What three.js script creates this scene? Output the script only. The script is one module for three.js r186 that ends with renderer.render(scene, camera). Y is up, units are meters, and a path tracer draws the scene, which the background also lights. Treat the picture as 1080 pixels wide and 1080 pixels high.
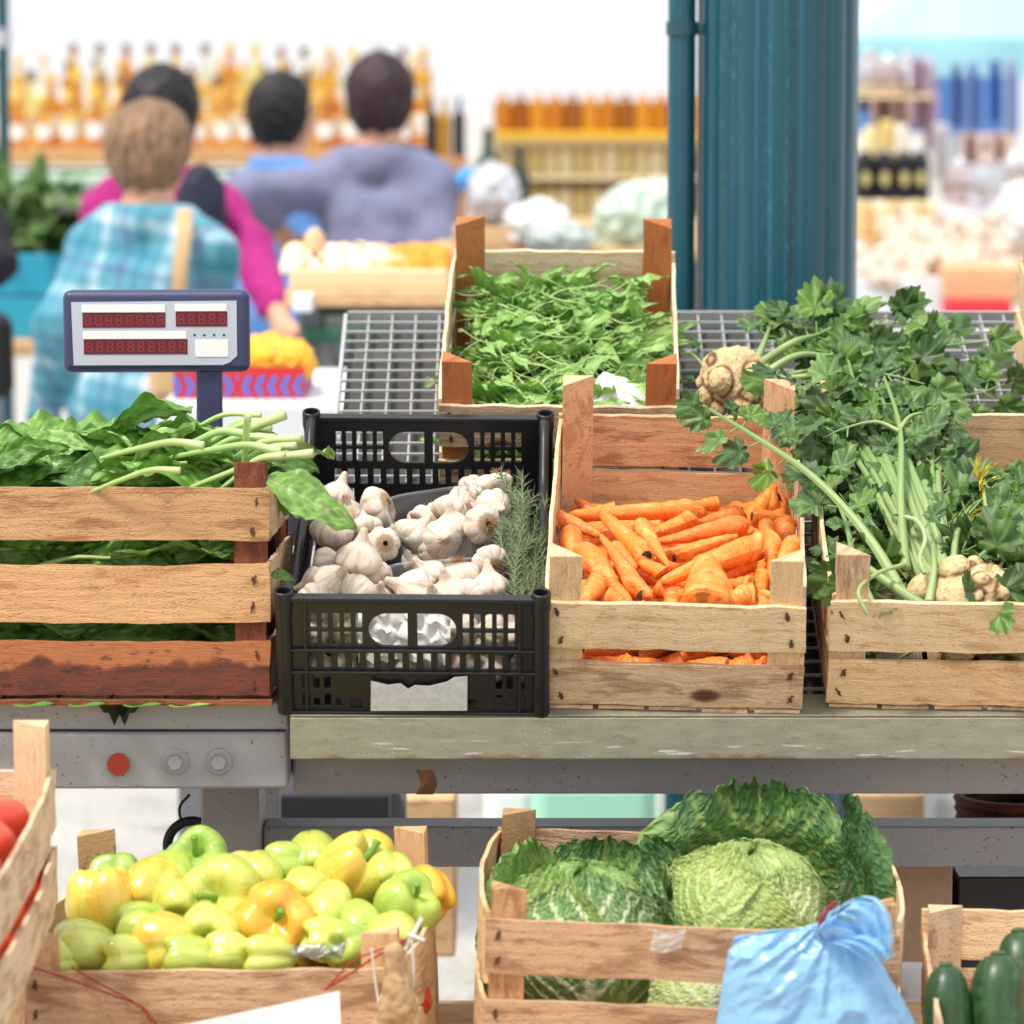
import * as THREE from 'three';
import { mergeGeometries, mergeVertices } from 'three/addons/utils/BufferGeometryUtils.js';
import { RoundedBoxGeometry } from 'three/addons/geometries/RoundedBoxGeometry.js';
import { createNoise2D, createNoise3D } from 'simplex-noise';

// ---------- camera, sky, sun, exposure ----------
const scene = new THREE.Scene();
const FOCAL = 3977 / 1080, PITCH = Math.atan((440 / 1080) / FOCAL);
const camera = new THREE.PerspectiveCamera(THREE.MathUtils.radToDeg(2 * Math.atan(0.5 / FOCAL)), 1, 0.1, 900);
camera.position.set(0, 1.506, 4.25);
camera.rotation.x = -PITCH;
camera.focus = 4.48;
camera.userData.fStop = 5.1;
camera.updateMatrixWorld(true);

const skyW = 64, skyH = 32, skyData = new Float32Array(skyW * skyH * 4);
for (let j = 0; j < skyH; j++) for (let i = 0; i < skyW; i++) {
  const el = ((j + 0.5) / skyH - 0.5) * Math.PI, up = Math.max(0, Math.sin(el)), L = 0.68 + 0.22 * up, o = (j * skyW + i) * 4;
  skyData[o] = L * (0.985 - 0.03 * up); skyData[o + 1] = L * 1.0; skyData[o + 2] = L * (1.02 + 0.05 * up); skyData[o + 3] = 1;
}
const sky = new THREE.DataTexture(skyData, skyW, skyH, THREE.RGBAFormat, THREE.FloatType);
sky.mapping = THREE.EquirectangularReflectionMapping; sky.magFilter = THREE.LinearFilter; sky.minFilter = THREE.LinearFilter; sky.wrapS = THREE.RepeatWrapping; sky.needsUpdate = true;
scene.background = sky; scene.environment = sky;

const sun = new THREE.DirectionalLight(0xfff5e8, 2.7);
sun.position.set(-3.4, 9.4, 3.2); sun.target.position.set(0, 0.8, 0);
sun.castShadow = true; sun.shadow.radius = 20; sun.shadow.mapSize.set(2048, 2048);
Object.assign(sun.shadow.camera, { left: -8, right: 8, top: 8, bottom: -8, near: 0.5, far: 30 });
scene.add(sun, sun.target);

const renderer = new THREE.WebGLRenderer({ antialias: true });
renderer.setSize(1024, 1024);
renderer.shadowMap.enabled = true;
renderer.toneMapping = THREE.LinearToneMapping;
renderer.toneMappingExposure = 1.48;

// ---------- helpers ----------
let seed = 20240607;
const rnd = () => { seed = (seed + 0x6D2B79F5) | 0; let t = Math.imul(seed ^ (seed >>> 15), 1 | seed); t = (t + Math.imul(t ^ (t >>> 7), 61 | t)) ^ t; return ((t ^ (t >>> 14)) >>> 0) / 4294967296; };
const rr = (a, b) => a + (b - a) * rnd();
const pick = (a) => a[Math.floor(rnd() * a.length)];
const n2 = createNoise2D(rnd), n3 = createNoise3D(rnd);
const V = (x, y, z) => new THREE.Vector3(x, y, z);
const clamp = (x, a = 0, b = 1) => Math.min(b, Math.max(a, x)), mix = (a, b, t) => a + (b - a) * t;
const smooth = (a, b, x) => { const t = clamp((x - a) / (b - a)); return t * t * (3 - 2 * t); };
const fbm = (x, y, o = 4) => { let s = 0, a = 0.5; for (let i = 0; i < o; i++) { s += a * n2(x, y); x *= 2.03; y *= 2.03; a *= 0.5; } return s; };
const lin = (hex) => new THREE.Color(hex);
const used = {}, ORD = 'first second third fourth fifth sixth seventh eighth ninth tenth eleventh twelfth thirteenth fourteenth fifteenth sixteenth seventeenth eighteenth nineteenth twentieth'.split(' ');
// things alike in a row, told apart by their order across the picture
function inOrder(list, base, x = (o) => o.position.x) { [...list].sort((a, b) => x(a) - x(b)).forEach((o, i) => { if (i < 20) o.userData.label = base + ', ' + ORD[i] + ' from the left'; }); }
function numbered(n) { used[n] = (used[n] ?? -1) + 1; return used[n] ? n + '_' + String(used[n]).padStart(3, '0') : n; }
function tag(o, label, category, group) { o.userData.label = label; o.userData.category = category; if (group) o.userData.group = group; return o; }
function shadowy(o) { o.castShadow = true; o.receiveShadow = true; return o; }
function thing(name, label, category, pos = V(0, 0, 0), group) { const g = new THREE.Group(); g.name = numbered(name); g.position.copy(pos); scene.add(g); return tag(g, label, category, group); }
function single(name, geo, mat, label, category, group, pos) { const m = shadowy(new THREE.Mesh(geo, mat)); m.name = numbered(name); if (pos) m.position.copy(pos); scene.add(m); return tag(m, label, category, group); }
function struct(name, geo, mat) { const m = shadowy(new THREE.Mesh(geo, mat)); m.name = name; m.userData.kind = 'structure'; scene.add(m); return m; }
function part(parent, name, geo, mat) { const m = shadowy(new THREE.Mesh(geo, mat)); m.name = name; parent.add(m); return m; }
// a part whose shape is given in world coordinates, under an unturned parent
function wpart(parent, name, geo, mat) { geo.translate(-parent.position.x, -parent.position.y, -parent.position.z); return part(parent, name, geo, mat); }
// a single thing whose shape is given in world coordinates; its origin goes to its base
function wsingle(name, geo, mat, label, category, group) {
  geo.computeBoundingBox(); const b = geo.boundingBox, c = V((b.min.x + b.max.x) / 2, b.min.y, (b.min.z + b.max.z) / 2);
  geo.translate(-c.x, -c.y, -c.z); return single(name, geo, mat, label, category, group, c);
}
// sight lines of the photograph (pixels of 1080), to read real places off it
const fw = V(0, -Math.sin(PITCH), -Math.cos(PITCH)), upv = V(0, Math.cos(PITCH), -Math.sin(PITCH)), EYE = V(0, 1.506, 4.25);
const ray = (px, py) => fw.clone().add(V((px - 540) / 3977, 0, 0)).addScaledVector(upv, (540 - py) / 3977);
const atZ = (px, py, z) => { const r = ray(px, py); return EYE.clone().addScaledVector(r, (z - EYE.z) / r.z); };
const atY = (px, py, y) => { const r = ray(px, py); return EYE.clone().addScaledVector(r, (y - EYE.y) / r.y); };
const pxAt = (z) => 3977 / (4.25 - z);
const TILT = 20 * Math.PI / 180, sN = V(0, Math.cos(TILT), Math.sin(TILT)), sB = V(0, Math.sin(TILT), -Math.cos(TILT));
const onSlope = (x, s, h) => V(x, 0.8, 0).addScaledVector(sB, s).addScaledVector(sN, h);
const atS = (px, py, h) => { const o = V(0, 0.8, 0).addScaledVector(sN, h), r = ray(px, py); return EYE.clone().addScaledVector(r, o.sub(EYE).dot(sN) / r.dot(sN)); };

function tex(w, h, fn, srgb = true) {
  const d = new Uint8Array(w * h * 4), c = [0, 0, 0];
  for (let j = 0; j < h; j++) for (let i = 0; i < w; i++) { fn(i / w, j / h, c, i, j); const o = (j * w + i) * 4; for (let k = 0; k < 3; k++) d[o + k] = clamp(c[k]) * 255; d[o + 3] = 255; }
  const t = new THREE.DataTexture(d, w, h); t.magFilter = THREE.LinearFilter; t.minFilter = THREE.LinearMipmapLinearFilter; t.generateMipmaps = true;
  t.wrapS = t.wrapT = THREE.MirroredRepeatWrapping; if (srgb) t.colorSpace = THREE.SRGBColorSpace; t.needsUpdate = true; return t;
}
const std = (o) => new THREE.MeshStandardMaterial({ roughness: 0.8, side: THREE.DoubleSide, ...o });
const phy = (o) => new THREE.MeshPhysicalMaterial({ roughness: 0.7, side: THREE.DoubleSide, ...o });
function uvFrom(g, f) { const p = g.attributes.position, u = new Float32Array(p.count * 2); for (let i = 0; i < p.count; i++) { const r = f(p.getX(i), p.getY(i), p.getZ(i)); u[2 * i] = r[0]; u[2 * i + 1] = r[1]; } g.setAttribute('uv', new THREE.BufferAttribute(u, 2)); return g; }
function colorBy(g, f) { const p = g.attributes.position, c = new Float32Array(p.count * 3); for (let i = 0; i < p.count; i++) { const r = f(p.getX(i), p.getY(i), p.getZ(i), i); c[3 * i] = r[0]; c[3 * i + 1] = r[1]; c[3 * i + 2] = r[2]; } g.setAttribute('color', new THREE.BufferAttribute(c, 3)); return g; }
function warp(g, f) { const p = g.attributes.position, v = V(); for (let i = 0; i < p.count; i++) { v.fromBufferAttribute(p, i); f(v, i); p.setXYZ(i, v.x, v.y, v.z); } g.computeVertexNormals(); return g; }
const boxG = (w, h, d, x = 0, y = 0, z = 0) => new THREE.BoxGeometry(w, h, d).translate(x, y, z);
const rbox = (w, h, d, r, x = 0, y = 0, z = 0) => new RoundedBoxGeometry(w, h, d, 2, r).translate(x, y, z);
function merge(list) { const L = list.map((g) => { g = g.index ? g.toNonIndexed() : g; for (const k of Object.keys(g.attributes)) if (!['position', 'normal', 'uv', 'color'].includes(k)) g.deleteAttribute(k); return g; }); const all = (k) => L.every((g) => g.attributes[k]); for (const k of ['uv', 'color']) if (!all(k)) L.forEach((g) => g.deleteAttribute(k)); return mergeGeometries(L); }
const mixc = (a, b, t) => [mix(a[0], b[0], t), mix(a[1], b[1], t), mix(a[2], b[2], t)];
const rgbOf = (hex) => { const c = new THREE.Color(hex); return [c.r, c.g, c.b]; };
// tube along points with a radius that may vary; ribs > 0 gives a ribbed section
function tube(pts, rad, { seg = 16, sides = 8, ribs = 0, rib = 0.15, flat = 1, caps = true } = {}) {
  const c = new THREE.CatmullRomCurve3(pts, false, 'centripetal'), fr = c.computeFrenetFrames(seg), pos = [], idx = [], uv = [];
  const R = typeof rad === 'function' ? rad : () => rad;
  for (let i = 0; i <= seg; i++) {
    const t = i / seg, p = c.getPointAt(t), r = R(t);
    for (let j = 0; j <= sides; j++) { const a = (j / sides) * Math.PI * 2, k = r * (1 + rib * (ribs ? Math.cos(a * ribs) : 0)); const q = p.clone().addScaledVector(fr.normals[i], Math.cos(a) * k).addScaledVector(fr.binormals[i], Math.sin(a) * k * flat); pos.push(q.x, q.y, q.z); uv.push(t, j / sides); }
  }
  const w = sides + 1;
  for (let i = 0; i < seg; i++) for (let j = 0; j < sides; j++) { const a = i * w + j; idx.push(a, a + w, a + 1, a + 1, a + w, a + w + 1); }
  if (caps) for (const [i, s] of [[0, 1], [seg, -1]]) { const p = c.getPointAt(i / seg), k = pos.length / 3; pos.push(p.x, p.y, p.z); uv.push(i / seg, 0); for (let j = 0; j < sides; j++) s > 0 ? idx.push(k, i * w + j, i * w + j + 1) : idx.push(k, i * w + j + 1, i * w + j); }
  const g = new THREE.BufferGeometry(); g.setAttribute('position', new THREE.Float32BufferAttribute(pos, 3)); g.setAttribute('uv', new THREE.Float32BufferAttribute(uv, 2)); g.setIndex(idx); g.computeVertexNormals(); return g;
}
// grid surface from f(u, v) -> Vector3, colour optional
function surf(nu, nv, f, col) {
  const pos = [], uv = [], c = [], idx = [];
  for (let j = 0; j <= nv; j++) for (let i = 0; i <= nu; i++) { const u = i / nu, v = j / nv, p = f(u, v); pos.push(p.x, p.y, p.z); uv.push(u, v); if (col) c.push(...col(u, v)); }
  for (let j = 0; j < nv; j++) for (let i = 0; i < nu; i++) { const a = j * (nu + 1) + i, b = a + nu + 1; idx.push(a, a + 1, b, b, a + 1, b + 1); }
  const g = new THREE.BufferGeometry(); g.setAttribute('position', new THREE.Float32BufferAttribute(pos, 3)); g.setAttribute('uv', new THREE.Float32BufferAttribute(uv, 2)); if (col) g.setAttribute('color', new THREE.Float32BufferAttribute(c, 3)); g.setIndex(idx); g.computeVertexNormals(); return g;
}
// surface nets over a signed distance
function sdfMesh(min, max, cell, f) {
  const nx = Math.ceil((max.x - min.x) / cell) + 1, ny = Math.ceil((max.y - min.y) / cell) + 1, nz = Math.ceil((max.z - min.z) / cell) + 1, F = new Float32Array(nx * ny * nz);
  let q = 0; for (let k = 0; k < nz; k++) for (let j = 0; j < ny; j++) for (let i = 0; i < nx; i++) F[q++] = f(min.x + i * cell, min.y + j * cell, min.z + k * cell);
  const id = new Int32Array(nx * ny * nz).fill(-1), pos = [], idx = [], at = (i, j, k) => (k * ny + j) * nx + i;
  const C = [[0, 0, 0], [1, 0, 0], [0, 1, 0], [1, 1, 0], [0, 0, 1], [1, 0, 1], [0, 1, 1], [1, 1, 1]], E = [[0, 1], [2, 3], [4, 5], [6, 7], [0, 2], [1, 3], [4, 6], [5, 7], [0, 4], [1, 5], [2, 6], [3, 7]];
  for (let k = 0; k < nz - 1; k++) for (let j = 0; j < ny - 1; j++) for (let i = 0; i < nx - 1; i++) {
    let m = 0; const d = C.map(([a, b, c], n) => { const v = F[at(i + a, j + b, k + c)]; if (v < 0) m |= 1 << n; return v; });
    if (!m || m === 255) continue;
    let sx = 0, sy = 0, sz = 0, n = 0;
    for (const [a, b] of E) if ((d[a] < 0) !== (d[b] < 0)) { const t = d[a] / (d[a] - d[b]), A = C[a], B = C[b]; sx += mix(A[0], B[0], t); sy += mix(A[1], B[1], t); sz += mix(A[2], B[2], t); n++; }
    id[at(i, j, k)] = pos.length / 3; pos.push(min.x + (i + sx / n) * cell, min.y + (j + sy / n) * cell, min.z + (k + sz / n) * cell);
  }
  const quad = (a, b, c, d, flip) => { if (a < 0 || b < 0 || c < 0 || d < 0) return; flip ? idx.push(a, c, b, a, d, c) : idx.push(a, b, c, a, c, d); };
  for (let k = 1; k < nz - 1; k++) for (let j = 1; j < ny - 1; j++) for (let i = 1; i < nx - 1; i++) {
    const s = F[at(i, j, k)] < 0;
    if (s !== F[at(i + 1, j, k)] < 0) quad(id[at(i, j - 1, k - 1)], id[at(i, j, k - 1)], id[at(i, j, k)], id[at(i, j - 1, k)], !s);
    if (s !== F[at(i, j + 1, k)] < 0) quad(id[at(i - 1, j, k - 1)], id[at(i - 1, j, k)], id[at(i, j, k)], id[at(i, j, k - 1)], !s);
    if (s !== F[at(i, j, k + 1)] < 0) quad(id[at(i - 1, j - 1, k)], id[at(i, j - 1, k)], id[at(i, j, k)], id[at(i - 1, j, k)], !s);
  }
  const g = new THREE.BufferGeometry(); g.setAttribute('position', new THREE.Float32BufferAttribute(pos, 3)); g.setIndex(idx); g.computeVertexNormals(); return g;
}
const smin = (a, b, k) => { const h = Math.max(k - Math.abs(a - b), 0) / k; return Math.min(a, b) - h * h * k * 0.25; };
const cap = (a, b, ra, rb) => { const bx = b.x - a.x, by = b.y - a.y, bz = b.z - a.z, L = bx * bx + by * by + bz * bz || 1e-9; return (x, y, z) => { const t = clamp(((x - a.x) * bx + (y - a.y) * by + (z - a.z) * bz) / L), dx = x - a.x - bx * t, dy = y - a.y - by * t, dz = z - a.z - bz * t; return Math.sqrt(dx * dx + dy * dy + dz * dz) - mix(ra, rb, t); }; };
const ell = (c, rx, ry, rz) => (x, y, z) => { const a = (x - c.x) / rx, b = (y - c.y) / ry, d = (z - c.z) / rz, k = Math.sqrt(a * a + b * b + d * d), m = Math.sqrt(a * a / (rx * rx) + b * b / (ry * ry) + d * d / (rz * rz)) || 1e-6; return k * (k - 1) / m; };
const uni = (list, k) => (x, y, z) => { let d = 1e3; for (const f of list) { const v = f(x, y, z); d = d > 100 ? v : smin(d, v, k); } return d; };
// ---------- wood ----------
function woodTex(o) {
  const knots = Array.from({ length: o.knots }, () => [rnd(), rnd(), rr(0.006, 0.013)]), sx = rr(0, 99), bump = new Uint8Array(900 * 600 * 4);
  const t = tex(900, 600, (u, v, c, i, j) => {
    let X = u * 0.6, Y = v * 0.4, kd = 0;
    let wy = Y + 0.012 * fbm(X * 3 + sx, Y * 8, 3) + 0.002 * n2(X * 14 + sx, Y * 40);
    for (const [a, b, r] of knots) { const dx = (X - a * 0.6) / 2.2, dy = Y - b * 0.4, d = Math.hypot(dx, dy); kd = Math.max(kd, smooth(r, r * 0.45, d)); wy += dy * 0.9 * Math.exp(-d * d / (r * r * 5)); }
    const ring = Math.pow(0.5 + 0.5 * Math.sin(wy * o.ring + 2 * n2(X * 2 + sx, wy * 30)), 1.6);
    const fine = n2(X * 12 + sx, wy * 900), fibre = n2(X * 45 + sx, wy * 2600), pore = smooth(0.55, 0.8, n2(X * 30 + 7, wy * 1900));
    let k = o.base + 0.2 * ring + 0.12 * fine + 0.08 * fibre + 0.16 * fbm(X * 6 + sx, Y * 14 + 3, 3);
    const dirt = smooth(o.dirt, o.dirt + 0.35, fbm(X * 9 + 40 + sx, Y * 30, 5) + 0.25 * fine);
    const dark = smooth(0.58, 0.7, fbm(X * 26 + 11 + sx, Y * 60, 3)) * o.spots;
    for (let n = 0; n < 3; n++) { let s = mix(o.light[n], o.dark[n], clamp(k)); s = mix(s, s * o.dirtC[n], dirt * 0.6); s *= 1 - 0.45 * dark; s = mix(s, [0.3, 0.17, 0.09][n], kd * 0.85); c[n] = s * (1 - 0.22 * pore); }
    const q = (j * 900 + i) * 4; bump[q] = bump[q + 1] = bump[q + 2] = clamp(0.55 + 0.2 * fine + 0.22 * fibre - 0.35 * pore - 0.2 * ring) * 255; bump[q + 3] = 255;
  });
  const b = new THREE.DataTexture(bump, 900, 600); b.magFilter = THREE.LinearFilter; b.wrapS = b.wrapT = THREE.MirroredRepeatWrapping; b.needsUpdate = true;
  return [t, b];
}
const woodPale = woodTex({ knots: 1, ring: 420, base: 0.22, dirt: 0.2, spots: 0.25, light: [0.95, 0.87, 0.76], dark: [0.8, 0.71, 0.59], dirtC: [0.8, 0.72, 0.64] });
const woodRaw = woodTex({ knots: 1, ring: 560, base: 0.3, dirt: 0.06, spots: 0.35, light: [0.92, 0.84, 0.73], dark: [0.73, 0.63, 0.52], dirtC: [0.7, 0.62, 0.57] });
const wm = (t, hex, bump = 0.0012) => std({ map: t[0], bumpMap: t[1], bumpScale: bump, color: lin(hex), roughness: 0.82 });
const W_PALE = [wm(woodPale, 0xfffaf2), wm(woodPale, 0xfbeedb), wm(woodRaw, 0xfff8ee)];
const W_MID = [wm(woodPale, 0xf6e2c8), wm(woodRaw, 0xfaead8), wm(woodPale, 0xf2dabb), wm(woodRaw, 0xf0e0d0)];
const W_PINK = [wm(woodRaw, 0xf8e8d8), wm(woodPale, 0xf4e0cc), wm(woodRaw, 0xf0dfce)];
const W_BROWN = [wm(woodPale, 0xdcb894), wm(woodRaw, 0xe2c4a4), wm(woodPale, 0xe2c2a0)];
const W_RED = [wm(woodPale, 0xc48256), wm(woodPale, 0xbe7a4c), wm(woodPale, 0xca8a5e)];
const W_DARKRED = [wm(woodRaw, 0xa46a50), wm(woodRaw, 0x98604a)];
// the lowest chard board: pale reddish wood that has soaked up juice along its lower edge, with an outline of its own
const stainTex = tex(900, 200, (u, v, c) => {
  const fine = n2(u * 7, v * 60), fib = n2(u * 30, v * 160), edge = 0.56 + 0.26 * fbm(u * 4 + 3, 2, 3) + 0.07 * fbm(u * 18, v * 4, 3);
  const wet = smooth(edge + 0.09, edge - 0.06, v), wet2 = smooth(0.0, 0.3, fbm(u * 7 + 31, v * 2.5, 4) + 0.1 * fine) * wet, spot = smooth(0.35, 0.55, fbm(u * 9 + 20, v * 3, 4));
  const base = [0.69 + 0.08 * fine, 0.42 + 0.07 * fine, 0.25 + 0.05 * fine], w = [0.43 + 0.06 * fine, 0.2 + 0.03 * fine, 0.12], w2 = [0.25, 0.12, 0.1];
  for (let n = 0; n < 3; n++) c[n] = mix(mix(base[n], w[n], wet), w2[n], wet2 * 0.4) * (1 - 0.35 * spot) * (1 + 0.06 * fib);
});
const W_STAIN = std({ map: stainTex, roughness: 0.6, bumpMap: woodPale[1], bumpScale: 0.0006 });

// one thin sawn board: length along x, height along y; wavering edges, torn ends, a bow
function boardG(len, h, th, { bow = 0, wob = 0.0013, sag = 0, nose = 0 } = {}) {
  const s = rr(0, 500), u0 = rr(0, 3), v0 = rr(0, 3), g = new THREE.BoxGeometry(len, h, th, 18, 2, 1);
  warp(g, (p) => {
    const t = p.x / len, e = p.y / h * 2, end = Math.abs(t) > 0.499;
    p.y += e * wob * n2(t * 5 + s, e * 3 + s) + (Math.abs(e) > 0.9 ? e * 0.0005 * n2(t * 40 + s, e) : 0) + sag * (1 - 4 * t * t);
    p.z += bow * (1 - 4 * t * t) + 0.0012 * n2(t * 4 + s, 9) + nose * e * e * e * 0;
    if (end) p.x += 0.0016 * n2(p.y * 160 + s, p.z * 200);
  });
  const q = g.toNonIndexed(); q.computeVertexNormals();
  return uvFrom(q, (x, y, z) => [x / 0.6 + u0, (y + z * 0.9) / 0.4 + v0]);
}
function postG(a, H, sx, sz) {   // three-cornered corner post: legs along the boards, long side facing the inside
  const s = new THREE.Shape(); s.moveTo(0, 0); s.lineTo(a, 0); s.lineTo(0, a * 0.9); s.closePath();
  let g = new THREE.ExtrudeGeometry(s, { depth: H, steps: 4, bevelEnabled: true, bevelThickness: 0.0006, bevelSize: 0.0006, bevelSegments: 1 });
  const k = rr(0, 200), u0 = rr(0, 3), v0 = rr(0, 3), lean = rr(-0.02, 0.02);
  const p = g.attributes.position; for (let i = 0; i < p.count; i++) { const x = p.getX(i), z = p.getY(i), y = p.getZ(i); p.setXYZ(i, -sx * x + 0.0008 * n2(y * 40 + k, 1), y + (y > H * 0.9 ? lean * (x + z) : 0), -sz * z); }
  if (sx * sz > 0) { const id = []; for (let i = 0; i < p.count; i += 3) id.push(i, i + 2, i + 1); g.setIndex(id); g = g.toNonIndexed(); }
  g.computeVertexNormals();
  return uvFrom(g, (x, y, z) => [y / 0.6 + u0, (x + z * 0.8) / 0.4 + v0]);
}
const stapleG = merge([boxG(0.0012, 0.011, 0.0012), boxG(0.003, 0.0012, 0.0012, 0, 0.005, -0.001)]), stapleM = std({ color: 0x4a423c, roughness: 0.5, metalness: 0.7 });
const rustG = new THREE.CircleGeometry(0.0042, 9).scale(0.7, 1.2, 1), rustM = std({ color: 0x5a3520, roughness: 0.9 });
function crate(name, label, o) {
  const g = thing(name, label, 'crate', V(0, 0, 0), 'wooden slatted produce crates'), { W, L, H } = o, t = o.t ?? 0.007, ts = 0.0045, a = o.post ?? 0.036;
  const P = (n, geo, m, x, y, z, ry = 0, rz = 0) => { const k = part(g, n, geo, m); k.position.set(x, y, z); k.rotation.set(0, ry, rz); return k; };
  const row = (n, rows, len, tones, place, out, opt) => rows.forEach(([y, h, fixed, sp], i) => {
    const b = P(n, boardG(len, h, n === 'side_board' ? ts : t, { ...opt, ...sp }), fixed ?? pick(tones), ...place(y + h / 2));
    if (fixed === W_STAIN) uvFrom(b.geometry, (x, yy) => [x / len + 0.5, clamp(yy / h + 0.5)]);
    if (o.staples !== false && n === 'front_board') for (const sx of [-1, 1]) for (const dy of [-0.28, 0.26]) {
      const st = part(b, 'staple', stapleG, stapleM); st.position.set(sx * (len / 2 - a * rr(0.35, 0.6)), dy * h + rr(-0.003, 0.003), t / 2 + 0.0006); st.rotation.z = rr(-0.6, 0.6);
      const ru = part(b, 'rust_mark', rustG, rustM); ru.position.set(st.position.x + rr(-0.001, 0.001), st.position.y, t / 2 + 0.0022); ru.rotation.z = rr(-0.5, 0.5); ru.scale.setScalar(rr(0.5, 1));
      ru.position.z = t / 2 + 0.0016; ru.visible = true;
    }
  });
  row('front_board', o.front, W, o.tones, (y) => [0, y, L / 2 - t / 2], 1, {});
  row('back_board', o.back ?? o.front, W, o.tones, (y) => [0, y, -L / 2 + t / 2], 1, {});
  for (const s of [-1, 1]) row('side_board', o.side ?? o.front, L - 2 * t - 0.002, o.sideTones ?? o.tones, (y) => [s * (W / 2 - ts / 2 - 0.0005), y, 0, s * Math.PI / 2], 1, { bow: o.bulge ? o.bulge * rr(0.7, 1.2) : rr(0, 0.003), wob: 0.0018 });
  for (const sx of [-1, 1]) for (const sz of [-1, 1]) P('corner_post', postG(a, H * (o.postScale?.[sz] ?? 1), sx, sz), pick(o.posts ?? o.tones), sx * (W / 2 - ts - 0.001), 0.001, sz * (L / 2 - t - 0.001));
  const nb = Math.round(W / 0.06); for (let i = 0; i < nb; i++) { const k = P('bottom_slat', boardG(L - 0.004, W / nb - 0.006, 0.004), pick(o.tones), (i + 0.5 - nb / 2) * W / nb, -0.0035, 0); k.rotation.set(-Math.PI / 2, 0, Math.PI / 2); }
  return g;
}
function place(g, pos, { tilt = 0, yaw = 0, roll = 0 } = {}) { g.position.copy(pos); g.rotation.order = 'XYZ'; g.rotation.set(tilt, yaw, roll); g.updateMatrixWorld(true); return g; }

// ---------- ground ----------
const groundTex = tex(512, 512, (u, v, c) => { const k = 0.7 + 0.05 * fbm(u * 5, v * 5, 5) + 0.05 * n2(u * 150, v * 150) - 0.12 * smooth(0.3, 0.6, fbm(u * 11 + 5, v * 11, 4)); c[0] = k; c[1] = k * 0.99; c[2] = k * 0.965; });
groundTex.repeat.set(180, 180);
struct('ground', new THREE.PlaneGeometry(700, 700).rotateX(-Math.PI / 2), std({ map: groundTex, roughness: 0.95 }));

// ---------- the market stall ----------
const paintTex = tex(1024, 256, (u, v, c) => {
  const k = 0.62 + 0.025 * fbm(u * 6, v * 5, 4) + 0.012 * n2(u * 260, v * 130), dr = smooth(0.5, 0.72, fbm(u * 22 + 9, v * 9, 4)), sp = smooth(0.86, 0.9, n2(u * 50, v * 16)), sc = smooth(0.8, 0.9, n2(u * 26 + v * 22, v * 5 - u * 60)) * smooth(0.1, 0.4, n2(u * 5, v * 5 + 9));
  const m = 1 - 0.1 * dr - 0.14 * sp - 0.45 * sc; c[0] = k * m; c[1] = k * 1.0 * m; c[2] = k * 1.02 * m;
});
const paintM = std({ map: paintTex, roughness: 0.5 });
const lipTex = tex(2048, 128, (u, v, c) => {
  const grime = fbm(u * 22, v * 3, 5), fine = n2(u * 420, v * 26), str = n2(u * 30, v * 60), scratch = smooth(0.84, 0.9, n2(u * 150 + v * 8, v * 5 - u * 60)) * smooth(0.15, 0.5, n2(u * 9 + 2, v)), white = smooth(0.6, 0.85, n2(u * 17 + 3, v * 6) + 0.12 * n2(u * 200, v * 30)) * smooth(0.55, 0.25, v) * smooth(0.02, 0.12, v);
  const k = 0.57 + 0.05 * grime + 0.03 * fine + 0.02 * str, rust = smooth(0.14, 0.02, v + 0.05 * n2(u * 60, 1)) * smooth(-0.1, 0.4, n2(u * 14, 4) + 0.3 * fine), dk = smooth(0.3, 0.6, fbm(u * 40 + 8, v * 4, 4));
  c[0] = k * 1.01; c[1] = k * 0.985; c[2] = k * 0.86; for (let n = 0; n < 3; n++) { c[n] *= 1 - 0.1 * dk; c[n] = mix(c[n], [0.42, 0.3, 0.18][n], rust * 0.55); c[n] = mix(c[n], 0.88, Math.max(scratch * 0.75, white * 0.7)); }
});
const lipM = std({ map: lipTex, roughness: 0.48, metalness: 0.25 });
const zincM = std({ color: 0xb9bbb9, roughness: 0.5, metalness: 0.35 }), zincDark = std({ color: 0x9a9a98, roughness: 0.7, metalness: 0.2 });
const metalUV = (g) => uvFrom(g, (x, y, z) => [x / 0.9, (y + z) / 0.25]);
const stall = thing('market_stall', 'grey painted steel market stall with sloping galvanised grating shelf', 'market stall', V(0, 0, 0));
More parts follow.
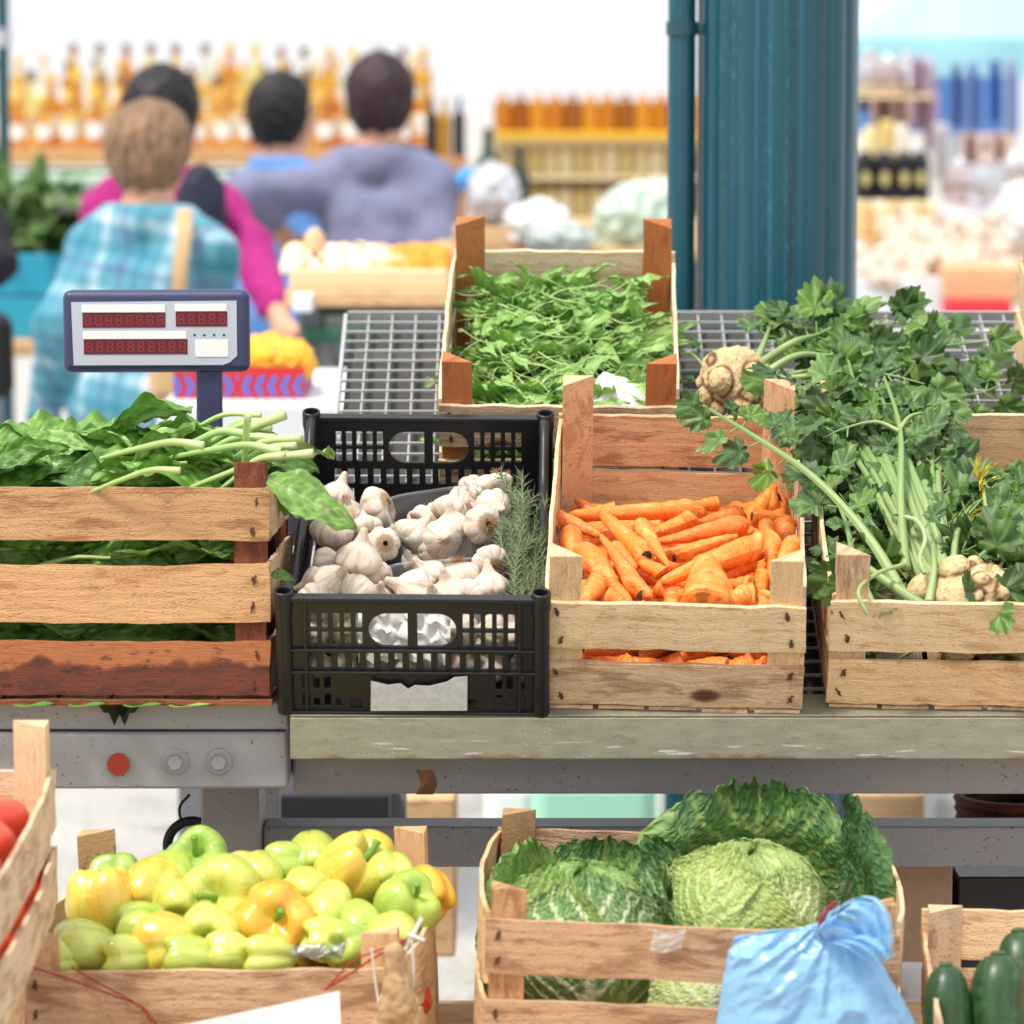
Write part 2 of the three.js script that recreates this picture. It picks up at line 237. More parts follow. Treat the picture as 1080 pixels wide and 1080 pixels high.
{
  const b = (n, m, x0, x1, y0, y1, z0, z1, r = 0.003) => part(stall, n, metalUV(rbox(x1 - x0, y1 - y0, z1 - z0, r, (x0 + x1) / 2, (y0 + y1) / 2, (z0 + z1) / 2)), m);
  b('beam', paintM, -1.6, -0.2575, 0.7135, 0.7795, -0.12, -0.018, 0.005); b('beam', paintM, -0.2565, 1.6, atZ(540, 838, -0.088).y, 0.7795, -0.19, -0.088, 0.005);
  b('table_edge', paintM, -1.6, -0.2565, 0.7815, 0.8135, -0.12, -0.024, 0.003);
  b('table_top', paintM, -1.6, -0.2575, 0.8095, 0.8155, -0.72, -0.1205, 0.002);
  b('table_edge', paintM, -1.6, -0.2565, 0.7815, 0.8085, -0.75, -0.7, 0.003);
  const lip = part(stall, 'shelf_lip', uvFrom(new RoundedBoxGeometry(1.4, 0.048, 0.004, 2, 0.0015), (x, y) => [x / 1.4 + 0.5, y / 0.048 + 0.5]), lipM); lip.position.set(-0.253 + 0.7, 0.7765, 0.004);
  const fl = part(stall, 'shelf_lip', uvFrom(new RoundedBoxGeometry(1.4, 0.003, 0.05, 2, 0.001), (x, y, z) => [x / 1.4 + 0.5, 0.5 + z / 0.25]), lipM); fl.position.set(-0.253 + 0.7, 0, 0); fl.position.add(onSlope(0, 0.024, 0.0018)); fl.rotation.x = TILT;
  const lg = (x0, x1, z0, z1, y1 = 0.712) => b('leg', paintM, x0, x1, 0, y1, z0, z1, 0.004);
  lg(-0.372, -0.302, -0.3, -0.19); lg(1.2, 1.27, -0.3, -0.19); lg(-1.5, -1.43, -0.3, -0.19); lg(-1.5, -1.44, -0.745, -0.7, 0.781); lg(-0.37, -0.31, -0.745, -0.7, 0.781);
  b('cross_arm', paintM, -0.36, -0.315, 0.655, 0.711, -0.7, -0.3005); b('cross_arm', paintM, 1.21, 1.26, 0.655, 0.711, -1.05, -0.3005); b('cross_arm', paintM, -1.49, -1.45, 0.655, 0.711, -0.7, -0.3005);
  const y0 = atZ(500, 915, -0.24).y, y1 = atZ(500, 872, -0.24).y; b('lower_beam', paintM, -0.3015, 1.1995, y0, y1, -0.3, -0.24, 0.004);
  for (const x of [-0.2, 1.22]) b('rear_leg', paintM, x, x + 0.05, 0, 1.135, -1.06, -1.02);
  b('rear_rail', paintM, -0.22, 1.3, 1.136, 1.15, -1.065, -1.015);
  const dot = part(stall, 'reflector', new THREE.CylinderGeometry(0.0128, 0.0128, 0.004, 28).rotateX(Math.PI / 2), std({ color: 0xa83a20, roughness: 0.45 })); dot.position.copy(atZ(125, 806, -0.016)); dot.userData.label = 'round faded red reflector';
  for (const px of [185, 231]) {
    const w = part(stall, 'washer', new THREE.CylinderGeometry(0.0148, 0.0155, 0.003, 28).rotateX(Math.PI / 2), paintM); w.position.copy(atZ(px, 803, -0.0165));
    const w2 = part(w, 'bolt_head', new THREE.CylinderGeometry(0.0088, 0.0096, 0.008, 6).rotateX(Math.PI / 2).rotateZ(px), paintM); w2.position.z = 0.0055;
  }
  // grating: bearing bars run up the slope, cross bars along it
  const gx0 = -0.236, gx1 = 1.1, S0 = 0.006, S1 = 1.172, P = 0.0333, bars = [], cross = [];
  const bar = (x, w = 0.0022) => boxG(w, 0.018, S1 - S0, x, -0.0125, 0).rotateX(TILT).translate(...onSlope(0, (S0 + S1) / 2, 0).toArray());
  for (let x = gx0 + P; x < gx1; x += P) bars.push(bar(x)); const sides = [bar(gx0, 0.005), bar(gx1, 0.005)];
  for (let s = S0 + P; s < S1 - 0.01; s += P) cross.push(boxG(gx1 - gx0 - 0.006, 0.003, 0.003, (gx0 + gx1) / 2, -0.003, 0).rotateX(TILT).translate(...onSlope(0, s, 0).toArray()));
  part(stall, 'grating_bars', merge(bars), zincM).userData.kind = 'stuff'; part(stall, 'grating_cross_bars', merge(cross), zincM).userData.kind = 'stuff';
  sides.forEach((g) => part(stall, 'grating_edge', g, zincM)); part(stall, 'grating_edge', boxG(gx1 - gx0 - 0.006, 0.025, 0.004, (gx0 + gx1) / 2, -0.012, 0).rotateX(TILT).translate(...onSlope(0, S1 - 0.002, 0).toArray()), zincM);
  // drip tray under the grating
  part(stall, 'drip_tray', uvFrom(boxG(gx1 - gx0 - 0.012, 0.003, 1.16, (gx0 + gx1) / 2, -0.034, 0), (x, y, z) => [x / 0.9, z / 0.9]).rotateX(TILT).translate(...onSlope(0, 0.586, 0).toArray()), std({ map: paintTex, color: 0x72726c, roughness: 0.7 }));
}
// splinter of dried leaf and scraps caught on the stall
const scrapM = std({ color: 0x6a4a2c, roughness: 0.9 });
wsingle('dry_leaf', surf(6, 6, (u, v) => atZ(438 + 18 * u + 5 * Math.sin(v * 3), 812 + 26 * v, -0.012 + 0.006 * Math.sin(u * 3 + v * 2))), scrapM, 'small dried brown leaf curled against the beam below the shelf lip', 'leaf');
wsingle('wilted_leaf', surf(8, 6, (u, v) => atZ(104 + 44 * u, 738 + (6 + 24 * Math.sin(Math.PI * u) * (0.7 + 0.3 * Math.sin(u * 22))) * v, -0.008 + 0.008 * Math.sin(u * 7 + v * 3))), std({ color: 0x1f2a14, roughness: 0.9 }), 'limp dark wilted leaf hanging under the chard crate', 'leaf');

// ---------- the cast iron column and its rain pipe ----------
const ironTex = tex(1024, 512, (u, v, c) => {
  const st = fbm(u * 60, v * 1.2, 4), wash = fbm(u * 14 + 4, v * 2.5, 3), dew = smooth(0.62, 0.78, n2(u * 300, v * 210)) * smooth(-0.2, 0.5, n2(u * 20, v * 2)), run = smooth(0.35, 0.65, n2(u * 44, v * 0.8));
  c[0] = 0.045 + 0.07 * run + 0.03 * wash + 0.2 * dew; c[1] = 0.29 + 0.05 * st + 0.05 * run + 0.03 * wash + 0.2 * dew; c[2] = 0.335 + 0.05 * st + 0.09 * run + 0.02 * wash + 0.2 * dew;
});
const ironM = std({ map: ironTex, roughness: 0.28 }), ironDark = std({ color: 0x1d4a55, roughness: 0.4 });
function column(name, label, x, z, r, h) {
  const g = thing(name, label, 'column', V(x, 0, z));
  part(g, 'shaft', surf(240, 24, (u, v) => { const a = u * Math.PI * 2, f = Math.pow(Math.abs(Math.cos(a * 8)), 0.7), R = r * (0.955 + 0.05 * f); return V(Math.sin(a) * R, 0.34 + v * (h - 0.34), Math.cos(a) * R); }), ironM);
  part(g, 'plinth', new THREE.LatheGeometry([[r * 1.5, 0], [r * 1.5, 0.12], [r * 1.35, 0.15], [r * 1.3, 0.24], [r * 1.1, 0.28], [r * 0.95, 0.345]].map(([a, b]) => new THREE.Vector2(a, b)), 40), ironM);
  part(g, 'capital', new THREE.LatheGeometry([[r * 0.95, h - 0.02], [r * 1.2, h + 0.03], [r * 1.45, h + 0.16], [r * 1.5, h + 0.22], [0.001, h + 0.22]].map(([a, b]) => new THREE.Vector2(a, b)), 40), ironM);
  return g;
}
const colC = atZ(818.5, 330, -1.55), colR = (902 - 735) / 2 / pxAt(-1.55) * 1.005;
column('iron_column', 'tall teal painted iron column with fluted shaft behind the grating shelf', colC.x, -1.55, colR, 4.2);
{
  const a = atZ(718, 300, -1.52), g = thing('rain_pipe', 'slim teal rain pipe strapped beside the iron column', 'pipe', V(a.x, 0, -1.52)), r = 14.5 / pxAt(-1.52);
  part(g, 'pipe', new THREE.CylinderGeometry(r, r, 4.2, 28).translate(0, 2.1, 0), ironM);
  const y = atZ(718, 30, -1.52).y, c = part(g, 'clamp', new THREE.CylinderGeometry(r * 1.16, r * 1.16, 0.02, 28), ironDark); c.position.y = y;
  const arm = part(g, 'clamp', rbox(0.05, 0.018, 0.012, 0.003), ironDark); arm.position.set(r + 0.02, y, 0);
  for (const yy of [0.6, 3.3]) { const k = part(g, 'clamp', new THREE.CylinderGeometry(r * 1.16, r * 1.16, 0.02, 28), ironDark); k.position.y = yy; }
}
// ---------- wooden crates ----------
const W_GREY = [wm(woodRaw, 0xdccabc), wm(woodRaw, 0xe2cfbe)];
const ROWS = [[0.002, 0.053], [0.074, 0.057]], BACK = [[0.002, 0.063], [0.073, 0.068]], SIDE = [[0.004, 0.06], [0.072, 0.066]];
const onShelf = (g, x, s, yaw) => place(g, onSlope(x, s - 0.004, 0.0095), { tilt: TILT, yaw });
const carrotCrate = onShelf(crate('wooden_crate', 'pale slatted wooden crate full of orange carrots on the sloping shelf', { W: 0.295, L: 0.49, H: 0.187, front: ROWS, back: BACK, side: SIDE, tones: W_PINK.concat(W_MID[1], W_PALE[1]), posts: [W_MID[0], W_PINK[1]], sideTones: W_PALE, postScale: { 1: 0.99, [-1]: 1.04 } }), 0.195, 0.255, -0.045);
const greensCrate = onShelf(crate('wooden_crate', 'wooden crate with dark orange posts holding small loose salad greens, behind the carrots', { W: 0.303, L: 0.5, H: 0.187, front: ROWS, back: [[0.002, 0.052], [0.076, 0.062]], side: SIDE, tones: W_PALE, posts: W_RED, sideTones: [W_PALE[0]], post: 0.037 }), 0.065, 0.795, -0.025);
const celeryCrate = onShelf(crate('wooden_crate', 'clean pale wooden crate overflowing with celeriac stalks and leaves', { W: 0.3, L: 0.49, H: 0.187, front: [[0.002, 0.055], [0.07, 0.062]], back: [[0.002, 0.06], [0.07, 0.075, null, { bow: 0.004 }]], side: SIDE, tones: [W_PALE[1], W_PALE[2], W_MID[0]], posts: [W_PINK[0], W_PINK[1]], sideTones: W_PALE, bulge: 0.006 }), 0.518, 0.257, -0.035);
const edgeCrate = onShelf(crate('wooden_crate', 'wooden crate cut by the picture edge on the grating behind the celeriac crate', { W: 0.3, L: 0.46, H: 0.2, front: ROWS, tones: W_PALE, posts: W_BROWN, sideTones: [W_PALE[1]] }), 0.843, 0.8, 0.0);
const chardCrate = place(crate('wooden_crate', 'tall brown three-row wooden crate piled with chard in front of the scale', { W: 0.37, L: 0.3, H: 0.268, post: 0.034, front: [[0.004, 0.061, W_STAIN], [0.089, 0.066, W_BROWN[2], { sag: -0.003 }], [0.181, 0.06, W_BROWN[1]]], back: [[0.004, 0.061], [0.089, 0.066], [0.181, 0.06]], side: [[0.004, 0.061], [0.089, 0.066], [0.181, 0.06]], tones: W_BROWN, posts: W_DARKRED, sideTones: W_MID }), V(-0.4555, 0.8225, -0.148), { tilt: 0.0, yaw: -0.03 });
{ // loose bottom batten sticking out below the chard crate
  const k = part(chardCrate, 'bottom_batten', boardG(0.375, 0.006, 0.01), W_DARKRED[0]); k.position.set(0, -0.0035, 0.157);
}
const PEP = { tilt: 0.065, yaw: -0.075, roll: 0.03 }, CAB = { tilt: 0.05, yaw: -0.03, roll: -0.035 };
const pepperCrate = place(crate('wooden_crate', 'wooden crate heaped with pale green and yellow bell peppers below the beam', { W: 0.4, L: 0.35, H: 0.16, front: [[0.002, 0.044], [0.062, 0.062]], back: [[0.002, 0.044], [0.058, 0.064]], side: [[0.002, 0.05], [0.06, 0.068]], tones: [W_MID[0], W_MID[3], W_PINK[0]], posts: [W_MID[2], W_MID[0]], sideTones: W_PALE, bulge: 0.012, postScale: { 1: 1, [-1]: 1.16 } }), V(-0.297, 0.49, 0.232), PEP);
const cabbageCrate = place(crate('wooden_crate', 'weathered wooden crate holding two savoy cabbages', { W: 0.43, L: 0.37, H: 0.2, front: [[0.02, 0.064], [0.112, 0.058]], back: [[0.02, 0.06], [0.115, 0.062]], side: [[0.02, 0.06], [0.1, 0.075]], tones: [W_GREY[0], W_GREY[1]], posts: [W_BROWN[1], W_GREY[1]], sideTones: [W_PALE[1], W_MID[0]], bulge: 0.014 }), V(0.187, 0.486, 0.215), CAB);
const tomatoCrate = place(crate('wooden_crate', 'pale wooden crate of red tomatoes stacked beside the pepper crate, cut by the picture edge', { W: 0.3, L: 0.5, H: 0.205, front: [[0.01, 0.06], [0.092, 0.06]], side: [[0.012, 0.056], [0.092, 0.062]], tones: W_PALE, posts: [W_PALE[1]], sideTones: [W_PALE[2]], bulge: 0.008 }), V(-0.628, 0.64, 0.6), { tilt: 0.05, yaw: 0.0 });
const onionCrate = place(crate('wooden_crate', 'wooden crate of dark red onions underneath the tomato crate', { W: 0.32, L: 0.5, H: 0.145, front: [[0.004, 0.05], [0.07, 0.05]], tones: W_MID, posts: W_MID }), V(-0.662, 0.478, 0.68), {});
const courgetteCrate = place(crate('wooden_crate', 'wooden crate with dark green courgettes beside the tied blue bag', { W: 0.34, L: 0.36, H: 0.15, postScale: { 1: 0.45, [-1]: 1 }, front: [[0.002, 0.04]], back: [[0.03, 0.05], [0.09, 0.055]], side: [[0.002, 0.05], [0.06, 0.06]], tones: [W_PALE[1], W_PINK[0]], posts: W_PALE }), V(0.605, 0.475, 0.41), { tilt: 0.04, yaw: -0.06 });
// low bench that carries the crates in front
{
  const g = thing('low_bench', 'low plank bench under the front row of crates', 'bench', V(-0.1, 0, 0.4));
  for (let i = 0; i < 4; i++) { const b = part(g, 'plank', boardG(2.0, 0.17, 0.024, { wob: 0.001 }), W_MID[i]); b.rotation.x = -Math.PI / 2; b.position.set(0, 0.462, -0.3 + i * 0.19); }
  for (const x of [-0.9, 0, 0.9]) { for (const z of [-0.28, 0.26]) { const l = part(g, 'leg', rbox(0.05, 0.42, 0.05, 0.004, 0, 0.21, 0), W_MID[2]); l.position.set(x, 0, z); } const c = part(g, 'bearer', rbox(0.06, 0.028, 0.68, 0.004), W_MID[2]); c.position.set(x, 0.435, -0.01); }
}

// ---------- the black plastic crate ----------
const blackM = std({ color: 0x1b1c1f, roughness: 0.42 }), clearM = phy({ color: 0xf4f8f8, transmission: 0.93, roughness: 0.12, thickness: 0, ior: 1.45 });
{
  const g = thing('plastic_crate', 'black perforated plastic crate of garlic with a torn paper label', 'crate'), W = 0.298, L = 0.49, H = 0.15;
  const rect = (s, x0, y0, x1, y1, r = 0.0015) => { const p = new THREE.Path(); p.moveTo(x0 + r, y0); p.lineTo(x1 - r, y0); p.quadraticCurveTo(x1, y0, x1, y0 + r); p.lineTo(x1, y1 - r); p.quadraticCurveTo(x1, y1, x1 - r, y1); p.lineTo(x0 + r, y1); p.quadraticCurveTo(x0, y1, x0, y1 - r); p.lineTo(x0, y0 + r); p.quadraticCurveTo(x0, y0, x0 + r, y0); s.holes.push(p); };
  const panel = (w) => {
    const s = new THREE.Shape(); s.moveTo(-w / 2, 0); s.lineTo(w / 2, 0); s.lineTo(w / 2, H); s.lineTo(-w / 2, H); s.closePath();
    for (const k of [-1, 1]) { const a = k > 0 ? 0.005 : -0.05, b = k > 0 ? 0.05 : -0.005, y0 = 0.087, y1 = 0.13, p = new THREE.Path(), ym = (y0 + y1) / 2, R = (y1 - y0) / 2; if (k > 0) { p.moveTo(a, y0); p.lineTo(b - R, y0); p.absarc(b - R, ym, R, -Math.PI / 2, Math.PI / 2, false); p.lineTo(a, y1); } else { p.moveTo(b, y1); p.lineTo(a + R, y1); p.absarc(a + R, ym, R, Math.PI / 2, Math.PI * 1.5, false); p.lineTo(b, y0); } p.closePath(); s.holes.push(p);
      for (let i = 0; i < 5; i++) for (const [y0, y1] of [[0.11, 0.13], [0.089, 0.106]]) { const x = k * (0.0605 + i * 0.0128); rect(s, x - 0.0042, y0, x + 0.0042, y1); }
      for (let i = 0; i < 4; i++) { const x = k * (0.085 + i * 0.0125); if (i > 0) rect(s, x - 0.004, 0.032, x + 0.004, 0.052); rect(s, x - 0.004, 0.01, x + 0.004, i % 2 ? 0.026 : 0.02); }
      for (const x of [0.065]) rect(s, k * x - 0.007, 0.006, k * x + 0.007, 0.02);
    }
    for (let i = -7; i <= 7; i++) rect(s, i * 0.0162 - 0.0048, 0.058, i * 0.0162 + 0.0048, 0.079);
    return new THREE.ExtrudeGeometry(s, { depth: 0.0032, bevelEnabled: true, bevelThickness: 0.0005, bevelSize: 0.0005, bevelSegments: 1, curveSegments: 10 });
  };
  const side = () => {
    const s = new THREE.Shape(), w = L - 0.03; s.moveTo(-w / 2, 0); s.lineTo(w / 2, 0); s.lineTo(w / 2, H); s.bezierCurveTo(w * 0.4, H, w * 0.4, H * 0.66, w * 0.28, H * 0.66); s.lineTo(-w * 0.28, H * 0.66); s.bezierCurveTo(-w * 0.4, H * 0.66, -w * 0.4, H, -w / 2, H); s.closePath();
    for (let i = -9; i <= 9; i++) rect(s, i * 0.022 - 0.006, 0.03, i * 0.022 + 0.006, 0.06); for (let i = -6; i <= 6; i++) rect(s, i * 0.022 - 0.006, 0.066, i * 0.022 + 0.006, 0.085);
    return new THREE.ExtrudeGeometry(s, { depth: 0.0032, bevelEnabled: false });
  };
  const railPts = () => { const w = L - 0.03; const a = []; for (let i = 0; i <= 24; i++) { const t = i / 24 * 2 - 1, k = smooth(0.98, 0.56, Math.abs(t)); a.push(V(0, H - 0.34 * H * k, t * w / 2)); } return a; };
  for (const z of [-1, 1]) {
    const fr = part(g, z > 0 ? 'front_panel' : 'back_panel', panel(W - 0.016), blackM); fr.position.set(0, 0, z * (L / 2 - 0.004) - 0.0016);
    const rim = part(fr, 'rim', rbox(W - 0.02, 0.007, 0.013, 0.002), blackM); rim.position.set(0, H - 0.0025, 0.0016);
    for (const y of [0.0835, 0.055, 0.003]) { const rb = part(fr, 'ridge', rbox(W - 0.02, 0.0035, 0.008, 0.001), blackM); rb.position.set(0, y, 0.0016 + z * 0.003); }
    for (const x of [-1, 1]) { const rb = part(fr, 'ridge', rbox(0.004, H - 0.01, 0.008, 0.001), blackM); rb.position.set(x * 0.121, H / 2, 0.0016 + z * 0.0028); }
    for (const x of [-1, 1]) { const c = part(g, 'corner_post', new THREE.LatheGeometry([[0.0075, H - 0.03], [0.0078, H + 0.006], [0.0105, H + 0.007], [0.0112, H + 0.004], [0.0112, H - 0.012], [0.0096, H - 0.02], [0.0102, 0.001], [0.003, 0]].map(([a, b]) => new THREE.Vector2(a, b)), 20), blackM); c.position.set(x * (W / 2 - 0.004), 0, z * (L / 2 - 0.005)); const pl = part(c, 'plug', new THREE.CircleGeometry(0.0076, 14).rotateX(-Math.PI / 2), blackM); pl.position.y = H - 0.025; }
  }
  for (const x of [-1, 1]) { const s = part(g, 'side_panel', side(), blackM); s.rotation.y = Math.PI / 2; s.position.set(x * (W / 2 - 0.005) - 0.0016, 0, 0); const r = part(g, 'side_rail', tube(railPts(), 0.0058, { seg: 40, sides: 8, flat: 1 }), blackM); r.position.x = x * (W / 2 - 0.005); }
  const fl = part(g, 'floor', boxG(W - 0.02, 0.003, L - 0.02, 0, 0.003, 0), blackM);
  const ls = new THREE.Shape(); ls.moveTo(-0.055, 0); ls.lineTo(0.055, 0.0015); ls.lineTo(0.0555, 0.046); ls.lineTo(0.04, 0.0445); ls.lineTo(0.033, 0.039); ls.lineTo(0.012, 0.033); ls.lineTo(-0.004, 0.034); ls.lineTo(-0.012, 0.029); ls.lineTo(-0.02, 0.036); ls.lineTo(-0.035, 0.034); ls.lineTo(-0.054, 0.039); ls.closePath();
  const paperT = tex(256, 128, (u, v, c) => { const k = 0.8 + 0.05 * fbm(u * 6, v * 4, 4) + 0.05 * n2(u * 90, v * 50) - 0.1 * smooth(0.2, 0.6, fbm(u * 12 + 3, v * 9, 3)); c[0] = c[1] = c[2] = k; });
  const lb = part(g, 'paper_label', uvFrom(new THREE.ExtrudeGeometry(ls, { depth: 0.0006, bevelEnabled: false }), (x, y) => [x / 0.11, y / 0.05]), std({ map: paperT, roughness: 0.9 })); lb.position.set(0.0065, 0.008, L / 2 + 0.0052); lb.userData.label = 'torn greyish white paper label';
  place(g, onSlope(-0.108, 0.247, 0.002), { tilt: TILT, yaw: -0.018 });
  // clear punnets standing in the crate
  const punnet = (label, px, py, h, w, l, yaw, roll) => {
    const hh = 0.043, ring = (k, y, r) => { const a = []; const W2 = w / 2 * k, L2 = l / 2 * k; for (let i = 0; i < 40; i++) { const t = i / 40 * Math.PI * 2, c = Math.cos(t), s = Math.sin(t), e = 0.35; a.push(V(Math.sign(c) * Math.pow(Math.abs(c), e) * W2, y, Math.sign(s) * Math.pow(Math.abs(s), e) * L2)); } return a; };
    const rings = [ring(0.02, 0.0), ring(0.86, 0.0), ring(0.9, 0.006), ring(0.97, hh), ring(1.04, hh + 0.001), ring(1.045, hh - 0.004)], geo = surf(40, rings.length - 1, (u, v) => rings[Math.round(v * (rings.length - 1))][Math.round(u * 40) % 40]);
    const m = single('clear_punnet', geo, clearM, label, 'punnet', 'clear plastic punnets in the black crate'); m.rotation.set(TILT, 0, 0); m.rotation.order = 'XYZ'; m.rotation.set(TILT, yaw, roll); m.position.copy(atS(px, py, h)); return m;
  };
  punnet('clear plastic punnet of garlic, the one nearer the back of the black crate', 480, 572, 0.072, 0.15, 0.12, 0.2, 0.06);
  punnet('clear plastic punnet of garlic, the one nearer the front of the black crate', 478, 652, 0.07, 0.155, 0.125, 0.1, 0.03);
}
// ---------- carrots ----------
const carrotTex = tex(512, 256, (u, v, c) => { const ring = smooth(0.55, 0.8, n2(u * 60, v * 2.5)) * smooth(-0.3, 0.5, n2(u * 6, v * 5 + 2)), spot = smooth(0.68, 0.8, n2(u * 40 + 8, v * 14)), soil = smooth(0.34, 0.62, fbm(u * 9 + 5, v * 7, 4) + 0.35 * smooth(0.12, 0, u)), k = 1 + 0.09 * fbm(u * 6, v * 5, 3), pale = smooth(0.0, 0.5, fbm(u * 3 + 9, v * 3, 3)); const C = [mix(0.97, 0.99, pale), mix(0.57, 0.68, pale), mix(0.23, 0.38, pale)], S = [0.52, 0.33, 0.17]; for (let n = 0; n < 3; n++) c[n] = mix(C[n] * k - (0.1 * ring + 0.2 * spot), S[n], soil * 0.5); });
const carrotBump = tex(256, 128, (u, v, c) => { c[0] = c[1] = c[2] = 0.6 - 0.4 * smooth(0.55, 0.8, n2(u * 46, v * 3)) + 0.1 * n2(u * 80, v * 40); }, false);
const carrotM = [0xffffff, 0xfff6e6, 0xf6dccc, 0xfff0c8, 0xffe8dc].map((c) => std({ map: carrotTex, bumpMap: carrotBump, bumpScale: 0.0016, color: lin(c), roughness: 0.46 }));
const carrotG = Array.from({ length: 8 }, (_, k) => {
  const b = rr(-0.09, 0.09), b2 = rr(-0.05, 0.05), tap = rr(0.45, 0.75), s = k * 7.3;
  return tube([V(0, 0, 0), V(0.3, b, b2), V(0.65, b * 1.1, -b2), V(1, -b * 0.3, b2)], (t) => Math.max(0.02, 0.5 * (1 - tap * Math.pow(t, 1.3)) * Math.sqrt(clamp((t + 0.004) / 0.05)) * Math.sqrt(clamp((1.004 - t) / 0.07)) * (1 + 0.09 * n2(t * 6 + s, 1) + 0.02 * n2(t * 24 + s, 5))), { seg: 36, sides: 14 });
});
// the tube is made with length 1 and thickness 1; bend scales with the thickness
const crownG = warp(new THREE.SphereGeometry(0.5, 10, 8), (p) => { p.multiplyScalar(1 + 0.2 * n3(p.x * 6, p.y * 6, p.z * 6)); p.x *= 0.5; }), crownM = [std({ color: 0x4f4a24, roughness: 0.9 }), std({ color: 0x3a2c1c, roughness: 0.9 }), std({ color: 0x7c7a34, roughness: 0.9 })];
let carrotN = 0;
function carrot(a, b, w, label, m, crown = rnd() < 0.7) {
  const d = b.clone().sub(a), L = d.length(), o = single('carrot', carrotG[carrotN++ % 8], m ?? pick(carrotM), label ?? 'orange carrot lying in the carrot heap in the wooden crate', 'carrot', 'carrots heaped in the wooden crate', a);
  o.quaternion.setFromUnitVectors(V(1, 0, 0), d.clone().normalize()).multiply(new THREE.Quaternion().setFromAxisAngle(V(1, 0, 0), rr(0, 6.28))); o.scale.set(L, w, w);
  if (crown) { const c = part(o, 'crown', crownG, pick(crownM)); c.scale.set(0.16 * w / L * 1.6, 0.52, 0.52); c.position.x = 0.006; }
  return o;
}
{
  const Z = (x, y) => [540 + x / 2.571, 360 + y / 2.571], C = (x0, y0, x1, y1, w, h0, h1, label, m, cr) => carrot(atS(...Z(x0, y0), h0), atS(...Z(x1, y1), h1 ?? h0), w / 2.571 / 690, label, m, cr);
  const M = carrotM, tops = [];
  // filling layers first
  for (let k = 0; k < 70; k++) { const x = rr(0.06, 0.33), s = rr(0.07, 0.46), a = rr(0, 6.28), L = rr(0.06, 0.085); carrot(onSlope(clamp(x - Math.cos(a) * L, 0.062, 0.328), clamp(s - Math.sin(a) * L, 0.065, 0.455), rr(0.025, 0.072)), onSlope(clamp(x + Math.cos(a) * L, 0.062, 0.328), clamp(s + Math.sin(a) * L, 0.065, 0.455), rr(0.02, 0.075)), rr(0.024, 0.032)); }
  const gapC = [], low = 'orange carrot showing through the gap between the front boards of the carrot crate';
  for (const [x0, x1, d] of [[170, 225, 0], [215, 335, 6], [290, 420, 0], [468, 390, -4], [590, 470, 8], [670, 545, -3], [700, 640, 4], [330, 240, -8]]) { const a = atS(...Z(x0, 885 + d), 0.064), b = atS(...Z(x1, 888 - d), 0.06); gapC.push(carrot(a.addScaledVector(sB, 0.03).addScaledVector(sN, -0.014), b.addScaledVector(sB, 0.03).addScaledVector(sN, -0.014), rr(0.026, 0.032), low, null, false)); }
  inOrder(gapC, 'carrot behind the gap of the front boards');
  for (const a of [
    [520, 452, 150, 470, 44, 0.098, 0.09], [500, 475, 380, 520, 42, 0.108, 0.1], [625, 462, 515, 490, 40, 0.1, 0.095], [625, 495, 385, 545, 46, 0.115, 0.108], [560, 440, 470, 448, 36, 0.088, 0.09], [600, 520, 690, 520, 36, 0.1, 0.095],
    [437, 585, 610, 530, 38, 0.105, 0.11, 'orange carrot with a dark stub crown end in the middle of the carrot crate', M[0], true], [675, 552, 405, 655, 58, 0.127, 0.122, 'thick carrot lying slantwise over the middle of the carrot heap', M[1], false],
    [365, 583, 248, 470, 46, 0.122, 0.108], [128, 480, 240, 528, 36, 0.106, 0.1, 'thin carrot with its end against the left side board of the carrot crate'], [160, 530, 175, 650, 54, 0.1, 0.098, 'dark orange carrot partly wrapped in grey paper', M[2], false],
    [352, 690, 238, 525, 42, 0.128, 0.122], [343, 492, 425, 610, 40, 0.11, 0.112], [412, 632, 325, 595, 36, 0.117, 0.112], [205, 580, 325, 712, 54, 0.117, 0.12], [240, 645, 180, 735, 46, 0.126, 0.12],
    [395, 668, 485, 695, 44, 0.108, 0.108], [440, 690, 420, 745, 40, 0.112, 0.105, 'carrot showing its dark cut crown near the front board of the carrot crate', M[0], true],
    [657, 690, 555, 725, 58, 0.117, 0.11, 'thick carrot with a dark cut crown by the front right post of the carrot crate', M[0], true], [655, 662, 560, 662, 44, 0.113, 0.11], [688, 490, 702, 610, 36, 0.104, 0.108], [740, 490, 748, 560, 50, 0.092, 0.1], [710, 530, 706, 640, 42, 0.112, 0.112], [762, 548, 705, 665, 42, 0.126, 0.122, 'carrot leaning on the front right corner post of its crate'],
    [655, 595, 560, 640, 44, 0.106, 0.104], [685, 635, 665, 690, 44, 0.1, 0.1], [335, 722, 450, 738, 36, 0.124, 0.118], [255, 690, 330, 735, 42, 0.122, 0.115], [185, 680, 240, 700, 60, 0.1, 0.098], [372, 672, 320, 740, 40, 0.112, 0.108], [705, 690, 640, 745, 48, 0.11, 0.105], [280, 565, 335, 620, 40, 0.112, 0.112], [280, 460, 180, 480, 40, 0.085, 0.08], [130, 600, 140, 700, 46, 0.09, 0.09], [600, 600, 700, 560, 44, 0.098, 0.096], [480, 740, 560, 700, 44, 0.1, 0.098], [650, 475, 760, 480, 40, 0.085, 0.08], [600, 740, 700, 740, 44, 0.105, 0.1], [160, 740, 260, 730, 44, 0.108, 0.1], [385, 745, 470, 735, 44, 0.108, 0.1],
  ]) { const c = C(...a); if (!a[7]) tops.push(c); }
  inOrder(tops.slice(0, 15), 'carrot lying on the rear half of the heap'); inOrder(tops.slice(15), 'carrot lying on the front half of the heap');
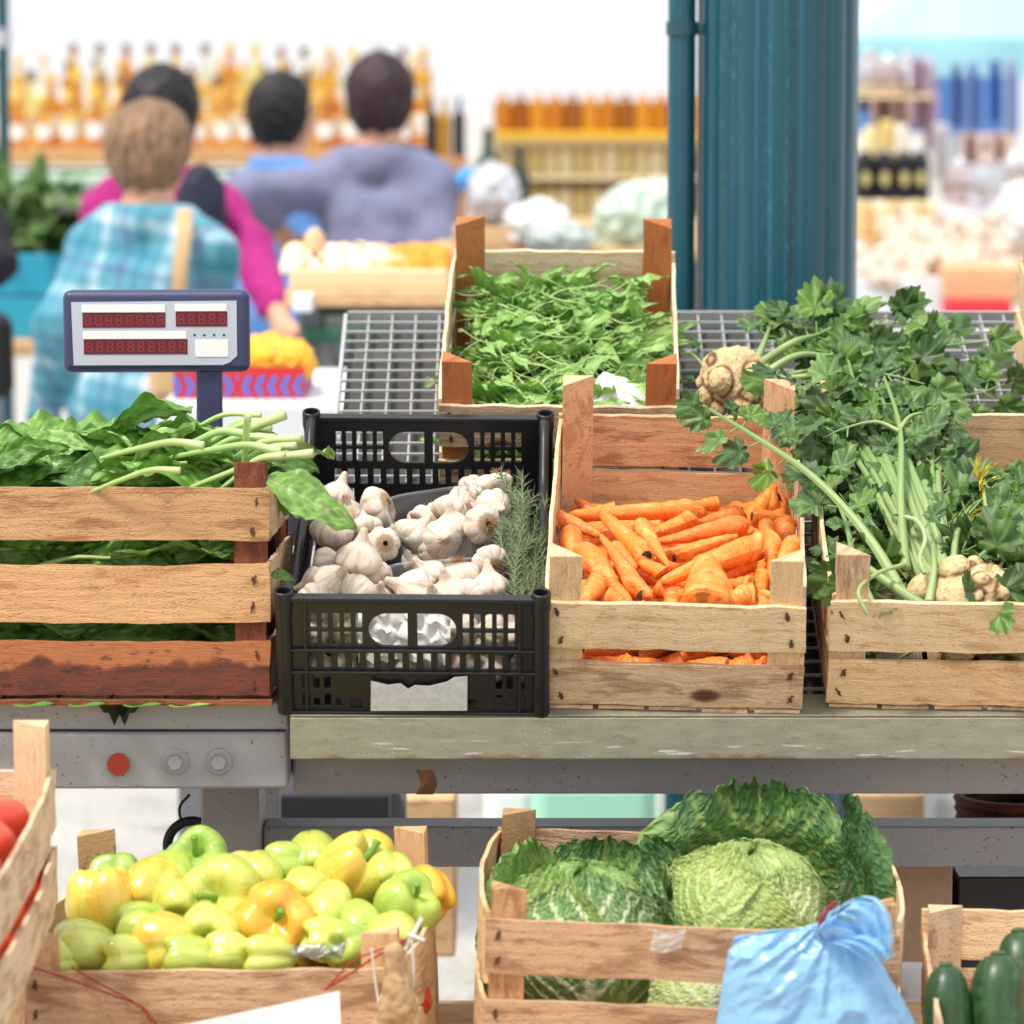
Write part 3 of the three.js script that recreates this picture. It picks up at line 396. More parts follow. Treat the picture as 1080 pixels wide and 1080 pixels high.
  C(530, 742, 520, 590, 112, 0.112, 0.128, 'fat pale carrot standing at the front middle of the carrot crate', M[1], false);
}

// ---------- garlic ----------
function garlicGeo(k) {
  const lobes = 7 + (k % 3), s = k * 11.7, tw = rr(-0.5, 0.5), lean = rr(-0.12, 0.12);
  const prof = (t) => { // t 0 bottom .. 1 top of the neck
    if (t < 0.72) { const a = t / 0.72, q = Math.pow(a, 0.72); return [Math.pow(Math.sin(Math.PI * (0.03 + 0.86 * q)), 0.8), a * 0.8]; } const a = (t - 0.72) / 0.28; return [mix(0.4, 0.13, Math.pow(a, 0.55)) * (a > 0.97 ? 0.2 : 1), 0.8 + a * 0.42];
  };
  return surf(64, 30, (u, v) => { const [r, y] = prof(v), a = u * Math.PI * 2 + tw * v, lobe = Math.abs(Math.cos(a * lobes / 2 + s)), body = v < 0.72 ? Math.sin(Math.PI * v / 0.72) : 0, R = r * 0.5 * (1 + body * (0.17 * Math.pow(lobe, 0.42) - 0.12) + 0.04 * n3(Math.cos(a) + s, y * 2, Math.sin(a)) + (v > 0.72 ? 0.16 * n2(a * 3, v * 4 + s) * Math.sin(u * 3.14) : 0)); return V(Math.cos(a) * R + lean * Math.max(0, y - 0.7), y * 0.88, Math.sin(a) * R); },
    (u, v) => { const a = u * Math.PI * 2, st = smooth(0.2, 0.7, n2(Math.cos(a) * 7 + s, Math.sin(a) * 7 + v * 1.5)), tan = smooth(0.25, 0.7, n2(Math.cos(a) * 2 + s, Math.sin(a) * 2 + v * 3 + 5)), rootc = smooth(0.07, 0.02, v); let c = mixc([0.7, 0.6, 0.5], [0.46, 0.29, 0.29], st * 0.65); c = mixc(c, [0.56, 0.4, 0.24], tan * 0.55 + smooth(0.85, 1, v) * 0.5); return mixc(c, [0.3, 0.18, 0.09], rootc); });
}
const garlicG = Array.from({ length: 6 }, (_, k) => garlicGeo(k)), garlicM = std({ vertexColors: true, roughness: 0.55 });
const rootsG = merge(Array.from({ length: 26 }, () => { const a = rr(0, 6.28), r = rr(0.02, 0.13); return tube([V(Math.cos(a) * r * 0.5, 0.03, Math.sin(a) * r * 0.5), V(Math.cos(a) * r, -0.05, Math.sin(a) * r), V(Math.cos(a) * r * 1.8 + rr(-0.08, 0.08), rr(-0.16, -0.06), Math.sin(a) * r * 1.8)], 0.008, { seg: 4, sides: 4 }); })), rootsM = std({ color: 0x9a6b3e, roughness: 0.95 });
let garlicN = 0;
function garlic(p, size, rot, label, roots) {
  const o = single('garlic_bulb', garlicG[garlicN++ % 6], garlicM, label, 'garlic', 'garlic bulbs in the black crate', p); size *= 0.84; o.scale.setScalar(size); o.rotation.set(...rot); o.translateY(-0.34 * size);
  if (roots) part(o, 'roots', rootsG, rootsM); return o;
}
{
  const Z = (x, y) => [280 + x / 2.84, 400 + y / 2.84];
  const lists = [[], [], []], heap = 'white garlic bulb in the loose heap at the left of the black crate', t1 = 'white garlic bulb in the rear clear punnet', t2 = 'white garlic bulb in the front clear punnet', fr = 'garlic bulb seen through the front openings of the black crate';
  for (const [x, y, w, h, rx, rz, rt] of [[215, 350, 0.052, 0.1, 0.3, 0.8], [335, 385, 0.062, 0.1, 0.2, -2.2], [200, 455, 0.064, 0.115, 2.6, 0.5, 1], [300, 450, 0.05, 0.105, 0.4, 1.6], [185, 553, 0.048, 0.115, 0.9, -1], [280, 540, 0.064, 0.13, 0.7, 0.9], [350, 495, 0.05, 0.11, 0.3, 2.4], [205, 610, 0.056, 0.125, 0.6, -0.5], [148, 612, 0.046, 0.112, 2.2, 1.2, 1], [280, 642, 0.056, 0.125, 0.5, 1.3], [150, 668, 0.054, 0.115, 2.0, -0.6, 1], [335, 600, 0.05, 0.1, 0.4, -1.8], [240, 400, 0.05, 0.085, 0.2, 0], [150, 400, 0.05, 0.085, 0.2, 1.9], [250, 500, 0.05, 0.08, 0, 0], [330, 660, 0.05, 0.1, 0.3, 0.3], [390, 690, 0.05, 0.09, 0.3, 1.3], [215, 690, 0.05, 0.1, 0.3, 2.3]]) lists[0].push(garlic(atS(...Z(x, y), h), w, [TILT + rx, rr(0, 6), rz], heap, rt));
  for (const [x, y, w, h, rx, rz, rt] of [[440, 468, 0.056, 0.1, 0.3, 1.2], [530, 478, 0.056, 0.103, 0.5, -0.6], [552, 392, 0.054, 0.115, 0.4, -1.3], [560, 438, 0.05, 0.11, 0.4, 0.5], [652, 335, 0.05, 0.118, 0.5, 1.7, 1], [682, 385, 0.054, 0.122, 0.3, -1], [650, 435, 0.058, 0.118, 0.8, 2.6, 1], [695, 310, 0.044, 0.125, 2.2, 0.4, 1], [610, 410, 0.048, 0.1, 0.3, 0.2], [490, 505, 0.046, 0.088, 0.3, 2.2], [610, 490, 0.046, 0.085, 0.4, 0.5], [690, 455, 0.046, 0.092, 0.4, 1.4], [470, 425, 0.05, 0.09, 0.3, 0.6], [600, 365, 0.05, 0.095, 0.4, -0.8], [510, 420, 0.05, 0.085, 0.2, 1.1], [620, 330, 0.046, 0.095, 0.3, 0.4]]) lists[1].push(garlic(atS(...Z(x, y), h), w, [TILT + rx, rr(0, 6), rz], t1, rt));
  for (const [x, y, w, h, rx, rz, rt] of [[440, 632, 0.062, 0.104, 0.4, 1.0], [490, 590, 0.05, 0.1, 0.6, -0.9], [585, 590, 0.058, 0.112, 2.5, 0.3, 1], [670, 548, 0.052, 0.122, 0.5, 2.0, 1], [555, 640, 0.056, 0.104, 0.3, 0.5], [672, 622, 0.054, 0.11, 0.3, -0.7], [622, 645, 0.05, 0.105, 0.4, 1.6], [500, 660, 0.05, 0.1, 0.3, -0.2]]) lists[2].push(garlic(atS(...Z(x, y), h), w, [TILT + rx, rr(0, 6), rz], t2, rt));
  inOrder(lists[0], 'loose garlic bulb beside the punnets'); inOrder(lists[1], 'garlic bulb in the rear punnet'); inOrder(lists[2], 'garlic bulb in the front punnet');
  for (let k = 0; k < 16; k++) garlic(onSlope(-0.225 + (k % 8) * 0.0335 + rr(-0.005, 0.005), 0.05 + rr(0, 0.01), k < 8 ? 0.035 : 0.08), rr(0.044, 0.05), [rr(0, 1), rr(0, 6), rr(-1.5, 1.5)], fr, rnd() < 0.4);
  for (let k = 0; k < 26; k++) garlic(onSlope(rr(-0.23, 0.0), rr(0.09, 0.4), rr(0.03, 0.05)), rr(0.046, 0.052), [rr(0, 1), rr(0, 6), rr(-1.5, 1.5)], 'garlic bulb buried low in the black crate');
  const bag = surf(30, 14, (u, v) => { const p = onSlope(-0.175 + u * 0.105, 0.02 + 0.02 * v + 0.006 * n2(u * 5, v * 4), 0.062 + 0.07 * v - 0.012 * v * v + 0.006 * n2(u * 6 + 3, v * 3)); return p; });
  wsingle('paper_bag', bag, std({ color: 0xe8e6e2, roughness: 0.8 }), 'folded white paper against the inside front of the black crate', 'paper');
}
// ---------- rosemary ----------
{
  const stemM = std({ color: 0x6f6a40, roughness: 0.9 }), needM = std({ vertexColors: true, roughness: 0.75 });
  const nd = () => { const g = new THREE.ConeGeometry(0.0011, 0.02, 4, 2); g.scale(1, 1, 0.45); g.translate(0, 0.01, 0); return g; };
  const sprigs = Array.from({ length: 5 }, () => {
    const L = 0.17, b = rr(-0.02, 0.02), pts = [V(0, 0, 0), V(b, rr(-0.01, 0.01), -L * 0.5), V(b * 0.4, rr(0, 0.02), -L)], cv = new THREE.CatmullRomCurve3(pts), N = [];
    for (let i = 0; i < 120; i++) { const t = 0.06 + 0.94 * i / 120, p = cv.getPoint(t), a = i * 2.4, dir = V(Math.cos(a) * 0.8, Math.sin(a) * 0.8, -rr(0.45, 1.1)).normalize(), g = nd(); g.scale(1, rr(0.7, 1.15), 1); g.applyQuaternion(new THREE.Quaternion().setFromUnitVectors(V(0, 1, 0), dir)); g.translate(p.x, p.y, p.z); const c = mixc([0.075, 0.12, 0.05], [0.22, 0.29, 0.16], rnd()); N.push(colorBy(g, () => c)); }
    return [tube(pts, (t) => 0.0018 * (1 - 0.5 * t), { seg: 8, sides: 5 }), merge(N)];
  });
  const g = thing('rosemary_bunch', 'bunch of grey green rosemary sprigs along the inner side of the black crate', 'rosemary', onSlope(0.016, 0.035, 0.082));
  g.rotation.x = TILT;
  for (let k = 0; k < 30; k++) { const [st, ne] = sprigs[k % 5], s = part(g, 'sprig', st, stemM); part(s, 'needles', ne, needM); s.position.set(rr(-0.024, 0.008) , rr(0, 0.05), -rr(0, 0.17)); s.rotation.set(rr(-0.08, 0.15), rr(-0.2, 0.16), rr(0, 6)); s.scale.setScalar(rr(0.75, 1.05)); }
}

// ---------- leaves ----------
const leafM = (o = {}) => phy({ vertexColors: true, roughness: 0.45, transmission: 0.22, thickness: 0, ...o });
const chardM = leafM(), celeryM = leafM({ roughness: 0.7, transmission: 0.15 }), saladM = leafM({ transmission: 0.25 });
const stalkTex = tex(64, 128, (u, v, c) => { const r = 0.5 + 0.5 * Math.sin(v * Math.PI * 2 * 9), k = 0.85 + 0.1 * r + 0.06 * n2(u * 5, v * 30); c[0] = k; c[1] = k; c[2] = k; });
// broad leaf: base at the origin, along +x, face up (+y)
function broadLeaf({ L, W, nu = 44, nv = 22, wave = 0.01, curl = 0.03, fold = 0.25, s, base, rib, point = 1.3, tone = 0 }) {
  const half = (t) => W / 2 * Math.pow(Math.sin(Math.PI * Math.pow(t * 0.96 + 0.02, 0.8)), 0.75) * (1 - 0.25 * Math.pow(t, 3)) * (1 + 0.07 * n2(t * 6 + s, 3));
  return surf(nu, nv, (u, v) => { const q = v * 2 - 1, w = half(u), e = Math.abs(q); return V(u * L, curl * Math.sin(u * 2.2 + s) + fold * w * e - curl * u * u * 1.5 + wave * e * e * Math.sin(u * 13 + s * 5 + q * 2) + wave * 0.7 * n2(u * 5 + s, q * 2.5) - 0.0022 * W / 0.1 * smooth(0.7, 1, Math.abs(Math.sin((u * 7 - e * 1.6) * Math.PI))) * (1 - e) + 0.02 * W * n2(u * 12 + s, q * 9) - 0.03 * W * smooth(0.1, 0, e), q * w); },
    (u, v) => { const q = Math.abs(v * 2 - 1), mid = smooth(0.16 * (1 - u * 0.8), 0.03, q), lat = smooth(0.9, 0.995, Math.abs(Math.sin((u * 7 - q * 1.6) * Math.PI))) * smooth(1, 0.3, q) * 0.5, n = fbm(u * 4 + s, v * 4, 3); return mixc(mixc(base[0], base[1], clamp(0.5 + n + tone)), rib, Math.max(mid * 0.85, lat)); });
}
const CH = [[0.1, 0.25, 0.03], [0.25, 0.45, 0.09]], CHR = [0.45, 0.58, 0.24];
const chardG = Array.from({ length: 8 }, (_, k) => broadLeaf({ L: rr(0.15, 0.2), W: rr(0.075, 0.11), s: k * 3.7, base: CH, rib: CHR, wave: rr(0.006, 0.012), curl: rr(0.015, 0.04), tone: rr(-0.35, 0.35) }));
const chStem = Array.from({ length: 4 }, (_, k) => colorBy(tube([V(-0.1, rr(-0.012, 0.012), rr(-0.015, 0.015)), V(-0.045, rr(-0.006, 0.006), 0), V(0.0, 0, 0), V(0.05, 0.006, 0)], (t) => mix(0.0055, 0.0028, t), { seg: 10, sides: 8, flat: 0.7 }), () => [0.42, 0.56, 0.2]));
const chardMs = [0xffffff, 0xd4e4c0, 0xf4ffd0, 0xb8ccac].map((c) => leafM({ color: lin(c) }));
const stemMat = std({ vertexColors: true, roughness: 0.45 });
let chN = 0;
function chard(p, rot, label, sc = 1) { if (p.z - chardCrate.position.z - Math.sin(rot[1]) * 0.19 * sc > 0.1) rot[1] = -rot[1]; const k = chN++, o = single('chard_leaf', chardG[k % 8], chardMs[(k * 5) % 4], label, 'chard leaf', 'loose chard leaves in the brown crate', p); o.rotation.order = 'YXZ'; o.rotation.set(...rot); o.scale.setScalar(sc); part(o, 'stem', chStem[k % 4], stemMat); return o; }
{
  const cp = chardCrate.position, top = 'broad green chard leaf on top of the heap in the brown crate', gap = 'chard leaf pressed behind the front boards of the brown crate', inner = 'chard leaf inside the brown crate';
  for (let k = 0; k < 46; k++) { const x = -0.17 + (k % 12) * 0.03 + rr(-0.02, 0.02); chard(V(cp.x + Math.min(x - 0.06, 0.0), cp.y + rr(0.03, 0.2), cp.z + rr(-0.1, 0.1)), [rr(-0.5, 0.5), rr(-0.6, 0.6), rr(-0.3, 0.3)], inner, 0.85); }
  for (let k = 0; k < 30; k++) { const y = [0.055, 0.075, 0.15, 0.17][k % 4], x = -0.13 + Math.floor(k / 4) * 0.036 + rr(-0.02, 0.02); if (x > 0.1) continue; const f = true, o = chard(V(cp.x + (f ? x - 0.09 : Math.min(x + 0.09, 0.13)), cp.y + y + rr(-0.02, 0.02), cp.z + rr(0.05, 0.075)), [1.35 + rr(-0.2, 0.15), f ? rr(-0.12, 0.12) : 3.14 + rr(-0.12, 0.12), rr(-0.3, 0.3)], gap, 0.8); if (!f) o.rotation.x = -o.rotation.x; }
  for (let k = 0; k < 66; k++) { const u = (k * 0.618) % 1, z = -0.11 + 0.17 * ((k * 0.377) % 1), x = -0.2 + 0.34 * u, hump = 0.03 * Math.sin(Math.PI * clamp((z + 0.15) / 0.3)); chard(V(cp.x + x, cp.y + 0.222 + hump + rr(-0.012, 0.02) - (z > 0.06 ? 0.02 : 0), cp.z + z), [rr(0.0, 0.7), rr(-0.9, 0.9) + (rnd() < 0.5 ? 3.1 : 0), rr(-0.12, 0.3)], top, rr(0.42, 0.78)); }
  // front row standing just above the top board, faces turned to the viewer
  for (let k = 0; k < 11; k++) chard(V(cp.x - 0.22 + k * 0.033, cp.y + 0.232 + rr(-0.006, 0.014), cp.z + rr(0.02, 0.07)), [rr(0.3, 0.9), rr(-0.3, 0.6), rr(0.05, 0.35)], top, rr(0.6, 0.85));
  const skL = [], sk = 'chard leaf with a thick pale stalk pointing towards the black crate';
  for (const [x0, y0, x1, y1, z, w] of [[228, 486, 300, 437, -0.12, 0.0072], [240, 475, 285, 452, -0.15, 0.006], [236, 492, 318, 462, -0.09, 0.0066], [150, 472, 215, 470, -0.02, 0.0045], [225, 474, 296, 476, -0.05, 0.0045], [238, 500, 330, 478, -0.04, 0.0058], [258, 485, 262, 438, -0.06, 0.0042], [200, 455, 275, 438, -0.16, 0.004], [130, 505, 190, 496, 0.02, 0.0035], [245, 507, 300, 480, -0.02, 0.005], [160, 462, 186, 460, -0.1, 0.004], [205, 466, 262, 458, -0.08, 0.0045], [212, 480, 290, 462, -0.1, 0.0056], [225, 465, 280, 444, -0.13, 0.005], [248, 495, 312, 470, -0.07, 0.005], [235, 458, 270, 446, -0.15, 0.0046]]) {
    const a = atZ(x0, y0, z), b = atZ(x1, y1, z + 0.02), m = a.clone().lerp(b, 0.5).add(V(0, 0.004, 0)), d = b.clone().sub(a);
    const a2 = a.clone().addScaledVector(d, -0.7).add(V(0, -0.012, -0.01)); m.add(V(0, rr(0.0, 0.008), 0)); const st = colorBy(tube([a2, a, m, b], (t) => w * mix(0.55, 1.12, t) * (1 + 0.06 * n2(t * 9, x0)), { seg: 18, sides: 12, flat: 0.8, ribs: 5, rib: 0.05 }), (x, y, z) => mixc([0.34, 0.52, 0.16], [0.5, 0.62, 0.28], smooth(0.6, 1, (x - a2.x) / (b.x - a2.x)))); st.translate(-a.x, -a.y, -a.z);
    const o = single('chard_leaf', st, stemMat, sk, 'chard leaf', 'loose chard leaves in the brown crate', a); skL.push(o); if (z > -0.06) continue; const bl = part(o, 'blade', chardG[chN++ % 8], chardM); bl.rotation.order = 'YXZ'; bl.rotation.set(rr(0.1, 0.6), Math.atan2(d.z, -d.x) , rr(-0.25, 0.05)); bl.scale.setScalar(0.7);
  }
  inOrder(skL, 'pale chard stalk on the heap');
  const big = broadLeaf({ L: 0.1, W: 0.062, s: 2.2, base: CH, rib: CHR, wave: 0.004, curl: 0.02, fold: 0.1, tone: 0.2 }), o = single('chard_leaf', big, chardM, 'bright chard leaf hanging over the edge of the black crate', 'chard leaf', 'loose chard leaves in the brown crate', atZ(283, 516, 0.02)); o.rotation.set(0.75, -0.25, -0.16); o.rotation.order = 'YXZ';
  const o2 = single('chard_leaf', chardG[2], chardM, 'small dark chard leaf poking out between the side boards of the brown crate', 'chard leaf', 'loose chard leaves in the brown crate', atZ(288, 606, -0.03)); o2.rotation.set(1.1, -0.3, 0.35); o2.scale.setScalar(0.13);
  const scraps = 'green leaf scrap squeezed under the brown crate'; for (const [x, w] of [[14, 46], [72, 42], [130, 46], [178, 50]]) wsingle('leaf_scrap', surf(8, 3, (u, v) => { const p = atZ(x + w * u, 742 + 2 * Math.sin(u * 5), 0.004 + 0.02 * v); p.y += 0.001 * Math.sin(u * 9 + v * 4) + 0.006 * (1 - v) * Math.sin(Math.PI * u) - 0.002; return p; }), std({ color: x > 150 ? 0x86ac4a : 0x4f8a2e, roughness: 0.7 }), scraps, 'leaf', 'leaf scraps under the brown crate');
}
// ---------- small salad greens ----------
{
  const SB = [[0.17, 0.37, 0.055], [0.38, 0.62, 0.16]], SR = [0.4, 0.56, 0.22];
  const G = Array.from({ length: 9 }, (_, k) => {
    const L = rr(0.05, 0.082), bl = broadLeaf({ L, W: rr(0.015, 0.027), nu: 12, nv: 8, s: k * 5.1, base: SB, rib: SR, wave: 0.003, curl: rr(0.004, 0.014), fold: 0.2, tone: rr(-0.35, 0.4) });
    const sl = rr(0.02, 0.06), st = colorBy(tube([V(-sl, rr(-0.012, 0.006), rr(-0.015, 0.015)), V(-sl * 0.5, rr(-0.004, 0.005), rr(-0.006, 0.006)), V(0.003, 0, 0), V(L * 0.4, 0.002, 0)], 0.0011, { seg: 7, sides: 5 }), () => [0.42, 0.58, 0.22]);
    return merge([bl, st]);
  });
  const gm = greensCrate, loc = V(), put = (x, h, z) => loc.set(x, h, z).applyMatrix4(gm.matrixWorld).clone(), ht = (x, z) => 0.082 + 0.014 * n2(x * 12, z * 12) + 0.018 * (1 - Math.pow(Math.abs(x) / 0.14, 3)) - 0.012 * z / 0.24;
  const top = 'small loose green salad leaf lying on the heap in the rear crate';
  for (let k = 0; k < 290; k++) {
    const x = rr(-0.112, 0.112), z = rr(-0.205, 0.2), o = single('salad_leaf', G[k % 9], saladM, top, 'salad leaf', 'loose salad leaves in the rear crate', put(x, ht(x, z) + rr(-0.004, 0.012), z));
    o.rotation.order = 'YXZ'; const yaw = rr(0, 6.28); o.rotation.set(TILT + rr(-0.35, 0.8), yaw, rr(-0.1, 0.85)); o.scale.setScalar(rr(0.7, 1.05));
  }
  const N = 900, im = new THREE.InstancedMesh(G[1], saladM, N), mt = new THREE.Matrix4(), q = new THREE.Quaternion(), e = new THREE.Euler(); im.name = 'salad_leaves'; im.userData.kind = 'stuff'; shadowy(im);
  for (let i = 0; i < N; i++) { const x = rr(-0.115, 0.115), z = rr(-0.205, 0.2); e.set(rr(-0.4, 0.9), rr(0, 6.28), rr(-0.5, 0.6), 'YXZ'); mt.compose(put(x, rr(0.01, 1) * ht(x, z), z), q.setFromEuler(e), V(1, 1, 1).multiplyScalar(rr(0.7, 1.1))); im.setMatrixAt(i, mt); im.setColorAt(i, new THREE.Color().setRGB(rr(0.6, 1), rr(0.7, 1), rr(0.6, 1))); }
  im.userData.label = 'mass of small green salad leaves filling the rear crate'; im.userData.category = 'salad leaves'; scene.add(im);
  // thin pale stalks
  const ST = Array.from({ length: 4 }, () => { const b = rr(-0.02, 0.02); return colorBy(tube([V(0, 0, 0), V(0.03, 0.008, b), V(0.065, 0.004, b * 1.2), V(0.095, 0.012, 0)], (t) => 0.0013 - 0.0005 * t, { seg: 10, sides: 5 }), () => [0.46, 0.6, 0.24]); });
  for (let k = 0; k < 80; k++) { const x = rr(-0.07, 0.06), z = rr(-0.12, 0.16), o = single('salad_stalk', ST[k % 4], stemMat, 'thin pale stalk among the salad leaves in the rear crate', 'stalk', 'thin stalks among the salad leaves', put(x, ht(x, z) + rr(0.004, 0.014), z)); o.rotation.order = 'YXZ'; o.rotation.set(TILT, rr(0, 6.28), rr(-0.1, 0.4)); o.scale.setScalar(rr(0.6, 1)); }
  const blob = sdfMesh(V(-0.08, -0.05, -0.08), V(0.08, 0.06, 0.08), 0.0035, (x, y, z) => ell(V(0, 0, 0), 0.05, 0.03 + 0.01 * n2(x * 20, 3), 0.06)(x, y, z) + 0.005 * (1 - Math.abs(n3(x * 24, y * 24, z * 24))) + 0.002 * n3(x * 70, y * 70, z * 70));
  const b = single('plastic_bag', blob, phy({ color: 0xf2f4f4, roughness: 0.4, transmission: 0.25, thickness: 0 }), 'crumpled white plastic bag among the salad greens', 'plastic bag', undefined, atS(650, 424, 0.105)); b.rotation.x = TILT;
}
// ---------- celeriac ----------
const CG = [[0.045, 0.12, 0.02], [0.125, 0.255, 0.042]], CR = [0.3, 0.45, 0.16];
function lobedLeaf(k) { // toothed, lobed leaflet: base at origin, along +x, face up
  const s = k * 4.3, R = 60, rings = 4, pos = [0.25, 0, 0], col = [...mixc(CG[0], CG[1], 0.5)], idx = [];
  const lobes = [[0, 1], [0.85, 0.82], [-0.85, 0.82], [1.75, 0.6], [-1.75, 0.6]], tone = rr(-0.3, 0.3);
  const rad = (a) => { let m = 0.42; for (const [c, h] of lobes) { const d = Math.abs(a - c); m = Math.max(m, h * (1 - Math.pow(d / 0.62, 2) * 0.34)); } const d0 = Math.PI - Math.abs(a); if (d0 < 0.9) m = Math.max(0.3, m * smooth(-0.2, 0.9, d0)); return 0.52 * m * (1 + 0.2 * Math.abs(((a * 2.6 + s) % 1 + 1) % 1 - 0.5) * 2 - 0.1 + 0.14 * n2(a * 1.5, s)); };
  for (let r = 1; r <= rings; r++) for (let i = 0; i < R; i++) {
    const a = -Math.PI + i / R * Math.PI * 2, q = r / rings, d = rad(a) * q, x = 0.25 + Math.cos(a) * d * 1.06, z = Math.sin(a) * d * 0.98; let ved = 9; for (const [c] of lobes) ved = Math.min(ved, Math.abs(a - c) * q);
    pos.push(x, 0.07 * Math.cos(a * 5) * q * q * (0.5 + 0.5 * n2(s, a)) + 0.06 * n2(x * 3 + s, z * 3) - 0.16 * x * x + 0.1 * Math.abs(z), z);
    col.push(...mixc(mixc(CG[0], CG[1], clamp(0.45 + tone + 0.5 * n2(x * 3 + s, z * 3))), CR, 0.5 * smooth(0.07, 0.02, ved)));
  }
  for (let i = 0; i < R; i++) { const j = (i + 1) % R; idx.push(0, 1 + j, 1 + i); for (let r = 0; r < rings - 1; r++) { const a = 1 + r * R + i, b = 1 + r * R + j; idx.push(a, b, a + R, b, b + R, a + R); } }
  const g = new THREE.BufferGeometry(); g.setAttribute('position', new THREE.Float32BufferAttribute(pos, 3)); g.setAttribute('color', new THREE.Float32BufferAttribute(col, 3)); g.setIndex(idx); g.computeVertexNormals(); return g;
}
const lobedG = Array.from({ length: 8 }, (_, k) => lobedLeaf(k));
const celeryMs = [0xffffff, 0xd8e0c8, 0xb4c8b0, 0xffffc8, 0xa8bca0].map((c) => leafM({ color: lin(c), roughness: 0.52, transmission: 0.18 }));
const celStalkM = std({ vertexColors: true, map: stalkTex, roughness: 0.45 });
function celeriacBulb(R, s) {
  const knobs = Array.from({ length: 40 }, () => { const d = V(rr(-1, 1), rr(-1, 1), rr(-1, 1)).normalize(); return [d.multiplyScalar(R * rr(0.74, 0.92)), R * (rnd() < 0.3 ? rr(0.24, 0.4) : rr(0.07, 0.2))]; });
  const g = sdfMesh(V(-1, -1, -1).multiplyScalar(R * 1.35), V(1, 1, 1).multiplyScalar(R * 1.35), R / 34, (x, y, z) => { let d = Math.hypot(x, y * 1.05, z) - R * (0.96 + 0.1 * n3(x / R * 1.5 + s, y / R * 1.5, z / R * 1.5)); for (const [c, r] of knobs) { const k = Math.hypot(x - c.x, y - c.y, z - c.z) - r; d = smin(d, k, R * 0.05); } return d + R * 0.02 * n3(x / R * 7, y / R * 7, z / R * 7); });
  return colorBy(g, (x, y, z) => { let d1 = 9, d2 = 9; const up = (d) => { if (d < d1) { d2 = d1; d1 = d; } else if (d < d2) d2 = d; }; up(Math.hypot(x, y * 1.05, z) - R * 0.95); for (const [c, r] of knobs) up(Math.hypot(x - c.x, y - c.y, z - c.z) - r); const crev = smooth(R * 0.1, 0, d2 - d1) * smooth(-1.1, -0.2, n3(x / R * 2 + s, y / R * 2, z / R * 2)), n = 0.5 + 0.5 * n3(x / R * 4, y / R * 4 + s, z / R * 4), sp = smooth(0.45, 0.7, n3(x / R * 9, y / R * 9, z / R * 9 + s)); return mixc(mixc([0.7, 0.55, 0.3], [0.5, 0.34, 0.16], n * 0.8), [0.13, 0.055, 0.02], Math.max(crev, sp * 0.6)); });
}
const bulbM = std({ vertexColors: true, roughness: 0.85 });
const stalkCol = (g, a, b) => { const u = g.attributes.uv; return colorBy(g, (x, y, z, i) => mixc(a, b, u.getX(i))); };
// a leaf under its stalk: at p, pointing along d, face roughly along n
function leafOn(parent, p, d, n, size, k) {
  const m = part(parent, 'leaf', lobedG[k % 8], celeryMs[(k * 7) % 5]), X = d.clone().normalize(), Z = X.clone().cross(n).normalize(), Y = Z.clone().cross(X); m.quaternion.setFromRotationMatrix(new THREE.Matrix4().makeBasis(X, Y, Z)); m.scale.set(size * 1.12, size * 1.12, size * rr(0.85, 1.15)); m.position.copy(p).sub(parent.parent.position).sub(parent.position); return m;
}
let lk = 0;
const toEye = V(0, 0.45, 0.9).normalize();
function frond(plant, pts, r, { leaves = 5, size = 0.055, pale = 0.5, spread = 1, end = 0.25 } = {}) {
  const c = new THREE.CatmullRomCurve3(pts, false, 'centripetal'), g = stalkCol(tube(pts, (t) => r * mix(1, end, Math.pow(t, 0.9)), { seg: 22, sides: 12, ribs: 6, rib: 0.07 }), mixc([0.3, 0.45, 0.14], [0.5, 0.62, 0.28], pale), [0.2, 0.36, 0.1]);
  const st = wpart(plant, 'stalk', g, celStalkM);
  for (let i = 0; i < leaves; i++) {
    const t = i === 0 ? 1 : 1 - Math.ceil(i / 2) * (0.42 / Math.max(2, leaves / 2)) + rr(-0.02, 0.02), p = c.getPointAt(clamp(t)), tg = c.getTangentAt(clamp(t)), side = i === 0 ? 0 : (i % 2 ? 1 : -1), n = toEye.clone().add(V(rr(-0.7, 0.7), rr(-0.4, 0.6), rr(-0.5, 0.3))).normalize();
    const lat = tg.clone().cross(n).normalize().multiplyScalar(side * spread), d = tg.clone().multiplyScalar(0.7).add(lat).add(V(rr(-0.25, 0.25), rr(-0.3, 0.2), rr(-0.2, 0.3)));
    const sz = size * rr(0.8, 1.2) * (i === 0 ? 1.15 : 1); if (side) { const e = p.clone().addScaledVector(d.clone().normalize(), sz * 0.28); wpart(st, 'leaf_stalk', stalkCol(tube([p, p.clone().lerp(e, 0.5), e], 0.0012, { seg: 3, sides: 5 }), [0.25, 0.4, 0.12], [0.22, 0.36, 0.1]).translate(-plant.position.x, -plant.position.y, -plant.position.z), celStalkM); leafOn(st, e, d, n, sz, lk++); } else leafOn(st, p, d, n, sz, lk++);
  }
  return st;
}
const S = (a) => a.map(([x, y, h]) => atS(x, y, h));
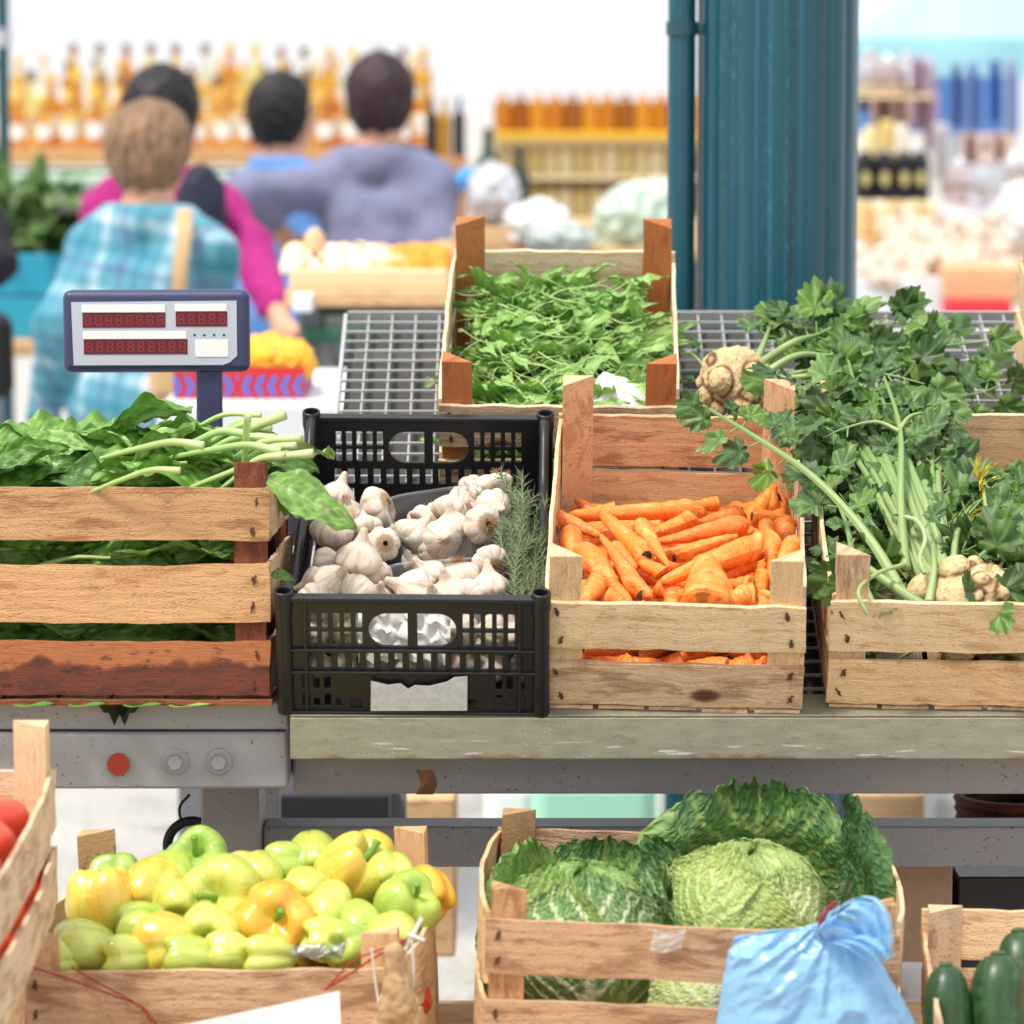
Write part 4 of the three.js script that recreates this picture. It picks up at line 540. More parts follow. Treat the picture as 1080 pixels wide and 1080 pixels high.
{
  // front plant, its root at the front board
  const bp = atS(1016, 640, 0.1), A = thing('celeriac', 'celeriac with long ribbed green stalks, its root behind the front board of the end crate', 'celeriac', bp), bulb = part(A, 'root', celeriacBulb(0.055, 3), bulbM); bulb.rotation.set(0.4, 0.5, 0.3); bulb.scale.set(1.15, 0.92, 1);
  const F = (p, r, o) => frond(A, S(p), r, o);
  F([[985, 630, 0.11], [945, 530, 0.14], [908, 462, 0.165], [876, 405, 0.19]], 0.0095, { leaves: 6, size: 0.06 });
  F([[990, 625, 0.11], [962, 560, 0.14], [935, 485, 0.16], [905, 420, 0.18], [895, 380, 0.2]], 0.0085, { leaves: 6, size: 0.055 });
  F([[1000, 622, 0.115], [985, 560, 0.14], [955, 480, 0.165], [930, 420, 0.18]], 0.0095, { leaves: 5, size: 0.05, pale: 0.7 });
  F([[1008, 622, 0.11], [995, 560, 0.135], [970, 490, 0.16], [960, 440, 0.18]], 0.008, { leaves: 5, size: 0.05 });
  F([[955, 600, 0.135], [950, 530, 0.17], [949, 450, 0.19], [930, 390, 0.205]], 0.0062, { leaves: 4, size: 0.05, pale: 0.3 });
  frond(A, S([[949, 452, 0.19], [962, 438, 0.195], [985, 436, 0.195], [1000, 445, 0.19]]), 0.0034, { leaves: 5, size: 0.04 });
  frond(A, S([[949, 455, 0.19], [925, 445, 0.195], [890, 452, 0.19], [868, 462, 0.185]]), 0.0028, { leaves: 5, size: 0.045 });
  F([[960, 640, 0.125], [915, 565, 0.165], [860, 505, 0.2], [800, 463, 0.21], [742, 428, 0.21]], 0.0072, { leaves: 9, size: 0.045, pale: 0.45, spread: 1.3 });
  F([[985, 648, 0.12], [945, 620, 0.14], [905, 590, 0.15], [893, 560, 0.15]], 0.008, { leaves: 4, size: 0.045 });
  F([[925, 648, 0.12], [905, 600, 0.14], [890, 545, 0.155], [868, 500, 0.165]], 0.0048, { leaves: 6, size: 0.06 });
  F([[980, 635, 0.13], [985, 590, 0.15], [972, 560, 0.16], [960, 545, 0.165]], 0.005, { leaves: 2, size: 0.035, pale: 0.9 });
  F([[1000, 625, 0.12], [1020, 600, 0.13], [1050, 575, 0.14], [1085, 560, 0.15]], 0.0055, { leaves: 5, size: 0.055 });
  F([[1005, 612, 0.12], [1010, 560, 0.15], [1030, 530, 0.155], [1060, 520, 0.16]], 0.005, { leaves: 7, size: 0.055 });
  F([[960, 610, 0.1], [925, 560, 0.12], [900, 520, 0.13], [885, 480, 0.14]], 0.005, { leaves: 7, size: 0.065, pale: 0.2 });
  for (let k = 0; k < 13; k++) { const t = k / 12, x1 = mix(868, 990, t) + rr(-8, 8), y1 = mix(430, 455, t) + rr(-18, 18); F([[mix(978, 1012, t), 632 + rr(-6, 4), 0.1], [mix(950, 1000, t), 572 + rr(-6, 6), 0.125 + rr(0, 0.02)], [mix(912, 990, t) + rr(-5, 5), 505, 0.145 + rr(0, 0.015)], [x1, y1, 0.155 + rr(0, 0.02)]], rr(0.0045, 0.0075), { leaves: 3, size: 0.045, pale: rr(0.3, 0.9), end: 0.5 }); }
  // thin curling peel of a split stalk
  wpart(A, 'stalk', stalkCol(tube(S([[955, 545, 0.17], [968, 550, 0.175], [976, 568, 0.17], [970, 590, 0.16], [975, 605, 0.15]]), 0.0028, { seg: 14, sides: 7 }), [0.5, 0.6, 0.3], [0.4, 0.55, 0.2]), celStalkM);
  wpart(A, 'stalk', stalkCol(tube(S([[955, 595, 0.16], [925, 605, 0.165], [905, 625, 0.16], [915, 648, 0.14]]), 0.0026, { seg: 14, sides: 7 }), [0.36, 0.5, 0.2], [0.4, 0.55, 0.2]), celStalkM);

  // second plant lying behind in the same crate, its leaves filling the crate
  const bp2 = onSlope(0.56, 0.16, 0.055), B = thing('celeriac', 'celeriac half buried under leaves at the bottom of the end crate', 'celeriac', bp2), b2 = part(B, 'root', celeriacBulb(0.05, 8), bulbM); b2.rotation.set(1, 0.2, 0);
  for (let k = 0; k < 22; k++) { const x = 0.385 + 0.22 * ((k * 0.618) % 1), s = 0.1 + 0.34 * ((k * 0.381) % 1); frond(B, [onSlope(mix(0.56, x, 0.2), mix(0.16, s, 0.2), 0.075), onSlope(mix(0.56, x, 0.6), mix(0.16, s, 0.6), 0.09 + rr(0, 0.02)), onSlope(x, s, 0.1 + rr(-0.02, 0.03))], 0.0034, { leaves: 4, size: 0.06, pale: 0.2 }); }
  for (const [x, y, h] of [[1010, 540, 0.14], [1030, 575, 0.14], [1062, 600, 0.14], [1050, 640, 0.13], [1030, 520, 0.16], [1068, 548, 0.15], [1000, 500, 0.15], [880, 600, 0.13], [900, 625, 0.13], [885, 520, 0.15], [1060, 500, 0.17], [940, 640, 0.12]]) frond(B, S([[960, 610, 0.08], [mix(960, x, 0.6), mix(610, y, 0.6), h - 0.02], [x, y, h]]), 0.003, { leaves: 4, size: 0.055, pale: 0.2 });
  // leaves seen through the front gap
  for (const [x, y] of [[900, 702], [935, 706], [985, 706], [1040, 704], [1070, 705]]) { const q = atS(x, y, 0.066).addScaledVector(sB, 0.07).addScaledVector(sN, -0.03); frond(B, [onSlope(0.5, 0.1, 0.06), q.clone().add(V(0.02, 0, -0.02)), q], 0.0035, { leaves: 1, size: 0.03, pale: 0.8 }); }

  // rear plant lying across the grating, root turned to the viewer
  const rp = atS(774, 404, 0.13), C = thing('celeriac', 'knobbly celeriac root lying behind the carrot crate with its leaves over the grating', 'celeriac', rp), rb = part(C, 'root', celeriacBulb(0.05, 15), bulbM); rb.rotation.set(-0.4, 0.9, 0.2); rb.scale.set(0.95, 1.02, 0.9);
  const H = (p, r, o) => frond(C, S(p), r, o);
  H([[790, 392, 0.12], [800, 375, 0.13], [812, 345, 0.14]], 0.007, { leaves: 4, size: 0.05 });
  H([[800, 385, 0.12], [835, 362, 0.15], [865, 352, 0.14], [885, 342, 0.15]], 0.0068, { leaves: 7, size: 0.06 });
  H([[805, 395, 0.12], [840, 375, 0.14], [880, 374, 0.13], [912, 360, 0.14]], 0.006, { leaves: 7, size: 0.062 });
  H([[805, 400, 0.11], [860, 395, 0.13], [920, 372, 0.14], [1000, 364, 0.14], [1040, 360, 0.14]], 0.0042, { leaves: 6, size: 0.055 });
  H([[800, 400, 0.1], [870, 390, 0.12], [935, 395, 0.13], [975, 405, 0.13]], 0.004, { leaves: 7, size: 0.062 });
  H([[800, 398, 0.1], [880, 400, 0.11], [960, 420, 0.1], [1030, 415, 0.1], [1060, 405, 0.1]], 0.004, { leaves: 8, size: 0.06 });
  H([[800, 395, 0.12], [840, 355, 0.13], [850, 338, 0.14]], 0.004, { leaves: 6, size: 0.06 });
  H([[760, 400, 0.11], [745, 388, 0.12], [728, 372, 0.12], [715, 368, 0.12]], 0.0032, { leaves: 3, size: 0.035 });
  H([[800, 390, 0.12], [860, 350, 0.13], [920, 342, 0.12], [955, 345, 0.14]], 0.004, { leaves: 7, size: 0.06 });
  for (let k = 0; k < 7; k++) { const x = 835 + 225 * ((k * 0.618) % 1), y = 345 + 90 * ((k * 0.381 + 0.2) % 1); H([[805, 398, 0.09], [mix(805, x, 0.6), mix(398, y, 0.6), 0.1], [x, y, 0.07 + rr(0, 0.04) + (x < 930 ? 0.02 : 0)]], 0.003, { leaves: 5, size: 0.058, pale: 0.2 }); }
  for (let k = 0; k < 5; k++) { const x = 835 + 70 * ((k * 0.618) % 1), y = 400 + 60 * ((k * 0.381) % 1); H([[810, 405, 0.1], [mix(805, x, 0.6), mix(405, y, 0.6), 0.14], [x, y, 0.19]], 0.003, { leaves: 5, size: 0.055, pale: 0.2 }); }
  // yellowed leaf tips
  const yl = broadLeaf({ L: 0.03, W: 0.009, nu: 8, nv: 4, s: 1, base: [[0.55, 0.42, 0.02], [0.8, 0.55, 0.03]], rib: [0.6, 0.6, 0.1], wave: 0.001, curl: 0.004 });
  const Y = thing('celery_shoot', 'yellowing celery shoot sticking up at the edge of the end crate', 'celery shoot', atS(1045, 560, 0.15)); wpart(Y, 'stalk', stalkCol(tube(S([[1045, 560, 0.15], [1040, 535, 0.17], [1037, 515, 0.18]]), 0.0022, { seg: 6, sides: 6 }), [0.3, 0.4, 0.1], [0.5, 0.5, 0.1]), celStalkM);
  for (let k = 0; k < 7; k++) { const m = part(Y, 'leaf', yl, chardM); m.position.copy(atS(1036 + rr(-4, 4), 512 + rr(-8, 8), 0.18)).sub(Y.position); m.rotation.set(rr(-0.5, 0.5), rr(-0.6, 0.6), 1.5 + rr(-0.6, 0.6)); }
  const Y2 = thing('celery_shoot', 'small yellow leaf tuft low among the dark leaves of the end crate', 'celery shoot', atS(1025, 548, 0.16)); for (let k = 0; k < 4; k++) { const m = part(Y2, 'leaf', yl, chardM); m.rotation.set(rr(-0.5, 0.5), rr(-0.6, 0.6), 0.6 + rr(-0.9, 0.9)); m.scale.setScalar(0.8); }
}
// ---------- bell peppers ----------
const PC = { green: [[0.34, 0.5, 0.06], [0.48, 0.6, 0.1]], lime: [[0.5, 0.59, 0.09], [0.63, 0.68, 0.15]], yellow: [[0.68, 0.57, 0.07], [0.74, 0.63, 0.1]], deep: [[0.24, 0.44, 0.06], [0.38, 0.54, 0.09]], orange: [[0.78, 0.4, 0.03], [0.8, 0.5, 0.04]] };
function pepperGeo(k, [c0, c1], blush) {
  const lobes = 3 + (k % 2), s = k * 9.1, long = rr(0.95, 1.3), skew = rr(-0.1, 0.1);
  const g = surf(56, 40, (u, v) => { const a = u * Math.PI * 2, lb = Math.cos(a * lobes + s), ph = v * Math.PI; let r = Math.pow(Math.sin(ph), 0.62) * mix(1, 0.8, smooth(0.35, 1, 1 - v) ), y = -Math.cos(ph) * 0.5 * long; r *= 1 + 0.09 * (1 - 1.7 * Math.pow(1 - Math.abs(Math.cos((a * lobes + s) / 2)), 1.6)) * mix(1.1, 1, v) + 0.03 * n3(Math.cos(a) + s, y * 1.6, Math.sin(a)); const top = smooth(0.2, 0, Math.sin(ph)) * (v > 0.5 ? 1 : 0); y -= 0.24 * Math.exp(-Math.pow(r / 0.42, 2)) * (v > 0.5 ? 1 : 0.42); y += 0.05 * lb * (v > 0.6 ? r : 0); return V(Math.cos(a) * r * 0.5 + skew * y * y, y, Math.sin(a) * r * 0.5); },
    (u, v) => { const a = u * Math.PI * 2, n = n3(Math.cos(a) * 1.1 + s, v * 2, Math.sin(a) * 1.1), b = smooth(0.0, 0.5, n3(Math.cos(a) * 0.8 - s, v * 1.4 + 3, Math.sin(a) * 0.8)); return mixc(mixc(c0, c1, clamp(0.5 + 0.6 * n)), [0.82, 0.36, 0.03], b * blush); });
  return g;
}
const pepT = tex(256, 256, (u, v, c) => { const sp = smooth(0.88, 0.93, n2(u * 40, v * 40)), st = 1 - 0.05 * smooth(0.2, 0.8, n2(u * 30, v * 3)); c[0] = st * (1 - 0.45 * sp); c[1] = st * (1 - 0.5 * sp); c[2] = st * (1 - 0.5 * sp); });
const pepM = phy({ map: pepT, vertexColors: true, roughness: 0.34, clearcoat: 0.6, clearcoatRoughness: 0.12 });
const PG = {}; let pk = 0; for (const [n, bl] of [['green', 0], ['lime', 0], ['lime', 0.12], ['yellow', 0.45], ['deep', 0], ['orange', 0.6], ['green', 0.1]]) (PG[n] ??= []).push(pepperGeo(pk++, PC[n], bl));
const calyxG = merge([warp(new THREE.CylinderGeometry(0.14, 0.17, 0.035, 16, 1), (p) => { const a = Math.atan2(p.z, p.x); p.multiplyScalar(1); const k = 1 + 0.16 * Math.cos(a * 6); p.x *= k; p.z *= k; }), tube([V(0, 0, 0), V(0.02, 0.12, 0), V(0.09, 0.26, 0.03), V(0.18, 0.36, 0.05)], (t) => 0.055 * (1 - 0.25 * t + 0.5 * Math.pow(t, 6)), { seg: 10, sides: 9, ribs: 5, rib: 0.08 })]).translate(0, 0.23, 0), calyxM = std({ color: 0x6f9a3c, roughness: 0.6 });
{
  const zz = (py) => mix(0.365, 0.11, clamp((1010 - py) / 125)), heap = ['pale lime bell pepper in the pepper crate', 'yellow bell pepper in the pepper crate', 'green bell pepper in the pepper crate', 'orange tinged bell pepper in the pepper crate'];
  const lab = { lime: heap[0], yellow: heap[1], green: heap[2], deep: heap[2], orange: heap[3] };
  const pep = (px, py, w, h, kind, rx, rz, opt = {}) => {
    const z = (opt.z ?? zz(py)), o = single('bell_pepper', pick(PG[kind]), pepM, opt.label ?? lab[kind], 'bell pepper', 'bell peppers heaped in their crate', atZ(px, py, z)), k = pxAt(z); o.rotation.order = 'XYZ'; o.rotation.set(rx, opt.ry ?? rr(0, 6), rz); o.rotation.order = 'ZXY'; { const W2 = Math.max(w, h * 0.72) * 1.16, H2 = Math.min(h, w * 1.22) * 1.12; o.scale.set(W2 / k, H2 / k, W2 / k); } if (opt.stem !== false) part(o, 'stem', calyxG, calyxM).scale.set(h / w * 0.9, 1, h / w * 0.9); return o;
  };
  const U = [[122, 928, 50, 46, 'deep', 0.5, 0.5, { stem: false }], [107, 958, 64, 74, 'yellow', -0.2, 0.1, { stem: false, label: 'tall yellow pepper tinged orange near the rear left corner of its crate' }], [160, 940, 60, 62, 'yellow', 2.2, -0.4, { stem: false }], [210, 910, 60, 60, 'deep', 0.9, 0.15, { label: 'green pepper turned with its stem end up at the top of the heap' }], [236, 946, 76, 64, 'lime', 1.2, 1.0, {}], [186, 955, 46, 50, 'lime', 1.9, 0.4, { stem: false }], [88, 1000, 46, 72, 'lime', 0.2, 1.5, { stem: false }], [150, 986, 46, 84, 'green', 0.2, 1.4, { stem: false }], [172, 996, 46, 88, 'yellow', 0.2, 1.75, { stem: false }], [222, 984, 56, 66, 'lime', 1.6, -1.1, {}], [290, 974, 76, 62, 'orange', 1.25, -0.2, { label: 'orange yellow pepper with its thick green stem towards the viewer' }], [265, 928, 58, 76, 'lime', 1.5, 1.1, { stem: false }], [304, 913, 42, 58, 'green', 0.3, 1.4, { stem: false }], [322, 948, 58, 70, 'lime', 1.8, 0.8, { stem: false }], [366, 925, 64, 74, 'yellow', 0.3, -0.75, { label: 'long yellow pepper with an orange flank leaning to the right in the heap' }], [388, 908, 58, 54, 'yellow', 2.0, 0.4, { stem: false }], [345, 962, 52, 60, 'lime', 2.2, -0.4, { stem: false }], [380, 978, 40, 56, 'green', 2.4, 0.2, { stem: false }], [428, 956, 62, 58, 'green', 0.5, -0.7, { label: 'green pepper with a long stem pointing up beside the right post' }], [452, 940, 42, 46, 'orange', 2.2, 0.7, { stem: false }], [345, 992, 40, 58, 'lime', 0.3, 1.5, { stem: false }], [240, 1006, 36, 58, 'lime', 0.3, 1.5, { stem: false }], [200, 1012, 40, 60, 'green', 0.3, 1.4, { stem: false }], [280, 1010, 44, 60, 'lime', 0.3, 1.5, { stem: false }], [130, 1010, 40, 60, 'lime', 0.3, 1.6, { stem: false }], [60, 1012, 40, 50, 'lime', 0.3, 1.6, { stem: false }], [415, 990, 50, 56, 'lime', 2, 0.4, { stem: false }], [410, 925, 50, 52, 'lime', 2, 0.4, { stem: false }], [330, 905, 46, 52, 'green', 2, 0.2, { stem: false }], [180, 925, 46, 50, 'green', 2, 0.2, { stem: false }], [372, 1000, 44, 50, 'green', 1, 1.2, { stem: false }]];
  const rowsOf = [[], [], []]; U.forEach((a) => { const o = pep(...a); if (!a[7].label) rowsOf[a[1] >= 980 ? 0 : a[1] >= 940 ? 1 : 2].push(o); });
  inOrder(rowsOf[0], 'bell pepper in the front row of the heap'); inOrder(rowsOf[1], 'bell pepper in the middle row of the heap'); inOrder(rowsOf[2], 'bell pepper in the back row of the heap');
  for (let k = 0; k < 22; k++) { const l = V(rr(-0.15, 0.15), rr(0.04, 0.07), rr(-0.12, 0.12)).applyMatrix4(pepperCrate.matrixWorld), o = single('bell_pepper', pick(PG[pick(['green', 'lime', 'orange'])]), pepM, 'bell pepper buried low in the pepper crate', 'bell pepper', 'bell peppers heaped in their crate', l); o.rotation.set(rr(0, 6), rr(0, 6), rr(0, 6)); o.scale.setScalar(0.062); }
  const redG = pepperGeo(31, [[0.5, 0.02, 0.015], [0.6, 0.03, 0.02]], 0); for (const [x, y, z, l] of [[0.185, 0.05, 0.05, 'red pepper showing through the side gap of the pepper crate'], [0.165, 0.105, -0.1, 'red pepper peeping out below the rear right post of the pepper crate'], [-0.06, 0.05, 0.14, 'red pepper showing under the front board of the pepper crate']]) { const o = single('bell_pepper', redG, pepM, l, 'bell pepper', undefined, V(x, y, z).applyMatrix4(pepperCrate.matrixWorld)); o.scale.setScalar(0.06); o.rotation.set(1, 2, 0.4); }
}
// ---------- tomatoes, onions, courgettes ----------
{
  const tomG = colorBy(surf(32, 20, (u, v) => { const a = u * 6.2832, p = v * Math.PI, r = Math.sin(p) * (1 + 0.03 * Math.cos(a * 5)), y = -Math.cos(p) * 0.42 - 0.12 * Math.exp(-Math.pow(Math.sin(p) / 0.3, 2)) * (v > 0.5 ? 1 : 0); return V(Math.cos(a) * r * 0.5, y, Math.sin(a) * r * 0.5); }), (x, y) => mixc([0.62, 0.045, 0.02], [0.74, 0.16, 0.03], smooth(0.1, 0.5, y))), tomM = phy({ vertexColors: true, roughness: 0.22, clearcoat: 0.4 });
  const cal = merge(Array.from({ length: 5 }, (_, k) => new THREE.ConeGeometry(0.05, 0.3, 5).scale(1, 1, 0.25).translate(0, 0.15, 0).rotateZ(-1.35).rotateY(k * 1.2566).translate(0, 0.33, 0)));
  for (let k = 0; k < 44; k++) { const lay = Math.floor(k / 15), i = k % 15, l = V(-0.115 + (i % 3) * 0.115 + rr(-0.01, 0.01), 0.035 + lay * 0.05, 0.2 - Math.floor(i / 3) * 0.098 + rr(-0.01, 0.01)); l.x = clamp(l.x + (lay % 2 ? 0.02 : 0), -0.11, 0.113); const o = single('tomato', tomG, tomM, lay > 1 ? 'ripe red tomato on top in the tomato crate' : 'red tomato lower in the tomato crate', 'tomato', 'tomatoes in their crate', l.applyMatrix4(tomatoCrate.matrixWorld)); o.scale.setScalar(rr(0.062, 0.07)); o.rotation.set(rr(-0.8, 0.8), rr(0, 6), rr(-0.8, 0.8)); part(o, 'calyx', cal, calyxM); }
  const onG = surf(28, 20, (u, v) => { const a = u * 6.2832, p = v * Math.PI, r = Math.pow(Math.sin(p), 0.85); return V(Math.cos(a) * r * 0.5, -Math.cos(p) * 0.42 + (v > 0.9 ? (v - 0.9) * 2.2 : 0), Math.sin(a) * r * 0.5); }, (u, v) => mixc([0.16, 0.018, 0.04], [0.27, 0.05, 0.07], 0.5 + 0.5 * n2(u * 40, v * 2))), onM = std({ vertexColors: true, roughness: 0.3 });
  for (let k = 0; k < 30; k++) { const i = k % 15, l = V(-0.115 + (i % 3) * 0.115, 0.035 + Math.floor(k / 15) * 0.055, 0.2 - Math.floor(i / 3) * 0.098).applyMatrix4(onionCrate.matrixWorld), o = single('red_onion', onG, onM, 'dark red onion in the crate under the tomatoes', 'onion', 'red onions under the tomato crate', l); o.scale.setScalar(rr(0.066, 0.074)); o.rotation.set(rr(-1, 1), rr(0, 6), rr(-1, 1)); }
  const cuT = tex(256, 256, (u, v, c) => { const sp = smooth(0.45, 0.75, n2(u * 50, v * 90)), st = 0.5 + 0.5 * n2(u * 14, v * 2), bloom = smooth(0.1, 0.6, fbm(u * 4, v * 5, 4)); c[0] = 0.12 + 0.05 * st + 0.09 * sp + 0.07 * bloom; c[1] = 0.235 + 0.06 * st + 0.09 * sp + 0.07 * bloom; c[2] = 0.13 + 0.03 * st + 0.06 * sp + 0.07 * bloom; });
  const cuM = std({ map: cuT, roughness: 0.38 }), cuG = (k) => surf(30, 36, (u, v) => { const a = u * 6.2832, r = Math.sqrt(Math.max(0.0001, 1 - Math.pow(Math.abs(2 * v - 1), 4.5))) * (0.92 + 0.08 * v) * (1 + 0.02 * Math.cos(a * 6)), y = v - 0.5; return V(Math.cos(a) * r * 0.5 + 0.12 * y * y, y, Math.sin(a) * r * 0.5 + 0.03 * n2(v * 3, k)); });
  const lab = ['thick dark green courgette standing next to the wooden divider', 'thickest courgette, dusty green, in the middle of its crate', 'courgette at the picture edge leaning behind the others'];
  [[1001, 1017, 52, 0.47, 0.05], [1051, 1005, 62, 0.46, -0.06], [1082, 980, 54, 0.36, -0.15]].forEach(([px, py, w, z, rz], i) => { const k = pxAt(z), p = atZ(px, py, z), o = single('courgette', cuG(i), cuM, lab[i], 'courgette', 'courgettes in their crate', V(p.x, p.y - 0.083, z + 0.015)); o.scale.set(w / k, 0.17, w / k); o.rotation.set(-0.25, i, rz); const e = part(o, 'stalk_end', new THREE.CylinderGeometry(0.12, 0.16, 0.02, 8).translate(0.03, 0.5, 0), std({ color: 0x4d5a34, roughness: 0.8 })); });
}
// ---------- savoy cabbages ----------
const crinkle = tex(512, 512, (u, v, c) => { let best = 9, b2 = 9; const X = u * 26, Y = v * 26, ix = Math.floor(X), iy = Math.floor(Y); for (let a = -1; a < 2; a++) for (let b = -1; b < 2; b++) { const i = ix + a, j = iy + b, hx = Math.sin(i * 127.1 + j * 311.7) * 43758.5, hy = Math.sin(i * 269.5 + j * 183.3) * 43758.5, d = Math.hypot(i + hx - Math.floor(hx) - X, j + hy - Math.floor(hy) - Y); if (d < best) { b2 = best; best = d; } else if (d < b2) b2 = d; } const k = smooth(0, 0.55, b2 - best) * 0.8 + 0.1 * n2(u * 120, v * 120); c[0] = c[1] = c[2] = k; }, false);
const cabM = phy({ vertexColors: true, roughness: 0.55, transmission: 0.1, thickness: 0, bumpMap: crinkle, bumpScale: 0.0011 });
function cabbageLeaf(o) {
  const { R, phi, half, th0, th1, flare = 0.1, ruffle = 0.03, k = 0, dark, light, vein = [0.55, 0.66, 0.36], vAmt = 1, n = 96, lift = 0, drop = 0.1 } = o, s = k * 13.7;
  const veins = (u, v) => { const q = Math.abs(u), mid = smooth(0.09 * (1.25 - v), 0.02, q); let lat = 0; for (let i = 0; i < 7; i++) { const base = 0.02 + i * 0.125 + 0.015 * Math.sin(i * 5 + s + (u > 0 ? 2 : 0)), line = base + q * (0.62 - 0.05 * i) + 0.05 * q * q + 0.014 * n2(q * 8, i + s); lat = Math.max(lat, smooth(0.028 * (1.15 - q), 0.006, Math.abs(v - line)) * (1 - 0.35 * q)); } const f = Math.abs(n2(u * 4.6 + s, v * 5.4 + (u > 0 ? 3 : 0))), f2 = Math.abs(n2(u * 10 + s, v * 12)), net = smooth(0.1, 0.0, f) * 0.8, net2 = smooth(0.12, 0, f2) * 0.5; return [Math.max(mid, lat), Math.max(net, net2), f2]; };
  const edge = (u, v) => Math.max(Math.pow(Math.abs(u), 3.2) * smooth(0.05, 0.4, v), smooth(0.72, 1, v));
  return surf(n, n, (a, b) => {
    const u = a * 2 - 1, v = b, [m, nt, f2] = veins(u, v), wid = half * Math.pow(Math.sin(Math.PI * (0.14 + 0.74 * v)), 0.7), ph = phi + u * wid, th = mix(th0, th1, v - 0.1 * v * u * u + 0.006 * edge(u, v) * n2(u * 14 + s, v * 14)), e = edge(u, v), ed = Math.atan2(v - 0.4, u);
    const r = R * (1 + lift * (1 - drop * v) + flare * e * e + ruffle * e * (Math.sin(ed * 13 + s) + 0.6 * Math.sin(ed * 29 + s * 2) + 0.8 * n2(ed * 9, e * 3 + s)) + 0.03 * n2(u * 1.6 + s, v * 1.8)) + 0.0018 * m + 0.0009 * nt + 0.0016 * (1 - nt) * (1 - m) * f2 + 0.002 * e * n2(u * 26 + s, v * 26);
    const st = Math.sin(th); return V(r * st * Math.sin(ph), -r * Math.cos(th), r * st * Math.cos(ph));
  }, (a, b) => { const u = a * 2 - 1, [m, nt] = veins(u, b), e = edge(u, b), t = clamp(0.4 + 0.35 * n2(u * 3 + s, b * 3) + 0.08 * n2(u * 15, b * 15)); return mixc(mixc(light, dark, clamp(t + (o.edgeDark ?? 0.3) * e)), vein, Math.max(m, nt * 0.75) * vAmt * (1 - 0.4 * e)); });
}
function cabbage(label, pos, R, tilt, leaves) {
  const g = thing('savoy_cabbage', label, 'cabbage', pos, 'savoy cabbages in their crate'); g.rotation.set(...tilt);
  part(g, 'heart', new THREE.SphereGeometry(R * 0.84, 28, 20), std({ color: 0x9fb862, roughness: 0.6 }));
  leaves.forEach((o, i) => { const m = part(g, 'leaf', cabbageLeaf({ R, k: i + 1, ...o }), cabM); if (o.label) m.userData.label = o.label; });
  return g;
}
